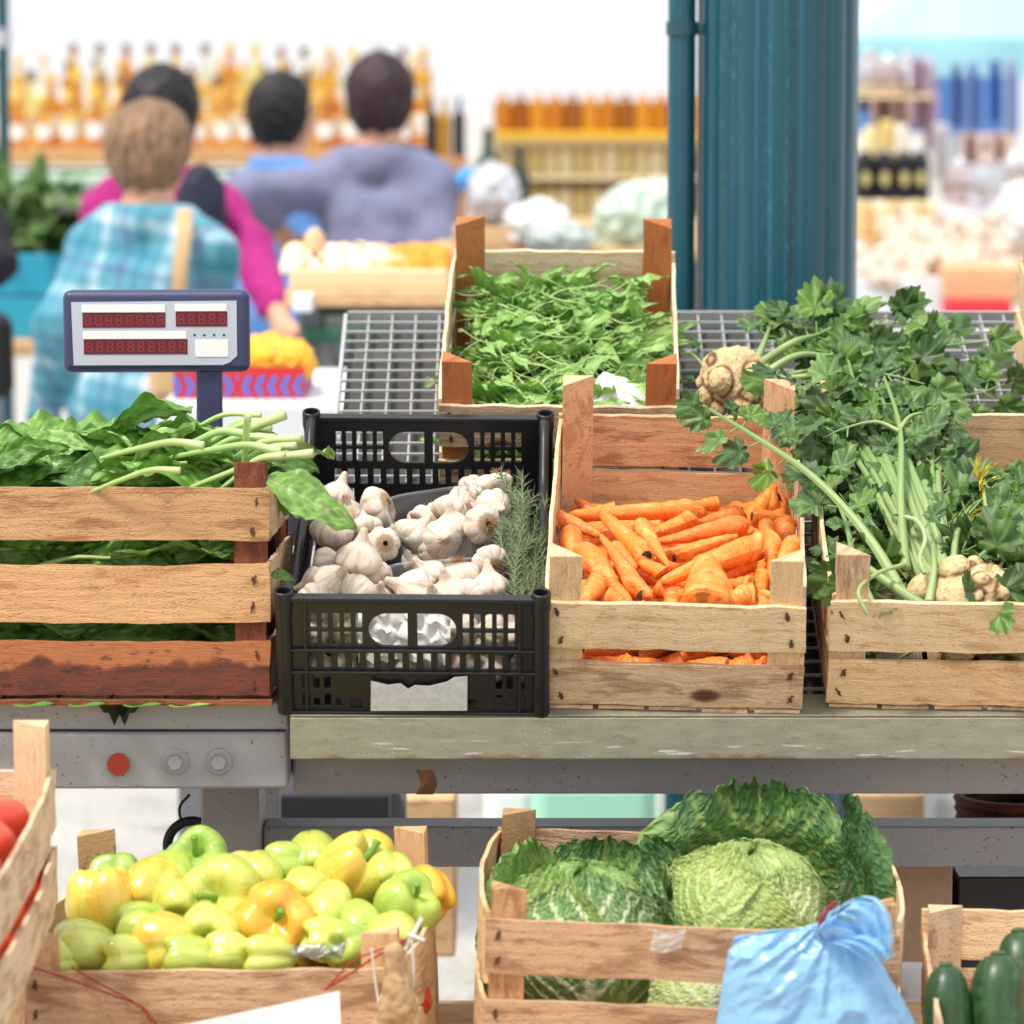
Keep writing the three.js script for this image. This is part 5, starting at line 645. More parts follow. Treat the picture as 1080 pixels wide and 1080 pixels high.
{
  const DK = [0.045, 0.13, 0.035], MD = [0.13, 0.27, 0.065], LT = [0.25, 0.41, 0.1], YL = [0.4, 0.52, 0.15], PL = [0.52, 0.62, 0.24], VN = [0.5, 0.6, 0.34], HV = [0.66, 0.73, 0.42];
  const ball = (d, l, v) => [0, 2.1, 4.2].map((p) => ({ phi: p + 0.6, half: 1.5, th0: 0.15, th1: 3.3, flare: 0, ruffle: 0.004, lift: -0.1, dark: d, light: l, vein: v, n: 70, edgeDark: 0 }));
  cabbage('savoy cabbage with one large dark veined leaf facing the viewer', atZ(618, 990, 0.2), 0.092, [0.1, 0, 0], [
    ...ball(MD, LT, YL), { phi: 2.9, half: 1.2, th0: 0.3, th1: 2.3, flare: 0.3, ruffle: 0.03, dark: DK, light: MD, lift: 0.12, vein: YL }, { phi: -2.2, half: 1.0, th0: 0.3, th1: 2.45, flare: 0.25, ruffle: 0.035, dark: MD, light: LT, lift: 0.1, vein: YL, edgeDark: -0.4 },
    { phi: -0.6, half: 1.0, th0: 0.3, th1: 2.62, flare: 0.16, ruffle: 0.03, dark: MD, light: LT, vein: YL, lift: 0.04, edgeDark: -0.5 }, { phi: 1.2, half: 0.95, th0: 0.3, th1: 2.5, flare: 0.12, ruffle: 0.03, dark: DK, light: MD, lift: 0.06, edgeDark: 0 },
    { phi: 0.03, half: 1.3, th0: 0.2, th1: 2.62, flare: 0.05, ruffle: 0.02, dark: MD, light: [0.17, 0.31, 0.11], vein: [0.72, 0.78, 0.5], lift: 0.1, n: 170, label: 'large veined outer leaf' },
    { phi: 1.75, half: 0.9, th0: 0.3, th1: 2.05, flare: 0.14, ruffle: 0.025, dark: DK, light: MD, lift: 0.14 }, { phi: -1.8, half: 0.9, th0: 0.3, th1: 2.1, flare: 0.16, ruffle: 0.025, dark: DK, light: MD, lift: 0.14 }]);
  cabbage('savoy cabbage with a pale heart and wide dark crinkled outer leaves', atZ(796, 962, 0.19), 0.086, [0.2, 0.05, 0], [
    ...ball(LT, YL, PL), { phi: -0.75, half: 1.25, th0: 0.4, th1: 2.75, flare: 0.1, ruffle: 0.03, dark: LT, light: YL, vein: PL, lift: 0.07, edgeDark: -0.5, n: 140 },
    { phi: 0.42, half: 0.95, th0: 0.4, th1: 2.5, flare: 0.05, ruffle: 0.018, dark: [0.28, 0.43, 0.11], light: PL, vein: [0.72, 0.78, 0.46], lift: 0.03, n: 150, edgeDark: 0.15, label: 'pale veined heart leaf' },
    { phi: 0.05, half: 0.75, th0: 0.35, th1: 1.5, flare: 0.14, ruffle: 0.02, dark: YL, light: PL, vein: [0.72, 0.78, 0.46], lift: 0.13, edgeDark: -0.3 },
    { phi: 3.0, half: 1.3, th0: 0.5, th1: 2.32, flare: 0.34, ruffle: 0.05, dark: DK, light: MD, vein: YL, lift: 0.5, drop: 0, n: 150, vAmt: 0.8, label: 'tall dark hood leaf' },
    { phi: -2.0, half: 0.85, th0: 0.45, th1: 2.05, flare: 0.34, ruffle: 0.05, dark: DK, light: MD, vein: YL, lift: 0.28, drop: 0, n: 120, vAmt: 0.7 },
    { phi: -1.2, half: 0.75, th0: 0.4, th1: 1.9, flare: 0.24, ruffle: 0.045, dark: DK, light: MD, vein: YL, lift: 0.22, drop: 0, n: 120, vAmt: 0.7 },
    { phi: 1.15, half: 0.55, th0: 0.4, th1: 2.05, flare: 0.12, ruffle: 0.02, dark: DK, light: [0.15, 0.29, 0.13], vein: VN, lift: 0.16, n: 120 },
    { phi: 1.85, half: 0.55, th0: 0.5, th1: 2.42, flare: 0.34, ruffle: 0.04, dark: DK, light: [0.06, 0.16, 0.06], vein: LT, lift: 0.46, drop: -0.15, n: 120, vAmt: 0.5, label: 'dark rolled leaf standing up' }]);
  const p3 = atZ(750, 1040, 0.33); cabbage('pale cabbage seen through the gap behind the blue bag', V(p3.x, p3.y - 0.02, 0.3), 0.06, [0, 0, 0], [{ phi: 0, half: 1.4, th0: 0.3, th1: 2.7, dark: YL, light: PL, vein: [0.7, 0.75, 0.5], n: 60 }, { phi: 3.1, half: 1.7, th0: 0.3, th1: 2.8, dark: YL, light: PL, n: 50 }]);
}
// ---------- tied blue bag ----------
{
  const bagT = tex(256, 256, (u, v, c) => { const k = 1 + 0.04 * fbm(u * 5, v * 5, 4); c[0] = 0.64 * k; c[1] = 0.85 * k; c[2] = 0.99 * k; });
  const bm = phy({ map: bagT, roughness: 0.34, transmission: 0.42, thickness: 0, clearcoat: 0.3, clearcoatRoughness: 0.2 }), z0 = 0.5, K = pxAt(z0), c0 = atZ(882, 975, z0), g = thing('tied_blue_bag', 'light blue plastic bag tied in a knot at the cabbage crate', 'plastic bag', V(c0.x, c0.y - 0.13, z0));
  const loc = (px, py, dz) => { const p = atZ(px, py, z0); return V(p.x, p.y, z0 + dz); };
  const rowsP = [[975, 868, 902], [984, 815, 915], [990, 775, 918], [1005, 768, 924], [1035, 762, 940], [1080, 755, 966], [1130, 752, 984], [1180, 765, 985], [1200, 800, 960]];
  const at = (v) => { const f = v * (rowsP.length - 1), i = Math.min(rowsP.length - 2, Math.floor(f)), t = f - i; return [0, 1, 2].map((n) => mix(rowsP[i][n], rowsP[i + 1][n], t)); };
  wpart(g, 'bag', surf(180, 120, (u, v) => {
    const [py, xl, xr] = at(v), a = u * Math.PI * 2, cx = (xl + xr) / 2, hw = (xr - xl) / 2, dep = mix(0.008, 0.034, smooth(0, 0.8, v)), px = cx - Math.cos(a) * hw;
    const kx = 882, ky = 968, ang = Math.atan2(px - kx, py - ky + 6), rad = Math.hypot(px - kx, py - ky) / 110, fade = smooth(0.05, 0.4, rad), fold = 0.0045 * fade * smooth(1.9, 0.5, rad) * (1 - 2 * Math.abs(n2(ang * 2.2 + 4, rad * 0.5))) + 0.005 * (1 - 2 * Math.abs(n2(ang * 1.6 - 2, rad * 0.9 + 3))) * smooth(0.3, 0.9, rad) + 0.0007 * (1 - 2 * Math.abs(n2(ang * 6 + 9, rad * 1.6))) * fade + 0.0006 * (1 - 3 * Math.abs(n2(px * 0.02 + py * 0.03, py * 0.012 - px * 0.012))) * fade + 0.0006 * n2(px * 0.15, py * 0.13);
    return loc(px, py + 3 * n2(a * 2, v * 5), Math.sin(a) * dep + fold * (Math.sin(a) > 0 ? 1 : -0.6));
  }), bm);
  const kn = (pts, r, fl) => tube(pts, r, { seg: 26, sides: 16, flat: fl, ribs: 5, rib: 0.09 });
  const ear = (pts, wid, ph) => { const c = new THREE.CatmullRomCurve3(pts); return surf(36, 18, (u, v) => { const p = c.getPoint(u), q = v * 2 - 1, w = wid * (0.35 + 0.65 * Math.sin(Math.PI * Math.min(1, u * 0.62 + 0.08))); return p.add(V(q * w * 0.75, q * w * 0.45, 0.35 * w * (1 - q * q) + 0.0035 * Math.sin(q * 9 + u * 5 + ph) + 0.002 * (1 - 2 * Math.abs(n2(u * 5 + ph, q * 4))))); }); };
  wpart(g, 'knot', mergeGeometries([ear([loc(874, 982, 0.012), loc(872, 966, 0.03), loc(886, 953, 0.034), loc(908, 962, 0.03), loc(922, 986, 0.022)], 0.02, 1), ear([loc(872, 978, 0.0), loc(884, 958, -0.006), loc(908, 955, -0.008), loc(924, 972, 0.0), loc(930, 1000, 0.01)], 0.018, 4), ear([loc(880, 984, 0.03), loc(898, 984, 0.038), loc(918, 994, 0.034), loc(930, 1006, 0.028)], 0.016, 7), kn([loc(866, 984, 0.01), loc(874, 972, 0.026), loc(890, 976, 0.03), loc(900, 986, 0.02)], 0.009, 0.8)]), bm);
  wsingle('red_tie', tube([loc(866, 985, 0.018), loc(863, 972, 0.024), loc(868, 958, 0.022), loc(880, 950, 0.01)], 0.0028, { seg: 14, sides: 7 }), std({ color: 0x7c1226, roughness: 0.5 }), 'dark red tie at the neck of the blue bag', 'tie');
}
// ---------- card, strings, ginger, tape ----------
{
  const ca = [atZ(178, 1084, 0.46), atZ(358, 1045, 0.46), atZ(362, 1140, 0.47), atZ(190, 1170, 0.47)];
  const cg = surf(8, 6, (u, v) => ca[0].clone().lerp(ca[1], u).lerp(ca[3].clone().lerp(ca[2], u), v).add(V(0, 0, 0.003 * Math.sin(u * 3)))); const c2 = cg.clone().translate(0, 0, -0.0012);
  wsingle('white_card', mergeGeometries([cg, c2]), std({ color: 0xe6e6e6, roughness: 0.7 }), 'blank white card leaning on the front of the pepper crate', 'card');
  const red = std({ color: 0xa02418, roughness: 0.6 }), wh = std({ color: 0xdedad4, roughness: 0.6 }), T = (pts, r) => tube(pts.map(([x, y, z]) => atZ(x, y, z)), r, { seg: 18, sides: 5 });
  wsingle('red_string', mergeGeometries([T([[22, 1016, 0.425], [70, 1032, 0.426], [125, 1052, 0.427], [150, 1062, 0.428], [165, 1080, 0.43]], 0.001), T([[75, 1020, 0.425], [110, 1040, 0.427], [148, 1062, 0.429], [160, 1078, 0.43]], 0.001)]), red, 'thin red string slung across the front board of the pepper crate', 'string');
  wsingle('red_string', mergeGeometries([T([[342, 1044, 0.43], [365, 1030, 0.435], [395, 1010, 0.44], [428, 992, 0.44]], 0.0013), T([[345, 1042, 0.43], [372, 1014, 0.436], [400, 1002, 0.44], [430, 990, 0.44]], 0.001)]), red, 'red string tied to the post beside the hanging ginger', 'string');
  wsingle('white_string', mergeGeometries([T([[392, 1000, 0.44], [396, 1035, 0.442], [400, 1062, 0.445]], 0.0013), T([[445, 968, 0.43], [424, 1008, 0.44], [400, 1058, 0.446]], 0.0022), T([[434, 985, 0.44], [436, 1030, 0.44], [432, 1070, 0.44]], 0.0014), T([[430, 985, 0.44], [448, 992, 0.444]], 0.0018)]), wh, 'white string knotted round the front right post of the pepper crate', 'string');
  const rt = (a, b, r0, r1) => cap(a, b, r0, r1), b0 = V(0, 0, 0), gi = uni([rt(V(0, 0.035, 0), V(0.003, -0.02, 0), 0.011, 0.015), rt(V(0.003, -0.02, 0), V(-0.014, -0.04, 0.004), 0.013, 0.01), rt(V(0.004, 0.0, 0.004), V(0.018, -0.018, 0.006), 0.011, 0.008), rt(V(0, -0.02, 0), V(0.012, -0.045, 0), 0.012, 0.009)], 0.01);
  single('ginger_root', colorBy(sdfMesh(V(-0.04, -0.07, -0.03), V(0.045, 0.06, 0.04), 0.0022, (x, y, z) => gi(x, y, z) + 0.0015 * n3(x * 90, y * 60, z * 90)), (x, y, z) => mixc([0.5, 0.35, 0.19], [0.3, 0.19, 0.09], 0.5 + 0.5 * n3(x * 70, y * 120, z * 70))), std({ vertexColors: true, roughness: 0.9 }), 'brown ginger root hanging from white string at the pepper crate', 'ginger', undefined, atZ(416, 1040, 0.46));
  wsingle('tape_scrap', surf(8, 8, (u, v) => atZ(690 + 34 * u - 5 * v, 980 + 22 * v + 3 * Math.sin(u * 4), 0.412 + 0.003 * n2(u * 4, v * 4))), phy({ color: 0xeeeae4, roughness: 0.25, transmission: 0.6, thickness: 0 }), 'scrap of clear tape on the front board of the cabbage crate', 'tape');
  wsingle('plastic_bag', surf(30, 8, (u, v) => atZ(308 + 85 * u, 996 + 14 * v + 3 * n2(u * 5, v * 3), 0.37 + 0.008 * n2(u * 6, v * 4))), phy({ color: 0xe8ecf4, roughness: 0.25, transmission: 0.5, thickness: 0 }), 'clear plastic film among the peppers by the front board', 'plastic bag');
}
// ---------- weighing scale ----------
{
  const z = -0.42, K = pxAt(z), c = atZ(165.5, 349, z), g = thing('weighing_scale', 'market weighing scale with a grey display head on a navy post behind the chard', 'scale', V(c.x + 0.055, 0.8155, z)), navy = std({ color: 0x34395c, roughness: 0.45 }), face = std({ color: 0xb4bac6, roughness: 0.5 }), W = 196 / K, H = 87 / K, L = V(c.x - g.position.x, c.y - 0.8155, 0);
  part(g, 'body', rbox(0.3, 0.085, 0.3, 0.018, 0, 0.05, -0.02), navy); part(g, 'pan', merge([rbox(0.3, 0.006, 0.24, 0.003, 0, 0.112, -0.02), rbox(0.1, 0.025, 0.1, 0.006, 0, 0.1, -0.02)]), std({ color: 0xc4c6c8, metalness: 0.8, roughness: 0.3 })); for (const x of [-0.12, 0.12]) for (const zz of [-0.13, 0.1]) part(g, 'foot', new THREE.CylinderGeometry(0.014, 0.016, 0.01, 14).translate(x, 0.004, zz), blackM);
  const px = atZ(221, 420, z).x - g.position.x; part(g, 'post', rbox(27 / K, 0.36, 0.022, 0.005, px, L.y - H / 2 - 0.16, 0.0), navy);
  const hd = part(g, 'display_head', rbox(W, H, 0.034, 0.01), navy); hd.position.copy(L); hd.rotation.set(-0.03, 0, 0.003);
  const at = (x, y, dz) => V((x - 165.5) / K, (349 - y) / K, dz), rect = (n, m, x0, y0, x1, y1, dz, t, r = 0.0012) => { const p = at((x0 + x1) / 2, (y0 + y1) / 2, dz), k = part(hd, n, new RoundedBoxGeometry((x1 - x0) / K, (y1 - y0) / K, t, 2, r), m); k.position.copy(p); return k; };
  const fs = new THREE.Shape(); [[77, 318], [251, 317], [251, 375], [243, 382], [236, 384.5], [79, 384.5]].forEach(([x, y], i) => { const p = at(x, y, 0); i ? fs.lineTo(p.x, p.y) : fs.moveTo(p.x, p.y); }); fs.closePath();
  const fp = part(hd, 'face_plate', new THREE.ExtrudeGeometry(fs, { depth: 0.001, bevelEnabled: false }), face); fp.position.z = 0.0172;
  const digits = (n) => { const cv = document.createElement('canvas'); cv.width = n * 48; cv.height = 80; const x = cv.getContext('2d'); x.fillStyle = '#560a14'; x.fillRect(0, 0, cv.width, 80); x.fillStyle = '#96202e'; const seg = (a, b, w, h) => x.fillRect(a, b, w, h); for (let i = 0; i < n; i++) { const o = i * 48 + 10; seg(o + 4, 14, 20, 5); seg(o + 4, 38, 20, 5); seg(o + 4, 62, 20, 5); for (const sx of [0, 24]) { seg(o + sx, 18, 5, 20); seg(o + sx, 43, 5, 20); } seg(o + 32, 62, 5, 5); } const t = new THREE.CanvasTexture(cv); t.colorSpace = THREE.SRGBColorSpace; return std({ map: t, roughness: 0.25 }); };
  const win = (n, x0, y0, x1, y1) => { const r = new THREE.PlaneGeometry((x1 - x0) / K, (y1 - y0) / K), k = part(hd, 'digit_window', r, digits(n)); k.position.copy(at((x0 + x1) / 2, (y0 + y1) / 2, 0.0188)); };
  const white = std({ color: 0xe4e4e2, roughness: 0.6 }); win(8, 89, 329, 176, 345); win(5, 187, 328, 241, 344); win(10, 90, 357, 199, 373);
  rect('caption_strip', white, 88, 321, 176, 329, 0.0184, 0.0012, 0.0004); rect('caption_strip', white, 186, 320.5, 240.5, 328, 0.0184, 0.0012, 0.0004); rect('caption_strip', white, 89, 349, 198, 357, 0.0184, 0.0012, 0.0004); rect('blank_label', white, 207, 358, 242, 376, 0.0184, 0.0012, 0.0004);
  for (let i = 0; i < 4; i++) { const d = part(hd, 'indicator', new THREE.CircleGeometry(1.3 / K, 10), blackM); d.position.copy(at(206.5 + i * 10.3, 353, 0.0186)); }
}
// ---------- under the stall ----------
{
  const kb = std({ map: tex(128, 128, (u, v, c) => { const k = 0.66 + 0.04 * fbm(u * 6, v * 6, 4); c[0] = k * 1.03; c[1] = k * 0.84; c[2] = k * 0.68; }), roughness: 0.9 });
  const bx = (n, l, cat, x0, y0, x1, y1, z, d, m, r = 0.003) => { const a = atZ(x0, y1, z), b = atZ(x1, y0, z); return wsingle(n, rbox(b.x - a.x, b.y - a.y, d, r, (a.x + b.x) / 2, (a.y + b.y) / 2, z - d / 2), m, l, cat); };
  bx('cardboard_box', 'plain brown cardboard box under the stall behind the cabbage crate', 'box', 895, 905, 1005, 1015, -0.32, 0.25, kb);
  bx('black_crate', 'dark plastic crate standing under the stall by the cardboard box', 'crate', 1008, 925, 1100, 1120, -0.34, 0.3, blackM);
  const wk = thing('wicker_basket', 'dark reddish wicker basket under the stall', 'basket', atZ(1068, 985, -0.72)), wkM = [std({ color: 0x5a2418, roughness: 0.8 }), std({ color: 0x461a14, roughness: 0.8 })], y1 = atZ(1068, 842, -0.72).y - wk.position.y; for (let i = 0; i < 15; i++) { const y = i / 14 * y1, r = 0.055 + 0.02 * i / 14; part(wk, 'woven_ring', new THREE.TorusGeometry(r, y1 / 26, 6, 40).rotateX(Math.PI / 2).translate(0, y, 0), wkM[i % 2]); } for (let i = 0; i < 18; i++) { const a = i / 18 * 6.283; part(wk, 'stake', tube([V(Math.cos(a) * 0.055, 0, Math.sin(a) * 0.055), V(Math.cos(a) * 0.076, y1, Math.sin(a) * 0.076)], 0.004, { seg: 2, sides: 5 }), wkM[0]); } part(wk, 'base', new THREE.CylinderGeometry(0.055, 0.055, 0.01, 24), wkM[1]);
  const cb = std({ color: 0x141517, roughness: 0.5 }); wsingle('cable_coil', mergeGeometries([new THREE.TorusGeometry(0.03, 0.006, 8, 40, 4.2).rotateZ(1.2).translate(...atZ(203, 892, -0.2).toArray()), tube([[200, 838], [190, 850], [190, 862], [196, 872]].map(([x, y]) => atZ(x, y, -0.2)), 0.0018, { seg: 12, sides: 5 })]), cb, 'black cable with a coil hanging beside the stall leg', 'cable');
}
// ---------- people ----------
const skinM = std({ color: 0xd9a487, roughness: 0.6 });
// locks of lighter and darker hair running down from the crown
function strands(g, c) { return colorBy(g, (x, y, z) => { const a = Math.atan2(x - c.x, z - c.z), k = 0.75 + 0.35 * n2(a * 7, y * 9) + 0.3 * n2(a * 22, y * 14 + 5); return [k, k, k].map((v) => clamp(v, 0.35, 1.5)); }); }
function person(label, o) {
  const head = atZ(o.px, o.py, o.z), H = o.H ?? head.y / 0.925, s = H / 1.65, g = thing('person', label, 'person', V(head.x, 0, o.z)); g.rotation.y = o.yaw ?? 0; g.updateMatrixWorld(true);
  const inv = g.matrixWorld.clone().invert(), toL = (p) => p.clone().applyMatrix4(inv), J = (x, y, z) => V(x * s, y * s, z * s), b = o.build ?? 1, hc = J(0, 1.526, -0.01), hs = o.headS ?? 1.0;
  const sh = [-1, 1].map((k) => J(k * 0.148 * b, o.shY ?? 1.275, 0)), hip = [-1, 1].map((k) => J(k * 0.085, 0.88, 0)), arms = [-1, 1].map((k, i) => { const a = o.arms?.[i]; return a ? a.map(toL) : [J(k * 0.2 * b, 1.04, 0.03), J(k * 0.21 * b, 0.82, -0.08)]; });
  const torso = (e) => [cap(J(0, 0.9, 0), J(0, 1.08, 0.005), 0.135 * s * b + e, 0.118 * s * b + e), cap(J(-0.045 * b, 1.1, 0), J(-0.06 * b, 1.2, 0.01), 0.1 * s * b + e, 0.088 * s * b + e), cap(J(0.045 * b, 1.1, 0), J(0.06 * b, 1.2, 0.01), 0.1 * s * b + e, 0.088 * s * b + e), cap(sh[0], J(-0.03, 1.385, 0.01), 0.054 * s + e, 0.045 * s + e), cap(sh[1], J(0.03, 1.385, 0.01), 0.054 * s + e, 0.045 * s + e), cap(J(-0.06, 0.9, 0.02), J(0.06, 0.9, 0.02), 0.125 * s * b + e, 0.125 * s * b + e), cap(J(0, 1.36, 0.01), J(0, 1.42, 0), 0.07 * s + e, 0.05 * s + e * 0.2)];
  const arm = (i, e, cut = 1) => { const [el, wr] = arms[i], end = el.clone().lerp(wr, cut); return [cap(sh[i], el, 0.053 * s + e, 0.043 * s + e), cap(el, end, 0.042 * s + e, mix(0.042, 0.029, cut) * s + e)]; };
  const leg = (i, e) => [cap(hip[i], J((i * 2 - 1) * 0.09, 0.47, -0.01), 0.082 * s + e, 0.055 * s + e), cap(J((i * 2 - 1) * 0.09, 0.47, -0.01), J((i * 2 - 1) * 0.095, 0.09, 0.02), 0.055 * s + e, 0.037 * s + e)];
  const feet = [-1, 1].map((k) => cap(J(k * 0.095, 0.045, 0.03), J(k * 0.105, 0.035, -0.14), 0.042 * s, 0.034 * s));
  const box = (fs, pts, m) => { const bb = new THREE.Box3().setFromPoints(pts).expandByScalar(m); return [bb.min, bb.max]; };
  const allPts = [J(-0.26, 0, -0.2), J(0.26, 1.68, 0.2), ...arms.flat()];
  const Jh = (x, y, z) => J(x * hs, y * hs, z * hs);
  const hd = [ell(hc, 0.074 * s * hs, 0.112 * s * hs, 0.094 * s * hs), ell(hc.clone().add(Jh(0, -0.055, -0.03)), 0.055 * s * hs, 0.06 * s * hs, 0.06 * s * hs), cap(hc.clone().add(Jh(0, 0.012, -0.09)), hc.clone().add(Jh(0, -0.022, -0.112)), 0.009 * s * hs, 0.013 * s * hs), cap(hc.clone().add(Jh(-0.02, -0.055, -0.09)), hc.clone().add(Jh(0.02, -0.055, -0.09)), 0.008 * s * hs, 0.008 * s * hs), cap(hc.clone().add(Jh(-0.077, 0.012, 0.005)), hc.clone().add(Jh(-0.079, -0.02, 0)), 0.013 * s * hs, 0.01 * s * hs), cap(hc.clone().add(Jh(0.077, 0.012, 0.005)), hc.clone().add(Jh(0.079, -0.02, 0)), 0.013 * s * hs, 0.01 * s * hs)];
  const body = uni([...torso(-0.012), ...arm(0, 0), ...arm(1, 0), ...leg(0, -0.008), ...leg(1, -0.008), ...feet, cap(J(0, 1.38, 0.015), hc.clone().add(J(0, -0.06, 0.02)), 0.052 * s, 0.05 * s)], 0.035);
  const geos = [sdfMesh(...box(0, allPts, 0.1), 0.018, body)];
  const hb = uni(hd, 0.02), eyes = [-1, 1].map((k) => ell(hc.clone().add(J(k * 0.03, 0.012, -0.097)), 0.014 * s, 0.01 * s, 0.012 * s)); geos.push(sdfMesh(hc.clone().add(V(-0.13, -0.17, -0.16)), hc.clone().add(V(0.13, 0.16, 0.14)), 0.007, (x, y, z) => Math.max(hb(x, y, z), -eyes[0](x, y, z), -eyes[1](x, y, z))));
  for (let i = 0; i < 2; i++) { const [el, wr] = arms[i], d = wr.clone().sub(el).normalize(), side = V(0, 0, -1).cross(d).length() > 0.3 ? d.clone().cross(V(0, 0, -1)).normalize() : V(1, 0, 0), n = d.clone().cross(side).normalize(), p = (a, c, e) => wr.clone().addScaledVector(d, a * s).addScaledVector(side, c * s).addScaledVector(n, e * s), k = i ? -1 : 1; const f = [cap(wr, p(0.075, 0.012, 0), 0.026 * s, 0.026 * s), cap(p(0.03, -0.012, 0), p(0.075, -0.018, 0), 0.02 * s, 0.02 * s)], fg = []; for (const [c, L] of [[-0.032, 0.06], [-0.011, 0.078], [0.011, 0.073], [0.032, 0.055]]) fg.push(cap(p(0.075, c, 0), p(0.075 + L * 0.55, c * 1.15, 0.008), 0.0095 * s, 0.0088 * s), cap(p(0.075 + L * 0.55, c * 1.15, 0.008), p(0.07 + L, c * 1.2, 0.028), 0.0088 * s, 0.0075 * s)); fg.push(cap(p(0.02, 0.03 * k, 0.005), p(0.06, 0.058 * k, 0.02), 0.0125 * s, 0.0105 * s), cap(p(0.06, 0.058 * k, 0.02), p(0.09, 0.06 * k, 0.032), 0.0105 * s, 0.009 * s)); const hf = uni([...f], 0.02), ff = uni(fg, 0.004); geos.push(sdfMesh(...box(0, [wr, p(0.17, 0.08, 0.04), p(0.17, -0.08, 0.04), p(0, 0, -0.02)], 0.04), 0.006, (x, y, z) => smin(hf(x, y, z), ff(x, y, z), 0.008))); }
  part(g, 'body', mergeGeometries(geos), o.skin ?? skinM);
  const fold = (x, y, z) => 0.005 * n3(x * 9, y * 14, z * 9) + 0.003 * n3(x * 24, y * 18, z * 24), up = uni([...torso(0.016), ...arm(0, 0.013, o.sleeve ?? 1), ...arm(1, 0.013, o.sleeve ?? 1)], 0.04);
  const shirt = sdfMesh(...box(0, [J(-0.26, 0.8, -0.2), J(0.26, 1.45, 0.2), ...arms.flat()], 0.1), 0.0145, (x, y, z) => Math.max(up(x, y, z) + fold(x, y, z), y - 1.4 * s + 0.25 * Math.max(0, -z), 0.8 * s - y));
  part(g, 'top', uvFrom(shirt, (x, y, z) => [(x + 0.3 * z) / 0.34 + 0.25, (y + 0.15 * x) / 0.34]), o.top);
  const dn = uni([...leg(0, 0.012), ...leg(1, 0.012), cap(J(-0.06, 0.9, 0.02), J(0.06, 0.9, 0.02), 0.128 * s * b, 0.128 * s * b)], 0.03); part(g, 'trousers', sdfMesh(J(-0.28, 0.06, -0.22), J(0.28, 1.06, 0.24), 0.018, (x, y, z) => Math.max(dn(x, y, z) + fold(x, y, z), y - 0.99 * s, 0.09 * s - y)), o.legs ?? std({ color: 0x2a2d38, roughness: 0.9 }));
  const hr = ell(hc.clone().add(Jh(0, 0.022, 0.014)), (o.hairW ?? 0.097) * s * hs, 0.11 * s * hs, 0.108 * s * hs), hr2 = ell(hc.clone().add(Jh(0, -0.03, 0.035)), 0.08 * s * hs, (o.hairL ?? 0.085) * s * hs, 0.075 * s * hs), up2 = uni([hr, hr2], 0.03);
  part(g, 'hair', strands(sdfMesh(hc.clone().add(V(-0.17, -0.2, -0.16)), hc.clone().add(V(0.17, 0.2, 0.2)), 0.006, (x, y, z) => { const d = up2(x, y, z) + 0.006 * n3(x * 110, y * 26, z * 110) + 0.003 * n3(x * 40, y * 16, z * 40), f = (hc.z - 0.03 * s) - z - 0.9 * Math.max(0, y - hc.y - 0.035 * s); return Math.max(d, f, hc.y - 0.088 * s * hs - y + 0.02 * n3(x * 30, 1, z * 30)); }), hc), std({ color: o.hair, roughness: 0.6, vertexColors: true }));
  for (const k of [-1, 1]) part(g, 'eye', new THREE.SphereGeometry(0.011 * s, 10, 8).translate(...hc.clone().add(J(k * 0.03, 0.012, -0.084)).toArray()), std({ color: 0x3a2a22, roughness: 0.3 }));
  part(g, 'shoes', mergeGeometries([-1, 1].map((k) => rbox(0.085 * s, 0.06 * s, 0.26 * s, 0.025 * s, k * 0.1 * s, 0.03 * s, -0.05 * s))), std({ color: 0x1c1a1a, roughness: 0.6 }));
  return g;
}
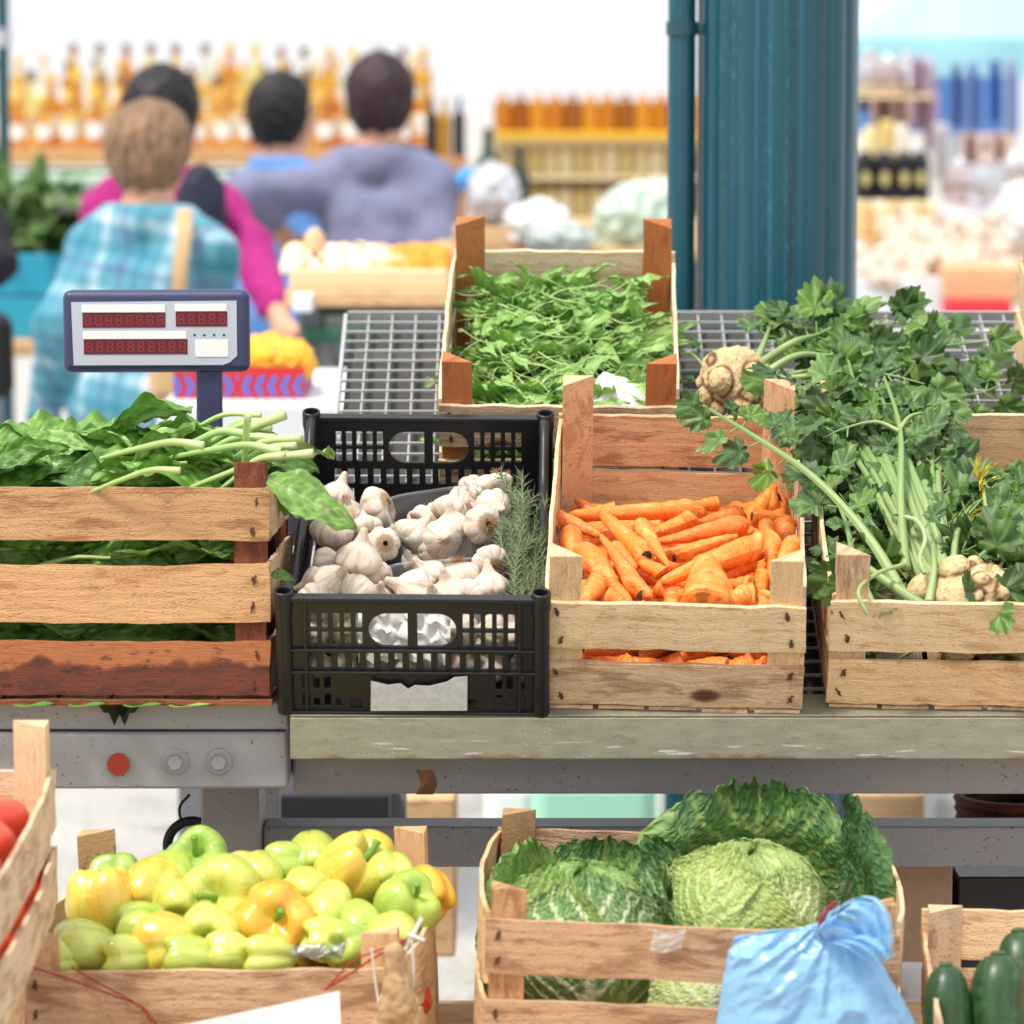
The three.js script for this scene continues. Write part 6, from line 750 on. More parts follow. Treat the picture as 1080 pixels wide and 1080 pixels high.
{
  const plaid = tex(256, 256, (u, v, c) => { const band = (x) => { const t = ((x % 1) + 1) % 1; return [smooth(0.1, 0.14, t) * smooth(0.3, 0.26, t), smooth(0.5, 0.53, t) * smooth(0.62, 0.59, t), smooth(0.72, 0.76, t) * smooth(0.9, 0.86, t)]; }, a = band(u * 2), b = band(v * 2), w = n2(u * 90, v * 90) * 0.03; const base = [0.36, 0.6, 0.68], wh = [0.86, 0.88, 0.93], nv = [0.34, 0.4, 0.58], te = [0.14, 0.46, 0.55]; for (let n = 0; n < 3; n++) { let q = base[n]; q = mix(q, wh[n], 0.45 * a[0] + 0.45 * b[0]); q = mix(q, nv[n], 0.4 * a[1] + 0.4 * b[1]); q = mix(q, te[n], 0.35 * a[2] + 0.35 * b[2]); c[n] = q + w; } });
  plaid.wrapS = plaid.wrapT = THREE.RepeatWrapping;
  person('person in a blue and white plaid shirt with short light brown hair, seen from behind', { px: 158, py: 160, z: -4.2, yaw: -0.45, build: 1.08, hair: 0x97775a, hairW: 0.11, hairL: 0.09, headS: 0.99, top: std({ map: plaid, roughness: 0.9 }), legs: std({ color: 0x4d5f78, roughness: 0.9 }), arms: [[atZ(62, 345, -4.15), atZ(45, 440, -4.3)], [atZ(222, 350, -4.15), atZ(215, 440, -4.5)]] });
  person('dark haired person in a magenta top reaching down to the produce', { px: 172, py: 122, z: -5.0, yaw: -0.55, build: 1.18, hair: 0x16151c, hairL: 0.1, top: std({ color: 0xa81e78, roughness: 0.85 }), arms: [[atZ(105, 290, -5.1), atZ(110, 380, -5.2)], [atZ(262, 262, -4.85), atZ(296, 338, -4.6)]], sleeve: 0.8 });
  person('black haired person in a blue top behind the outstretched grey sleeve', { px: 297, py: 120, z: -6.7, yaw: -0.9, hair: 0x101016, hairL: 0.1, hairW: 0.1, top: std({ color: 0x5d8fd2, roughness: 0.85 }) });
  person('person in a grey long sleeved sweater with short plum brown hair', { px: 401, py: 104, z: -6.1, yaw: -0.1, shY: 1.28, build: 1.0, headS: 1.0, hair: 0x38202a, top: std({ color: 0x7d82a0, roughness: 0.95 }), arms: [[atZ(258, 203, -5.95), atZ(302, 252, -6.1)], [atZ(462, 258, -6.0), atZ(440, 330, -6.3)]], sleeve: 0.55 });
  person('person cut by the picture edge beside the turquoise crates', { px: -78, py: 135, z: -4.9, yaw: -0.4, hair: 0x4a3a30, top: std({ color: 0x2a2a30, roughness: 0.9 }), sleeve: 0.1, arms: [[atZ(-145, 260, -4.8), atZ(-140, 330, -4.9)], [atZ(-8, 275, -4.8), atZ(-40, 335, -4.75)]] });
  // bags carried
  const nb = sdfMesh(V(-0.09, -0.14, -0.06), V(0.09, 0.14, 0.06), 0.01, (x, y, z) => ell(V(0, 0, 0), 0.062, 0.115, 0.042)(x, y, z) + 0.004 * n3(x * 20, y * 20, z * 20)); single('shoulder_bag', nb, std({ color: 0x1b2138, roughness: 0.7 }), 'soft navy bag on the shoulder of the person in magenta', 'bag', undefined, atZ(213, 222, -4.78));
  const hb = thing('handbag', 'tan strapped handbag worn over the plaid shirt', 'handbag', atZ(196, 300, -4.02)), tan = std({ color: 0xc9a77c, roughness: 0.7 }); wpart(hb, 'strap', tube([atZ(194, 222, -4.08), atZ(195, 240, -4.02), atZ(190, 285, -3.99), atZ(188, 330, -4.0)], 0.017, { seg: 14, sides: 8, flat: 0.25 }), tan); wpart(hb, 'bag', rbox(0.2, 0.16, 0.07, 0.03, ...atZ(205, 385, -4.0).toArray()), tan);
  single('black_bag', warp(new RoundedBoxGeometry(0.16, 0.2, 0.08, 4, 0.035), (p) => p.multiplyScalar(1 + 0.03 * n3(p.x * 15, p.y * 15, p.z * 15))), std({ color: 0x17181c, roughness: 0.6 }), 'black bag hanging at the picture edge next to the plaid shirt', 'bag', undefined, atZ(-22, 375, -4.5));
}
// ---------- tables and goods behind ----------
const bgW = std({ map: woodPale[0], color: 0xf2dcc0, roughness: 0.8 }), bgBox = (n, l, cat, x0, y0, x1, y1, z, d, m, group, r = 0.006) => { const a = atZ(x0, y1, z), b = atZ(x1, y0, z), g = rbox(b.x - a.x, b.y - a.y, d, Math.min(r, (b.y - a.y) / 3), (a.x + b.x) / 2, (a.y + b.y) / 2, z - d / 2); uvFrom(g, (x, y, zz) => [x / 0.6, (y + zz) / 0.4]); return wsingle(n, g, m, l, cat, group); };
function bgTable(label, x0, x1, yTop, z, d, m, th = 0.04, legM = std({ color: 0x6c6f74, roughness: 0.6 })) {
  const a = atZ(x0, yTop, z), b = atZ(x1, yTop, z), g = thing('market_table', label, 'table', V((a.x + b.x) / 2, 0, z - d / 2)), w = b.x - a.x;
  part(g, 'table_top', uvFrom(rbox(w, th, d, 0.006, 0, a.y - th / 2, 0), (x, y, zz) => [x / 0.6, (y + zz) / 0.4]), m); for (const sx of [-1, 1]) for (const sz of [-1, 1]) part(g, 'leg', rbox(0.045, a.y - th, 0.045, 0.006, sx * (w / 2 - 0.05), (a.y - th) / 2, sz * (d / 2 - 0.05)), legM); g.userData.top = a.y; return g;
}
const lump = (R, k, amp = 0.16) => warp(new THREE.IcosahedronGeometry(R, 4), (p) => { const n = p.clone().normalize(); p.multiplyScalar(1 + amp * n3(n.x * 1.8 + k, n.y * 1.8, n.z * 1.8) + amp * 0.6 * Math.abs(n3(n.x * 5 + k, n.y * 5, n.z * 5))); });
const bagW = phy({ color: 0xeef0f2, roughness: 0.45, transmission: 0.2, thickness: 0 }), bagG = phy({ color: 0xcfe3d2, roughness: 0.45, transmission: 0.25, thickness: 0 });
{
  const white = std({ color: 0xdfe4ea, roughness: 0.6 });
  bgTable('white topped table behind the scale', 165, 372, 428, -2.2, 0.9, white, 0.06);
  const box = thing('fruit_box', 'red and blue printed cardboard box of yellow fruit on the white table', 'box', atZ(252, 428, -2.35)); {
    const K = pxAt(-2.35), w = 138 / K, h = 40 / K, d = 0.3, t = tex(256, 96, (u, v, c) => { const s = Math.sin(u * 64 + (v < 0.5 ? v : 1 - v) * 9) > 0.1 ? 1 : 0, r = v < 0.25 || v > 0.8; const C = r ? [0.78, 0.16, 0.16] : s > 0.5 ? [0.25, 0.42, 0.78] : [0.72, 0.14, 0.17]; for (let n = 0; n < 3; n++) c[n] = C[n]; }), m = std({ map: t, roughness: 0.7 });
    for (const [n, ww, dd, x, z] of [['front_panel', w, 0.006, 0, 0], ['back_panel', w, 0.006, 0, -d], ['side_panel', 0.006, d - 0.008, -w / 2 + 0.003, -d / 2], ['side_panel', 0.006, d - 0.008, w / 2 - 0.003, -d / 2]]) part(box, n, uvFrom(boxG(ww, h, dd, x, h / 2 + 0.002, z), (a, b, c) => [a / w + c / d, b / h]), m); part(box, 'base', boxG(w - 0.014, 0.006, d - 0.008, 0, 0.006, -d / 2), m);
  }
  const yg = lump(0.032, 2, 0.1), ym = std({ color: 0xf0b02a, roughness: 0.5 }); for (let k = 0; k < 26; k++) { const o = single('yellow_fruit', yg, ym, 'round yellow fruit in the printed box on the white table', 'fruit', 'yellow fruit in the printed box', atZ(200 + (k % 9) * 14 + rr(-3, 3), 384 - Math.floor(k / 9) * 6 + rr(-2, 2), -2.4 - Math.floor(k / 9) * 0.07)); o.scale.setScalar(rr(0.8, 1.1)); o.rotation.set(rr(0, 6), rr(0, 6), 0); }
  // mushroom table
  bgTable('wooden table of mushrooms behind the grating shelf', 300, 474, 306, -3.3, 0.7, bgW, 0.035);
  bgBox('mushroom_tray', 'long pale wooden tray of mushrooms', 'tray', 305, 284, 472, 305, -3.35, 0.4, std({ color: 0xe6cda8, roughness: 0.8 }));
  const mg = merge([new THREE.SphereGeometry(0.024, 14, 8, 0, 6.3, 0, 1.7), new THREE.CylinderGeometry(0.008, 0.011, 0.03, 9).translate(0, -0.012, 0)]), mm = [std({ color: 0xead9b8, roughness: 0.8 }), std({ color: 0xdcb890, roughness: 0.8 }), std({ color: 0xf0e6d0, roughness: 0.8 })], om = std({ color: 0xe79a2c, roughness: 0.7 });
  for (let k = 0; k < 64; k++) { const px = 312 + (k % 16) * 10 + rr(-4, 4), r = Math.floor(k / 16), py = 285 - r * 5 + rr(-4, 2), or = px > 410 && rnd() < 0.8; const o = single('mushroom', mg, or ? om : pick(mm), or ? 'orange chanterelle mushroom in the tray' : 'pale mushroom in the tray', 'mushroom', or ? 'orange mushrooms in the tray' : 'pale mushrooms in the tray', atZ(px, py, -3.4 - r * 0.08)); o.rotation.set(rr(-1, 1), rr(0, 6), rr(-1, 1)); o.scale.setScalar(rr(0.8, 1.25)); }
  { const o = single('mushroom', mg, mm[1], 'tall pale mushroom standing above the others at the tray end', 'mushroom', undefined, atZ(332, 262, -3.42)); o.scale.set(1, 1.8, 1); }
  const gc = std({ color: 0x2c5f4a, roughness: 0.6 }); bgBox('green_crate', 'dark green plastic crate below the mushroom tray', 'crate', 318, 313, 470, 332, -3.36, 0.35, gc, undefined); bgBox('green_crate', 'dark green plastic crate low under the mushroom table', 'crate', 318, 345, 420, 362, -3.3, 0.35, gc); bgBox('storage_box', 'pale grey storage box between the green crates', 'box', 340, 332, 470, 345, -3.35, 0.35, std({ color: 0xb9bcb4, roughness: 0.7 })); bgBox('white_jug', 'white plastic jug at the end of the mushroom table', 'jug', 308, 310, 330, 330, -3.25, 0.06, white);
  // left: turquoise crates with greens
  const tq = std({ color: 0x2fa6c8, roughness: 0.5 }); for (const [y0, y1, l] of [[268, 312, 'turquoise plastic crate, upper of the stack holding greens'], [314, 358, 'turquoise plastic crate, lower of the stack holding greens']]) bgBox('turquoise_crate', l, 'crate', -60, y0, 74, y1, -5.6, 0.4, tq, 'turquoise crates');
  bgTable('table under the turquoise crates', -90, 100, 360, -5.5, 0.7, bgW);
  const sg = Array.from({ length: 3 }, (_, k) => broadLeaf({ L: 0.13, W: 0.06, nu: 8, nv: 5, s: k * 2.1, base: CG, rib: CHR, wave: 0.006, curl: 0.03 })), gm2 = leafM(); for (let k = 0; k < 120; k++) { const px = rr(-30, 92), o = single('herb_leaf', sg[k % 3], gm2, 'green herb leaf in the heap on the turquoise crates', 'leaf', 'herb leaves on the turquoise crates', atZ(px, rr(200, 268), -5.75 + rr(-0.12, 0.12))); o.rotation.set(rr(-1, 1), rr(0, 6), rr(0, 1.4)); }
  bgBox('white_package', 'pale package lying on the heap of herbs', 'package', 58, 200, 92, 226, -5.65, 0.1, white, undefined, 0.03);
  // oil stall: riser with rows of bottles
  bgBox('bottle_riser', 'wooden display shelf carrying rows of oil bottles', 'shelf', -40, 156, 470, 174, -8.0, 0.7, std({ map: woodPale[0], color: 0xe2c09a, roughness: 0.7 }));
  bgBox('bottle_step', 'pale wooden step behind the front bottles', 'shelf', -40, 118, 470, 155, -8.35, 0.3, std({ map: woodPale[0], color: 0xf8ecd6, roughness: 0.7 }));
  bgTable('long table under the oil bottles', -60, 480, 182, -7.95, 0.9, std({ color: 0xbfd8c8, roughness: 0.6 }));
  bgBox('table_skirt', 'pale green cloth skirt of the oil bottle table', 'cloth', -60, 190, 480, 262, -8.0, 0.02, std({ color: 0x9cc4a6, roughness: 0.9 }));
  const lathe = (p, n = 20) => new THREE.LatheGeometry(p.map(([a, b]) => new THREE.Vector2(a, b)), n);
  const tall = lathe([[0.001, 0], [0.034, 0], [0.036, 0.006], [0.036, 0.19], [0.03, 0.215], [0.014, 0.24], [0.0125, 0.3]]), capG = lathe([[0.0001, 0.34], [0.0155, 0.34], [0.016, 0.288], [0.0127, 0.287]]), labG = lathe([[0.0368, 0.06], [0.0368, 0.15]]);
  const oils = [[0xf8dc80, 0.9], [0xfaf2bc, 0.93], [0xeec060, 0.87], [0xf8f6e6, 0.95]].map(([c, t]) => phy({ color: c, transmission: t, roughness: 0.12, thickness: 0 })), caps = [0x8a5a3a, 0x77503a, 0xd8a82a, 0xe0c040].map((c) => std({ color: c, roughness: 0.5 })), labs = [0xf2f0ea, 0xe6d8b0, 0xeac878].map((c) => std({ color: c, roughness: 0.7 }));
  const bottle = (px, pyBase, pyTop, z, oil, cp, lb, label, group) => { const a = atZ(px, pyBase, z), k = (atZ(px, pyTop, z).y - a.y) / 0.34, g = thing('oil_bottle', label, 'bottle', a, group); g.scale.set(k * 1.3, k, k * 1.3); part(g, 'glass', tall, oil); part(g, 'cap', capG, cp); part(g, 'label', labG, lb); return g; };
  const rowA = [], rowB = [], rowC = [], rowD = []; const backPx = [78, 106, 134, 160, 186, 217, 243, 270, 297, 321, 348, 373, 400, 425, 447]; backPx.forEach((px, i) => rowA.push(bottle(px, 118, 46 + (i > 7 ? 4 : 0), -8.45, oils[(i * 3) % 4], caps[i < 6 ? i % 2 : i % 4], labs[2], i < 6 ? 'tall oil bottle with a brown cap on the back step' : 'tall oil bottle with a bright cap on the back step', i < 6 ? 'brown capped bottles on the back step' : 'bright capped bottles on the back step'))); inOrder(rowA, 'tall oil bottle on the back step');
  for (let i = 0; i < 19; i++) rowB.push(bottle(8 + i * 24.5 + rr(-2, 2), 156, 76 + rr(-4, 4), -8.12, oils[i % 3], caps[(i * 5) % 4], labs[i % 2], 'oil bottle with a pale label in the front row on the riser', 'front row of oil bottles')); inOrder(rowB, 'oil bottle with pale label in the riser row');
  for (let i = 0; i < 18; i++) bottle(-4 + i * 26 + rr(-3, 3), 118, 62 + rr(-5, 5), -8.38, oils[(i * 7 + 1) % 4], caps[(i * 3) % 4], labs[(i + 1) % 3], 'oil bottle in the second row on the back step, ' + ORD[i] + ' from the left', 'second row on the back step');
  for (let i = 0; i < 16; i++) rowC.push(bottle(20 + i * 27, 157, 96 + rr(-4, 4), -8.05, oils[[2, 0, 1][i % 3]], caps[2 + i % 2], labs[0], 'short oil bottle at the very front of the riser', 'short bottles at the front of the riser')); inOrder(rowC, 'short oil bottle at the very front of the riser');
  // middle stall: amber bottles over jars
  bgTable('table of jars and bottles left of the column', 452, 760, 262, -8.6, 0.8, bgW);
  const rack = thing('jar_rack', 'pale rack with cream jars below a yellow shelf of amber bottles', 'rack', atZ(632, 262, -8.9)), cream = std({ color: 0xe8d6ae, roughness: 0.8 }), rk = (n, x0, y0, x1, y1, z, d, m) => { const p = atZ(x0, y1, z), q = atZ(x1, y0, z); wpart(rack, n, rbox(q.x - p.x, q.y - p.y, d, 0.004, (p.x + q.x) / 2, (p.y + q.y) / 2, z - d / 2), m); };
  rk('base', 523, 230, 742, 262, -8.75, 0.29, cream); rk('shelf', 523, 139, 741, 147, -8.75, 0.29, std({ color: 0xe2b62c, roughness: 0.6 })); rk('shelf', 523, 186, 741, 190, -8.75, 0.29, cream); rk('back_board', 523, 140, 745, 230, -9.06, 0.02, cream); rk('post', 516, 138, 522, 262, -8.74, 0.3, cream); rk('post', 742, 138, 748, 262, -8.74, 0.3, cream);
  const sq = lathe([[0.001, 0], [0.03, 0], [0.031, 0.005], [0.031, 0.095], [0.022, 0.112], [0.012, 0.12], [0.012, 0.135], [0.001, 0.136]], 16), amber = [0xe0a420, 0xc08418, 0xecb83c].map((c) => phy({ color: c, roughness: 0.15, transmission: 0.7, thickness: 0 })); for (let i = 0; i < 12; i++) { const a = atZ(530 + i * 18.5, 139, -8.85); const o = single('amber_bottle', sq, amber[i % 3], 'amber bottle in the tight row on the yellow shelf', 'bottle', 'amber bottles on the yellow shelf', a); rowD.push(o); } inOrder(rowD, 'amber bottle in the row on the yellow shelf');
  const jar = lathe([[0.001, 0], [0.024, 0], [0.025, 0.004], [0.025, 0.075], [0.021, 0.085], [0.021, 0.1], [0.001, 0.101]], 14), jm = [0xe9dcae, 0xf0e6c8, 0xdcc98c].map((c) => std({ color: c, roughness: 0.4 })); const jl = { 229: [], 186: [] }; for (const [y, n] of [[229, 13], [186, 13]]) for (let i = 0; i < n; i++) jl[y].push(single('jar', jar, jm[(i * 7) % 3], y > 200 ? 'cream jar in the lower row of the rack' : 'cream jar in the upper row of the rack', 'jar', y > 200 ? 'cream jars in the lower row' : 'cream jars in the upper row', atZ(532 + i * 16, y, -8.85))); inOrder(jl[229], 'cream jar in the lower row of the rack'); inOrder(jl[186], 'cream jar in the upper row of the rack');
  const dk = [0x2a1810, 0xc08a10, 0x1c1412].map((c) => phy({ color: c, roughness: 0.15, transmission: 0.2, thickness: 0 })); [455, 469, 484].forEach((px, i) => { const a = atZ(px, 166, -7.6), o = single('dark_bottle', tall, dk[i], ['dark brown bottle, first of three on the carton', 'golden bottle between two dark bottles on the carton', 'near black bottle, last of three on the carton'][i], 'bottle', undefined, a); o.scale.set(0.55, 0.62, 0.55); });
  bgBox('carton', 'brown carton under the three dark bottles', 'carton', 448, 166, 492, 262, -7.55, 0.3, std({ color: 0xc49064, roughness: 0.9 }));
  const wb = (px, y0, y1, z, c, l) => { const a = atZ(px, y1, z), k = (atZ(px, y0, z).y - a.y) / 0.34; const o = single('wine_bottle', tall, std({ color: c, roughness: 0.2 }), l, 'bottle', undefined, a); o.scale.setScalar(k); }; wb(515, 118, 262, -7.3, 0x2e4a38, 'slim green bottle beside the carton'); wb(548, 140, 262, -7.3, 0x32402c, 'dark green bottle in front of the jar rack');
  const bag = (n, px, py, z, rx, ry, m, l) => { const k = pxAt(z), o = single(n, lump(1, px * 0.1, 0.2), m, l, 'plastic bag', undefined, atZ(px, py, z)); o.scale.set(rx / k, ry / k, 0.16); };
  bgTable('table of white bags behind the salad crate', 455, 720, 262, -5.4, 0.7, bgW); bag('plastic_bag', 520, 205, -5.6, 26, 30, phy({ color: 0xd6d8de, roughness: 0.4, transmission: 0.3, thickness: 0 }), 'pointed translucent bag behind the salad crate'); bag('plastic_bag', 565, 238, -5.5, 36, 26, bagW, 'white bulging plastic bag behind the salad crate'); bag('plastic_bag', 590, 252, -5.35, 34, 18, phy({ color: 0xc6d2ce, roughness: 0.4, transmission: 0.3, thickness: 0 }), 'greyish plastic bag in front of the white bag'); bag('plastic_bag', 660, 235, -5.6, 32, 36, bagG, 'pale green plastic bag behind the right post of the salad crate'); bag('plastic_bag', 690, 225, -5.75, 34, 36, bagG, 'pale green plastic bag half hidden by the rain pipe'); bag('plastic_bag', 493, 190, -5.9, 11, 13, std({ color: 0x3f9fe0, roughness: 0.5 }), 'small bright blue plastic bag on the goods table');
  bgBox('produce_box', 'pale wooden box below the bags', 'box', 478, 240, 552, 262, -5.4, 0.25, bgW); bgBox('navy_box', 'dark navy box under the goods table', 'box', 500, 300, 690, 326, -4.6, 0.3, std({ color: 0x2a3350, roughness: 0.7 })); bgBox('red_tray', 'small red tray on the ground goods behind the salad crate', 'tray', 508, 288, 545, 300, -4.5, 0.2, std({ color: 0xd05a50, roughness: 0.7 })); bgTable('low table behind the salad crate', 480, 720, 328, -4.4, 0.6, white);
  // right: parasol, hanging goods, jars, garlic
  const par = thing('market_parasol', 'pale cyan market parasol over the stall right of the column', 'parasol', V(atZ(1010, 60, -10).x, 0, -10)); {
    const y0 = atZ(1010, 56, -10).y, y1 = atZ(1010, 8, -10).y, R = 175 / pxAt(-10), cl = phy({ color: 0xbceef4, roughness: 0.8, transmission: 0.5, thickness: 0 });
    part(par, 'canopy', surf(64, 12, (u, v) => { const a = u * 6.2832, r = R * v * (0.94 + 0.06 * Math.cos(a * 8)); return V(Math.cos(a) * r, mix(y1 + 0.25, y0 + 0.05, Math.pow(v, 0.85)), Math.sin(a) * r); }), cl); part(par, 'valance', surf(64, 3, (u, v) => { const a = u * 6.2832, r = R * (0.94 + 0.06 * Math.cos(a * 8)); return V(Math.cos(a) * r, y0 + 0.05 - 0.14 * v, Math.sin(a) * r); }), cl); part(par, 'pole', new THREE.CylinderGeometry(0.025, 0.025, y1 + 0.25, 12).translate(0, (y1 + 0.25) / 2, 0), white); part(par, 'foot', new THREE.CylinderGeometry(0.25, 0.28, 0.08, 20).translate(0, 0.04, 0), white);
  }
  bgTable('table of garlic and jars right of the column', 890, 1120, 300, -6.0, 0.9, bgW, 0.05); bgBox('red_crate', 'bright red crate edge under the garlic table', 'crate', 1000, 318, 1068, 334, -5.8, 0.3, std({ color: 0xd8283c, roughness: 0.5 })); bgBox('white_cloth', 'white cloth hanging from the garlic table', 'cloth', 902, 292, 1000, 345, -5.95, 0.02, white);
  const cloth = (x0, y0, x1, y1, z, c, l) => { wsingle('hanging_cloth', surf(30, 6, (u, v) => { const p = atZ(mix(x0, x1, u), mix(y0, y1, v), z); p.z += 0.03 * Math.sin(u * 22); return p; }), phy({ color: c, roughness: 0.9, transmission: 0.25, thickness: 0 }), l, 'cloth'); };
  cloth(900, 56, 1075, 140, -9.9, 0x6f9fe6, 'blue cloth hanging at the back of the right hand stall'); cloth(905, 58, 925, 120, -9.6, 0x4f9ecb, 'light blue cloth strip beside the column'); cloth(1000, 58, 1040, 135, -9.6, 0x8fb4ea, 'pale blue cloth hanging beside the copper cloth'); cloth(960, 58, 990, 130, -9.5, 0xecd0e4, 'pink cloth hanging between the copper and blue cloths'); cloth(918, 68, 962, 140, -9.4, 0xd8b8ae, 'copper coloured cloth hanging beside the column'); cloth(1012, 140, 1068, 215, -8.6, 0xdcc4ba, 'rose brown cloth hanging over the garlic table'); cloth(985, 130, 1000, 190, -8.7, 0xf0f0f4, 'white cloth strip in the right hand stall');
  [[906, 916, 0x6f6a8c], [926, 936, 0xa87f7a], [944, 952, 0xe8dcd8], [966, 974, 0xb98fc0], [974, 984, 0xf4e8f4], [1004, 1012, 0x2f62c8], [1020, 1030, 0x9fc0f0], [1044, 1054, 0x3a70d8], [1060, 1070, 0xd0dcf4]].forEach(([a, b, c], i) => cloth(a, 60 + (i * 7) % 9, b, 118 + (i * 23) % 50, -9.3 + 0.05 * i, c, ['slate purple', 'dusty copper', 'off white', 'lilac', 'near white pink', 'deep blue', 'sky blue', 'bright blue', 'very pale blue'][i] + ' narrow scarf hanging in the right hand stall'));
  [[1018, 1028, 0xb08a84], [1034, 1042, 0xf0ecf0], [1048, 1058, 0xc8a8a0]].forEach(([a, b, c], i) => cloth(a, 142, b, 205, -8.4 + 0.05 * i, c, ['brown rose', 'white', 'pale rose'][i] + ' scarf hanging over the pots of the right hand stall'));
  bgTable('back table of the right hand stall', 885, 1110, 222, -8.2, 0.8, bgW); const blk = std({ color: 0x16171c, roughness: 0.25 }), lbl = std({ color: 0xc9c27c, roughness: 0.6 }); [912, 932, 953, 970].forEach((px, i) => { const a = atZ(px, 212, -8.3), g = thing('dark_jar', 'dark jar with an oval olive label on the right hand stall', 'jar', a, 'dark jars on the right hand stall'); part(g, 'glass', lathe([[0.001, 0], [0.03, 0], [0.032, 0.006], [0.032, 0.13], [0.022, 0.15], [0.02, 0.165], [0.001, 0.166]], 18), blk); part(g, 'label', new THREE.CircleGeometry(0.018, 18).scale(0.8, 1.25, 1).translate(0, 0.075, 0.033), lbl); });
  [[918, 165, 0xe8dc9c], [935, 158, 0xd8c070], [950, 163, 0xece6d0]].forEach(([px, py, c], i) => single('small_jar', jar, std({ color: c, roughness: 0.4 }), ['pale jar behind the dark jars nearest the column', 'yellow jar behind the dark jars', 'cream jar behind the last dark jar'][i], 'jar', undefined, atZ(px, py, -8.5))); bgBox('jar_step', 'brown step behind the dark jars', 'shelf', 904, 163, 980, 210, -8.48, 0.2, std({ color: 0x7a5f48, roughness: 0.8 }));
  for (let i = 0; i < 9; i++) single('honey_jar', jar, std({ color: [0xd8c890, 0xc8a868, 0xe6dcc0][i % 3], roughness: 0.4 }), 'pale honey jar low on the right hand stall', 'jar', 'honey jars on the right hand stall', atZ(908 + i * 9.5, 246 + (i % 2) * 4, -7.2)); bgTable('narrow table of honey jars beside the column', 895, 1000, 252, -7.1, 0.4, bgW);
  for (let k = 0; k < 60; k++) { const o = single('garlic_bulb', garlicG[k % 6], garlicM, 'garlic bulb in the far heap on the table right of the column', 'garlic', 'garlic bulbs on the far table', atZ(944 + (k % 15) * 8 + rr(-3, 3), 284 - Math.floor(k / 15) * 12 + rr(-3, 3), -6.15 - Math.floor(k / 15) * 0.09)); o.scale.setScalar(rr(0.06, 0.085)); o.rotation.set(rr(-1, 1), rr(0, 6), rr(-1, 1)); }
  for (let k = 0; k < 22; k++) { const o = single('garlic_bulb', garlicG[k % 6], garlicM, 'garlic bulb on the white cloth close to the column', 'garlic', 'garlic bulbs beside the column', atZ(908 + (k % 8) * 8, 300 - Math.floor(k / 8) * 12, -5.98 - Math.floor(k / 8) * 0.07)); o.scale.setScalar(rr(0.06, 0.08)); o.rotation.set(rr(-1, 1), rr(0, 6), rr(-1, 1)); }
  bgBox('garlic_crate', 'pale wooden crate at the far end of the garlic table', 'crate', 995, 282, 1100, 316, -5.9, 0.3, bgW); bag('plastic_bag', 1075, 230, -6.4, 22, 38, bagW, 'white plastic bag at the picture edge on the garlic table');
  const pole = thing('awning_pole', 'thin teal awning pole at the picture edge', 'pole', V(atZ(3, 60, -6.4).x, 0, -6.4)); part(pole, 'pole', new THREE.CylinderGeometry(0.018, 0.018, 3.4, 14).translate(0, 1.7, 0), ironM); part(pole, 'foot', new THREE.CylinderGeometry(0.12, 0.14, 0.05, 20).translate(0, 0.025, 0), ironDark); const cl2 = part(pole, 'collar', new THREE.CylinderGeometry(0.024, 0.024, 0.05, 14), std({ color: 0xb8bcc4, roughness: 0.5 })); cl2.position.y = atZ(3, 40, -6.4).y;
  const potG = lathe([[0.001, 0], [0.05, 0.004], [0.068, 0.03], [0.07, 0.08], [0.055, 0.12], [0.05, 0.125], [0.052, 0.13]], 24), lidG = lathe([[0.052, 0.13], [0.03, 0.146], [0.008, 0.15], [0.012, 0.165], [0.001, 0.17]], 20), potM = [0xd0d0d4, 0xc0aca4, 0xdcdce0, 0xc8b8b4].map((c) => std({ color: c, metalness: 0.9, roughness: 0.22 }));
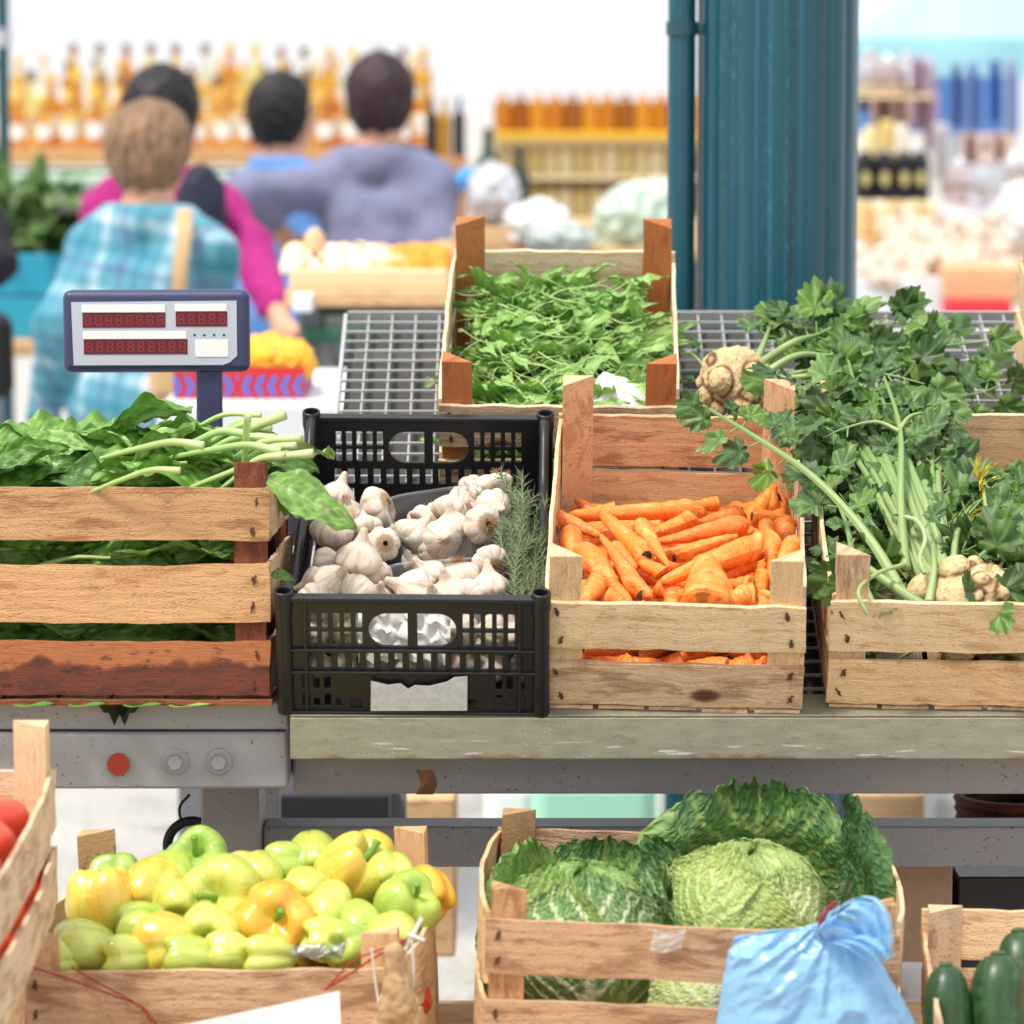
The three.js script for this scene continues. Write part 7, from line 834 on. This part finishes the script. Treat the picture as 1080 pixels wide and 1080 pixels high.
  [[918, 100, -9.2], [936, 104, -9.1], [955, 100, -9.2], [1012, 215, -7.8], [1040, 218, -7.7], [1068, 216, -7.8]].forEach(([px, py, z], i) => { const g = thing('metal_pot', i < 3 ? 'shiny pot on the upper shelf right of the column, ' + ORD[i] + ' from the left' : 'shiny metal pot stacked on the right hand stall, number ' + ORD[i - 3] + ' counting back to front', 'pot', atZ(px, py, z), 'metal pots on the right hand stall'); part(g, 'bowl', potG, potM[i % 4]); part(g, 'lid', lidG, potM[(i + 1) % 4]); g.scale.setScalar(rr(0.85, 1.1)); });
  bgBox('pot_shelf', 'thin shelf carrying the upper pots right of the column', 'shelf', 900, 100, 985, 104, -8.95, 0.4, cream); for (const x of [901, 982]) bgBox('shelf_post', x < 950 ? 'upright of the pot shelf next to the column' : 'upright of the pot shelf beside the white cloth strip', 'post', x, 104, x + 3, 400, -9.1, 0.03, cream); bgBox('pot_table', 'cloth covered box under the stacked pots', 'box', 978, 222, 1100, 262, -7.6, 0.5, std({ color: 0xd8d4e0, roughness: 0.8 }));
  // low goods seen between the beams
  bgBox('mint_sack', 'mint green sack seen between the beams', 'sack', 560, 822, 692, 1010, -2.0, 0.12, std({ color: 0xa9e4cc, roughness: 0.8 }), undefined, 0.03); bgBox('white_sack', 'white sack beside the mint sack under the stall', 'sack', 510, 824, 566, 1015, -2.15, 0.15, std({ color: 0xe8eaec, roughness: 0.8 }), undefined, 0.03); bgBox('white_sack', 'narrow white sack next to the column foot', 'sack', 688, 826, 704, 1010, -2.15, 0.1, std({ color: 0xd8e0de, roughness: 0.8 }), undefined, 0.02);
  bgBox('dark_box', 'dark grey box under the stall beside the leg', 'box', 278, 838, 410, 1010, -0.85, 0.3, std({ color: 0x3a3d44, roughness: 0.7 })); bgBox('wooden_box', 'small wooden box seen between the beams below the dried leaf', 'box', 412, 842, 480, 1010, -1.4, 0.3, bgW); bgBox('wooden_box', 'pale wooden box seen between the beams at the far right', 'box', 885, 838, 985, 1015, -1.9, 0.3, bgW); bgBox('grey_sack', 'light grey sack between the wooden box and the wicker basket', 'sack', 985, 832, 1030, 1010, -1.7, 0.2, std({ color: 0xcfcfcd, roughness: 0.8 }), undefined, 0.03);
}
renderer.render(scene, camera);
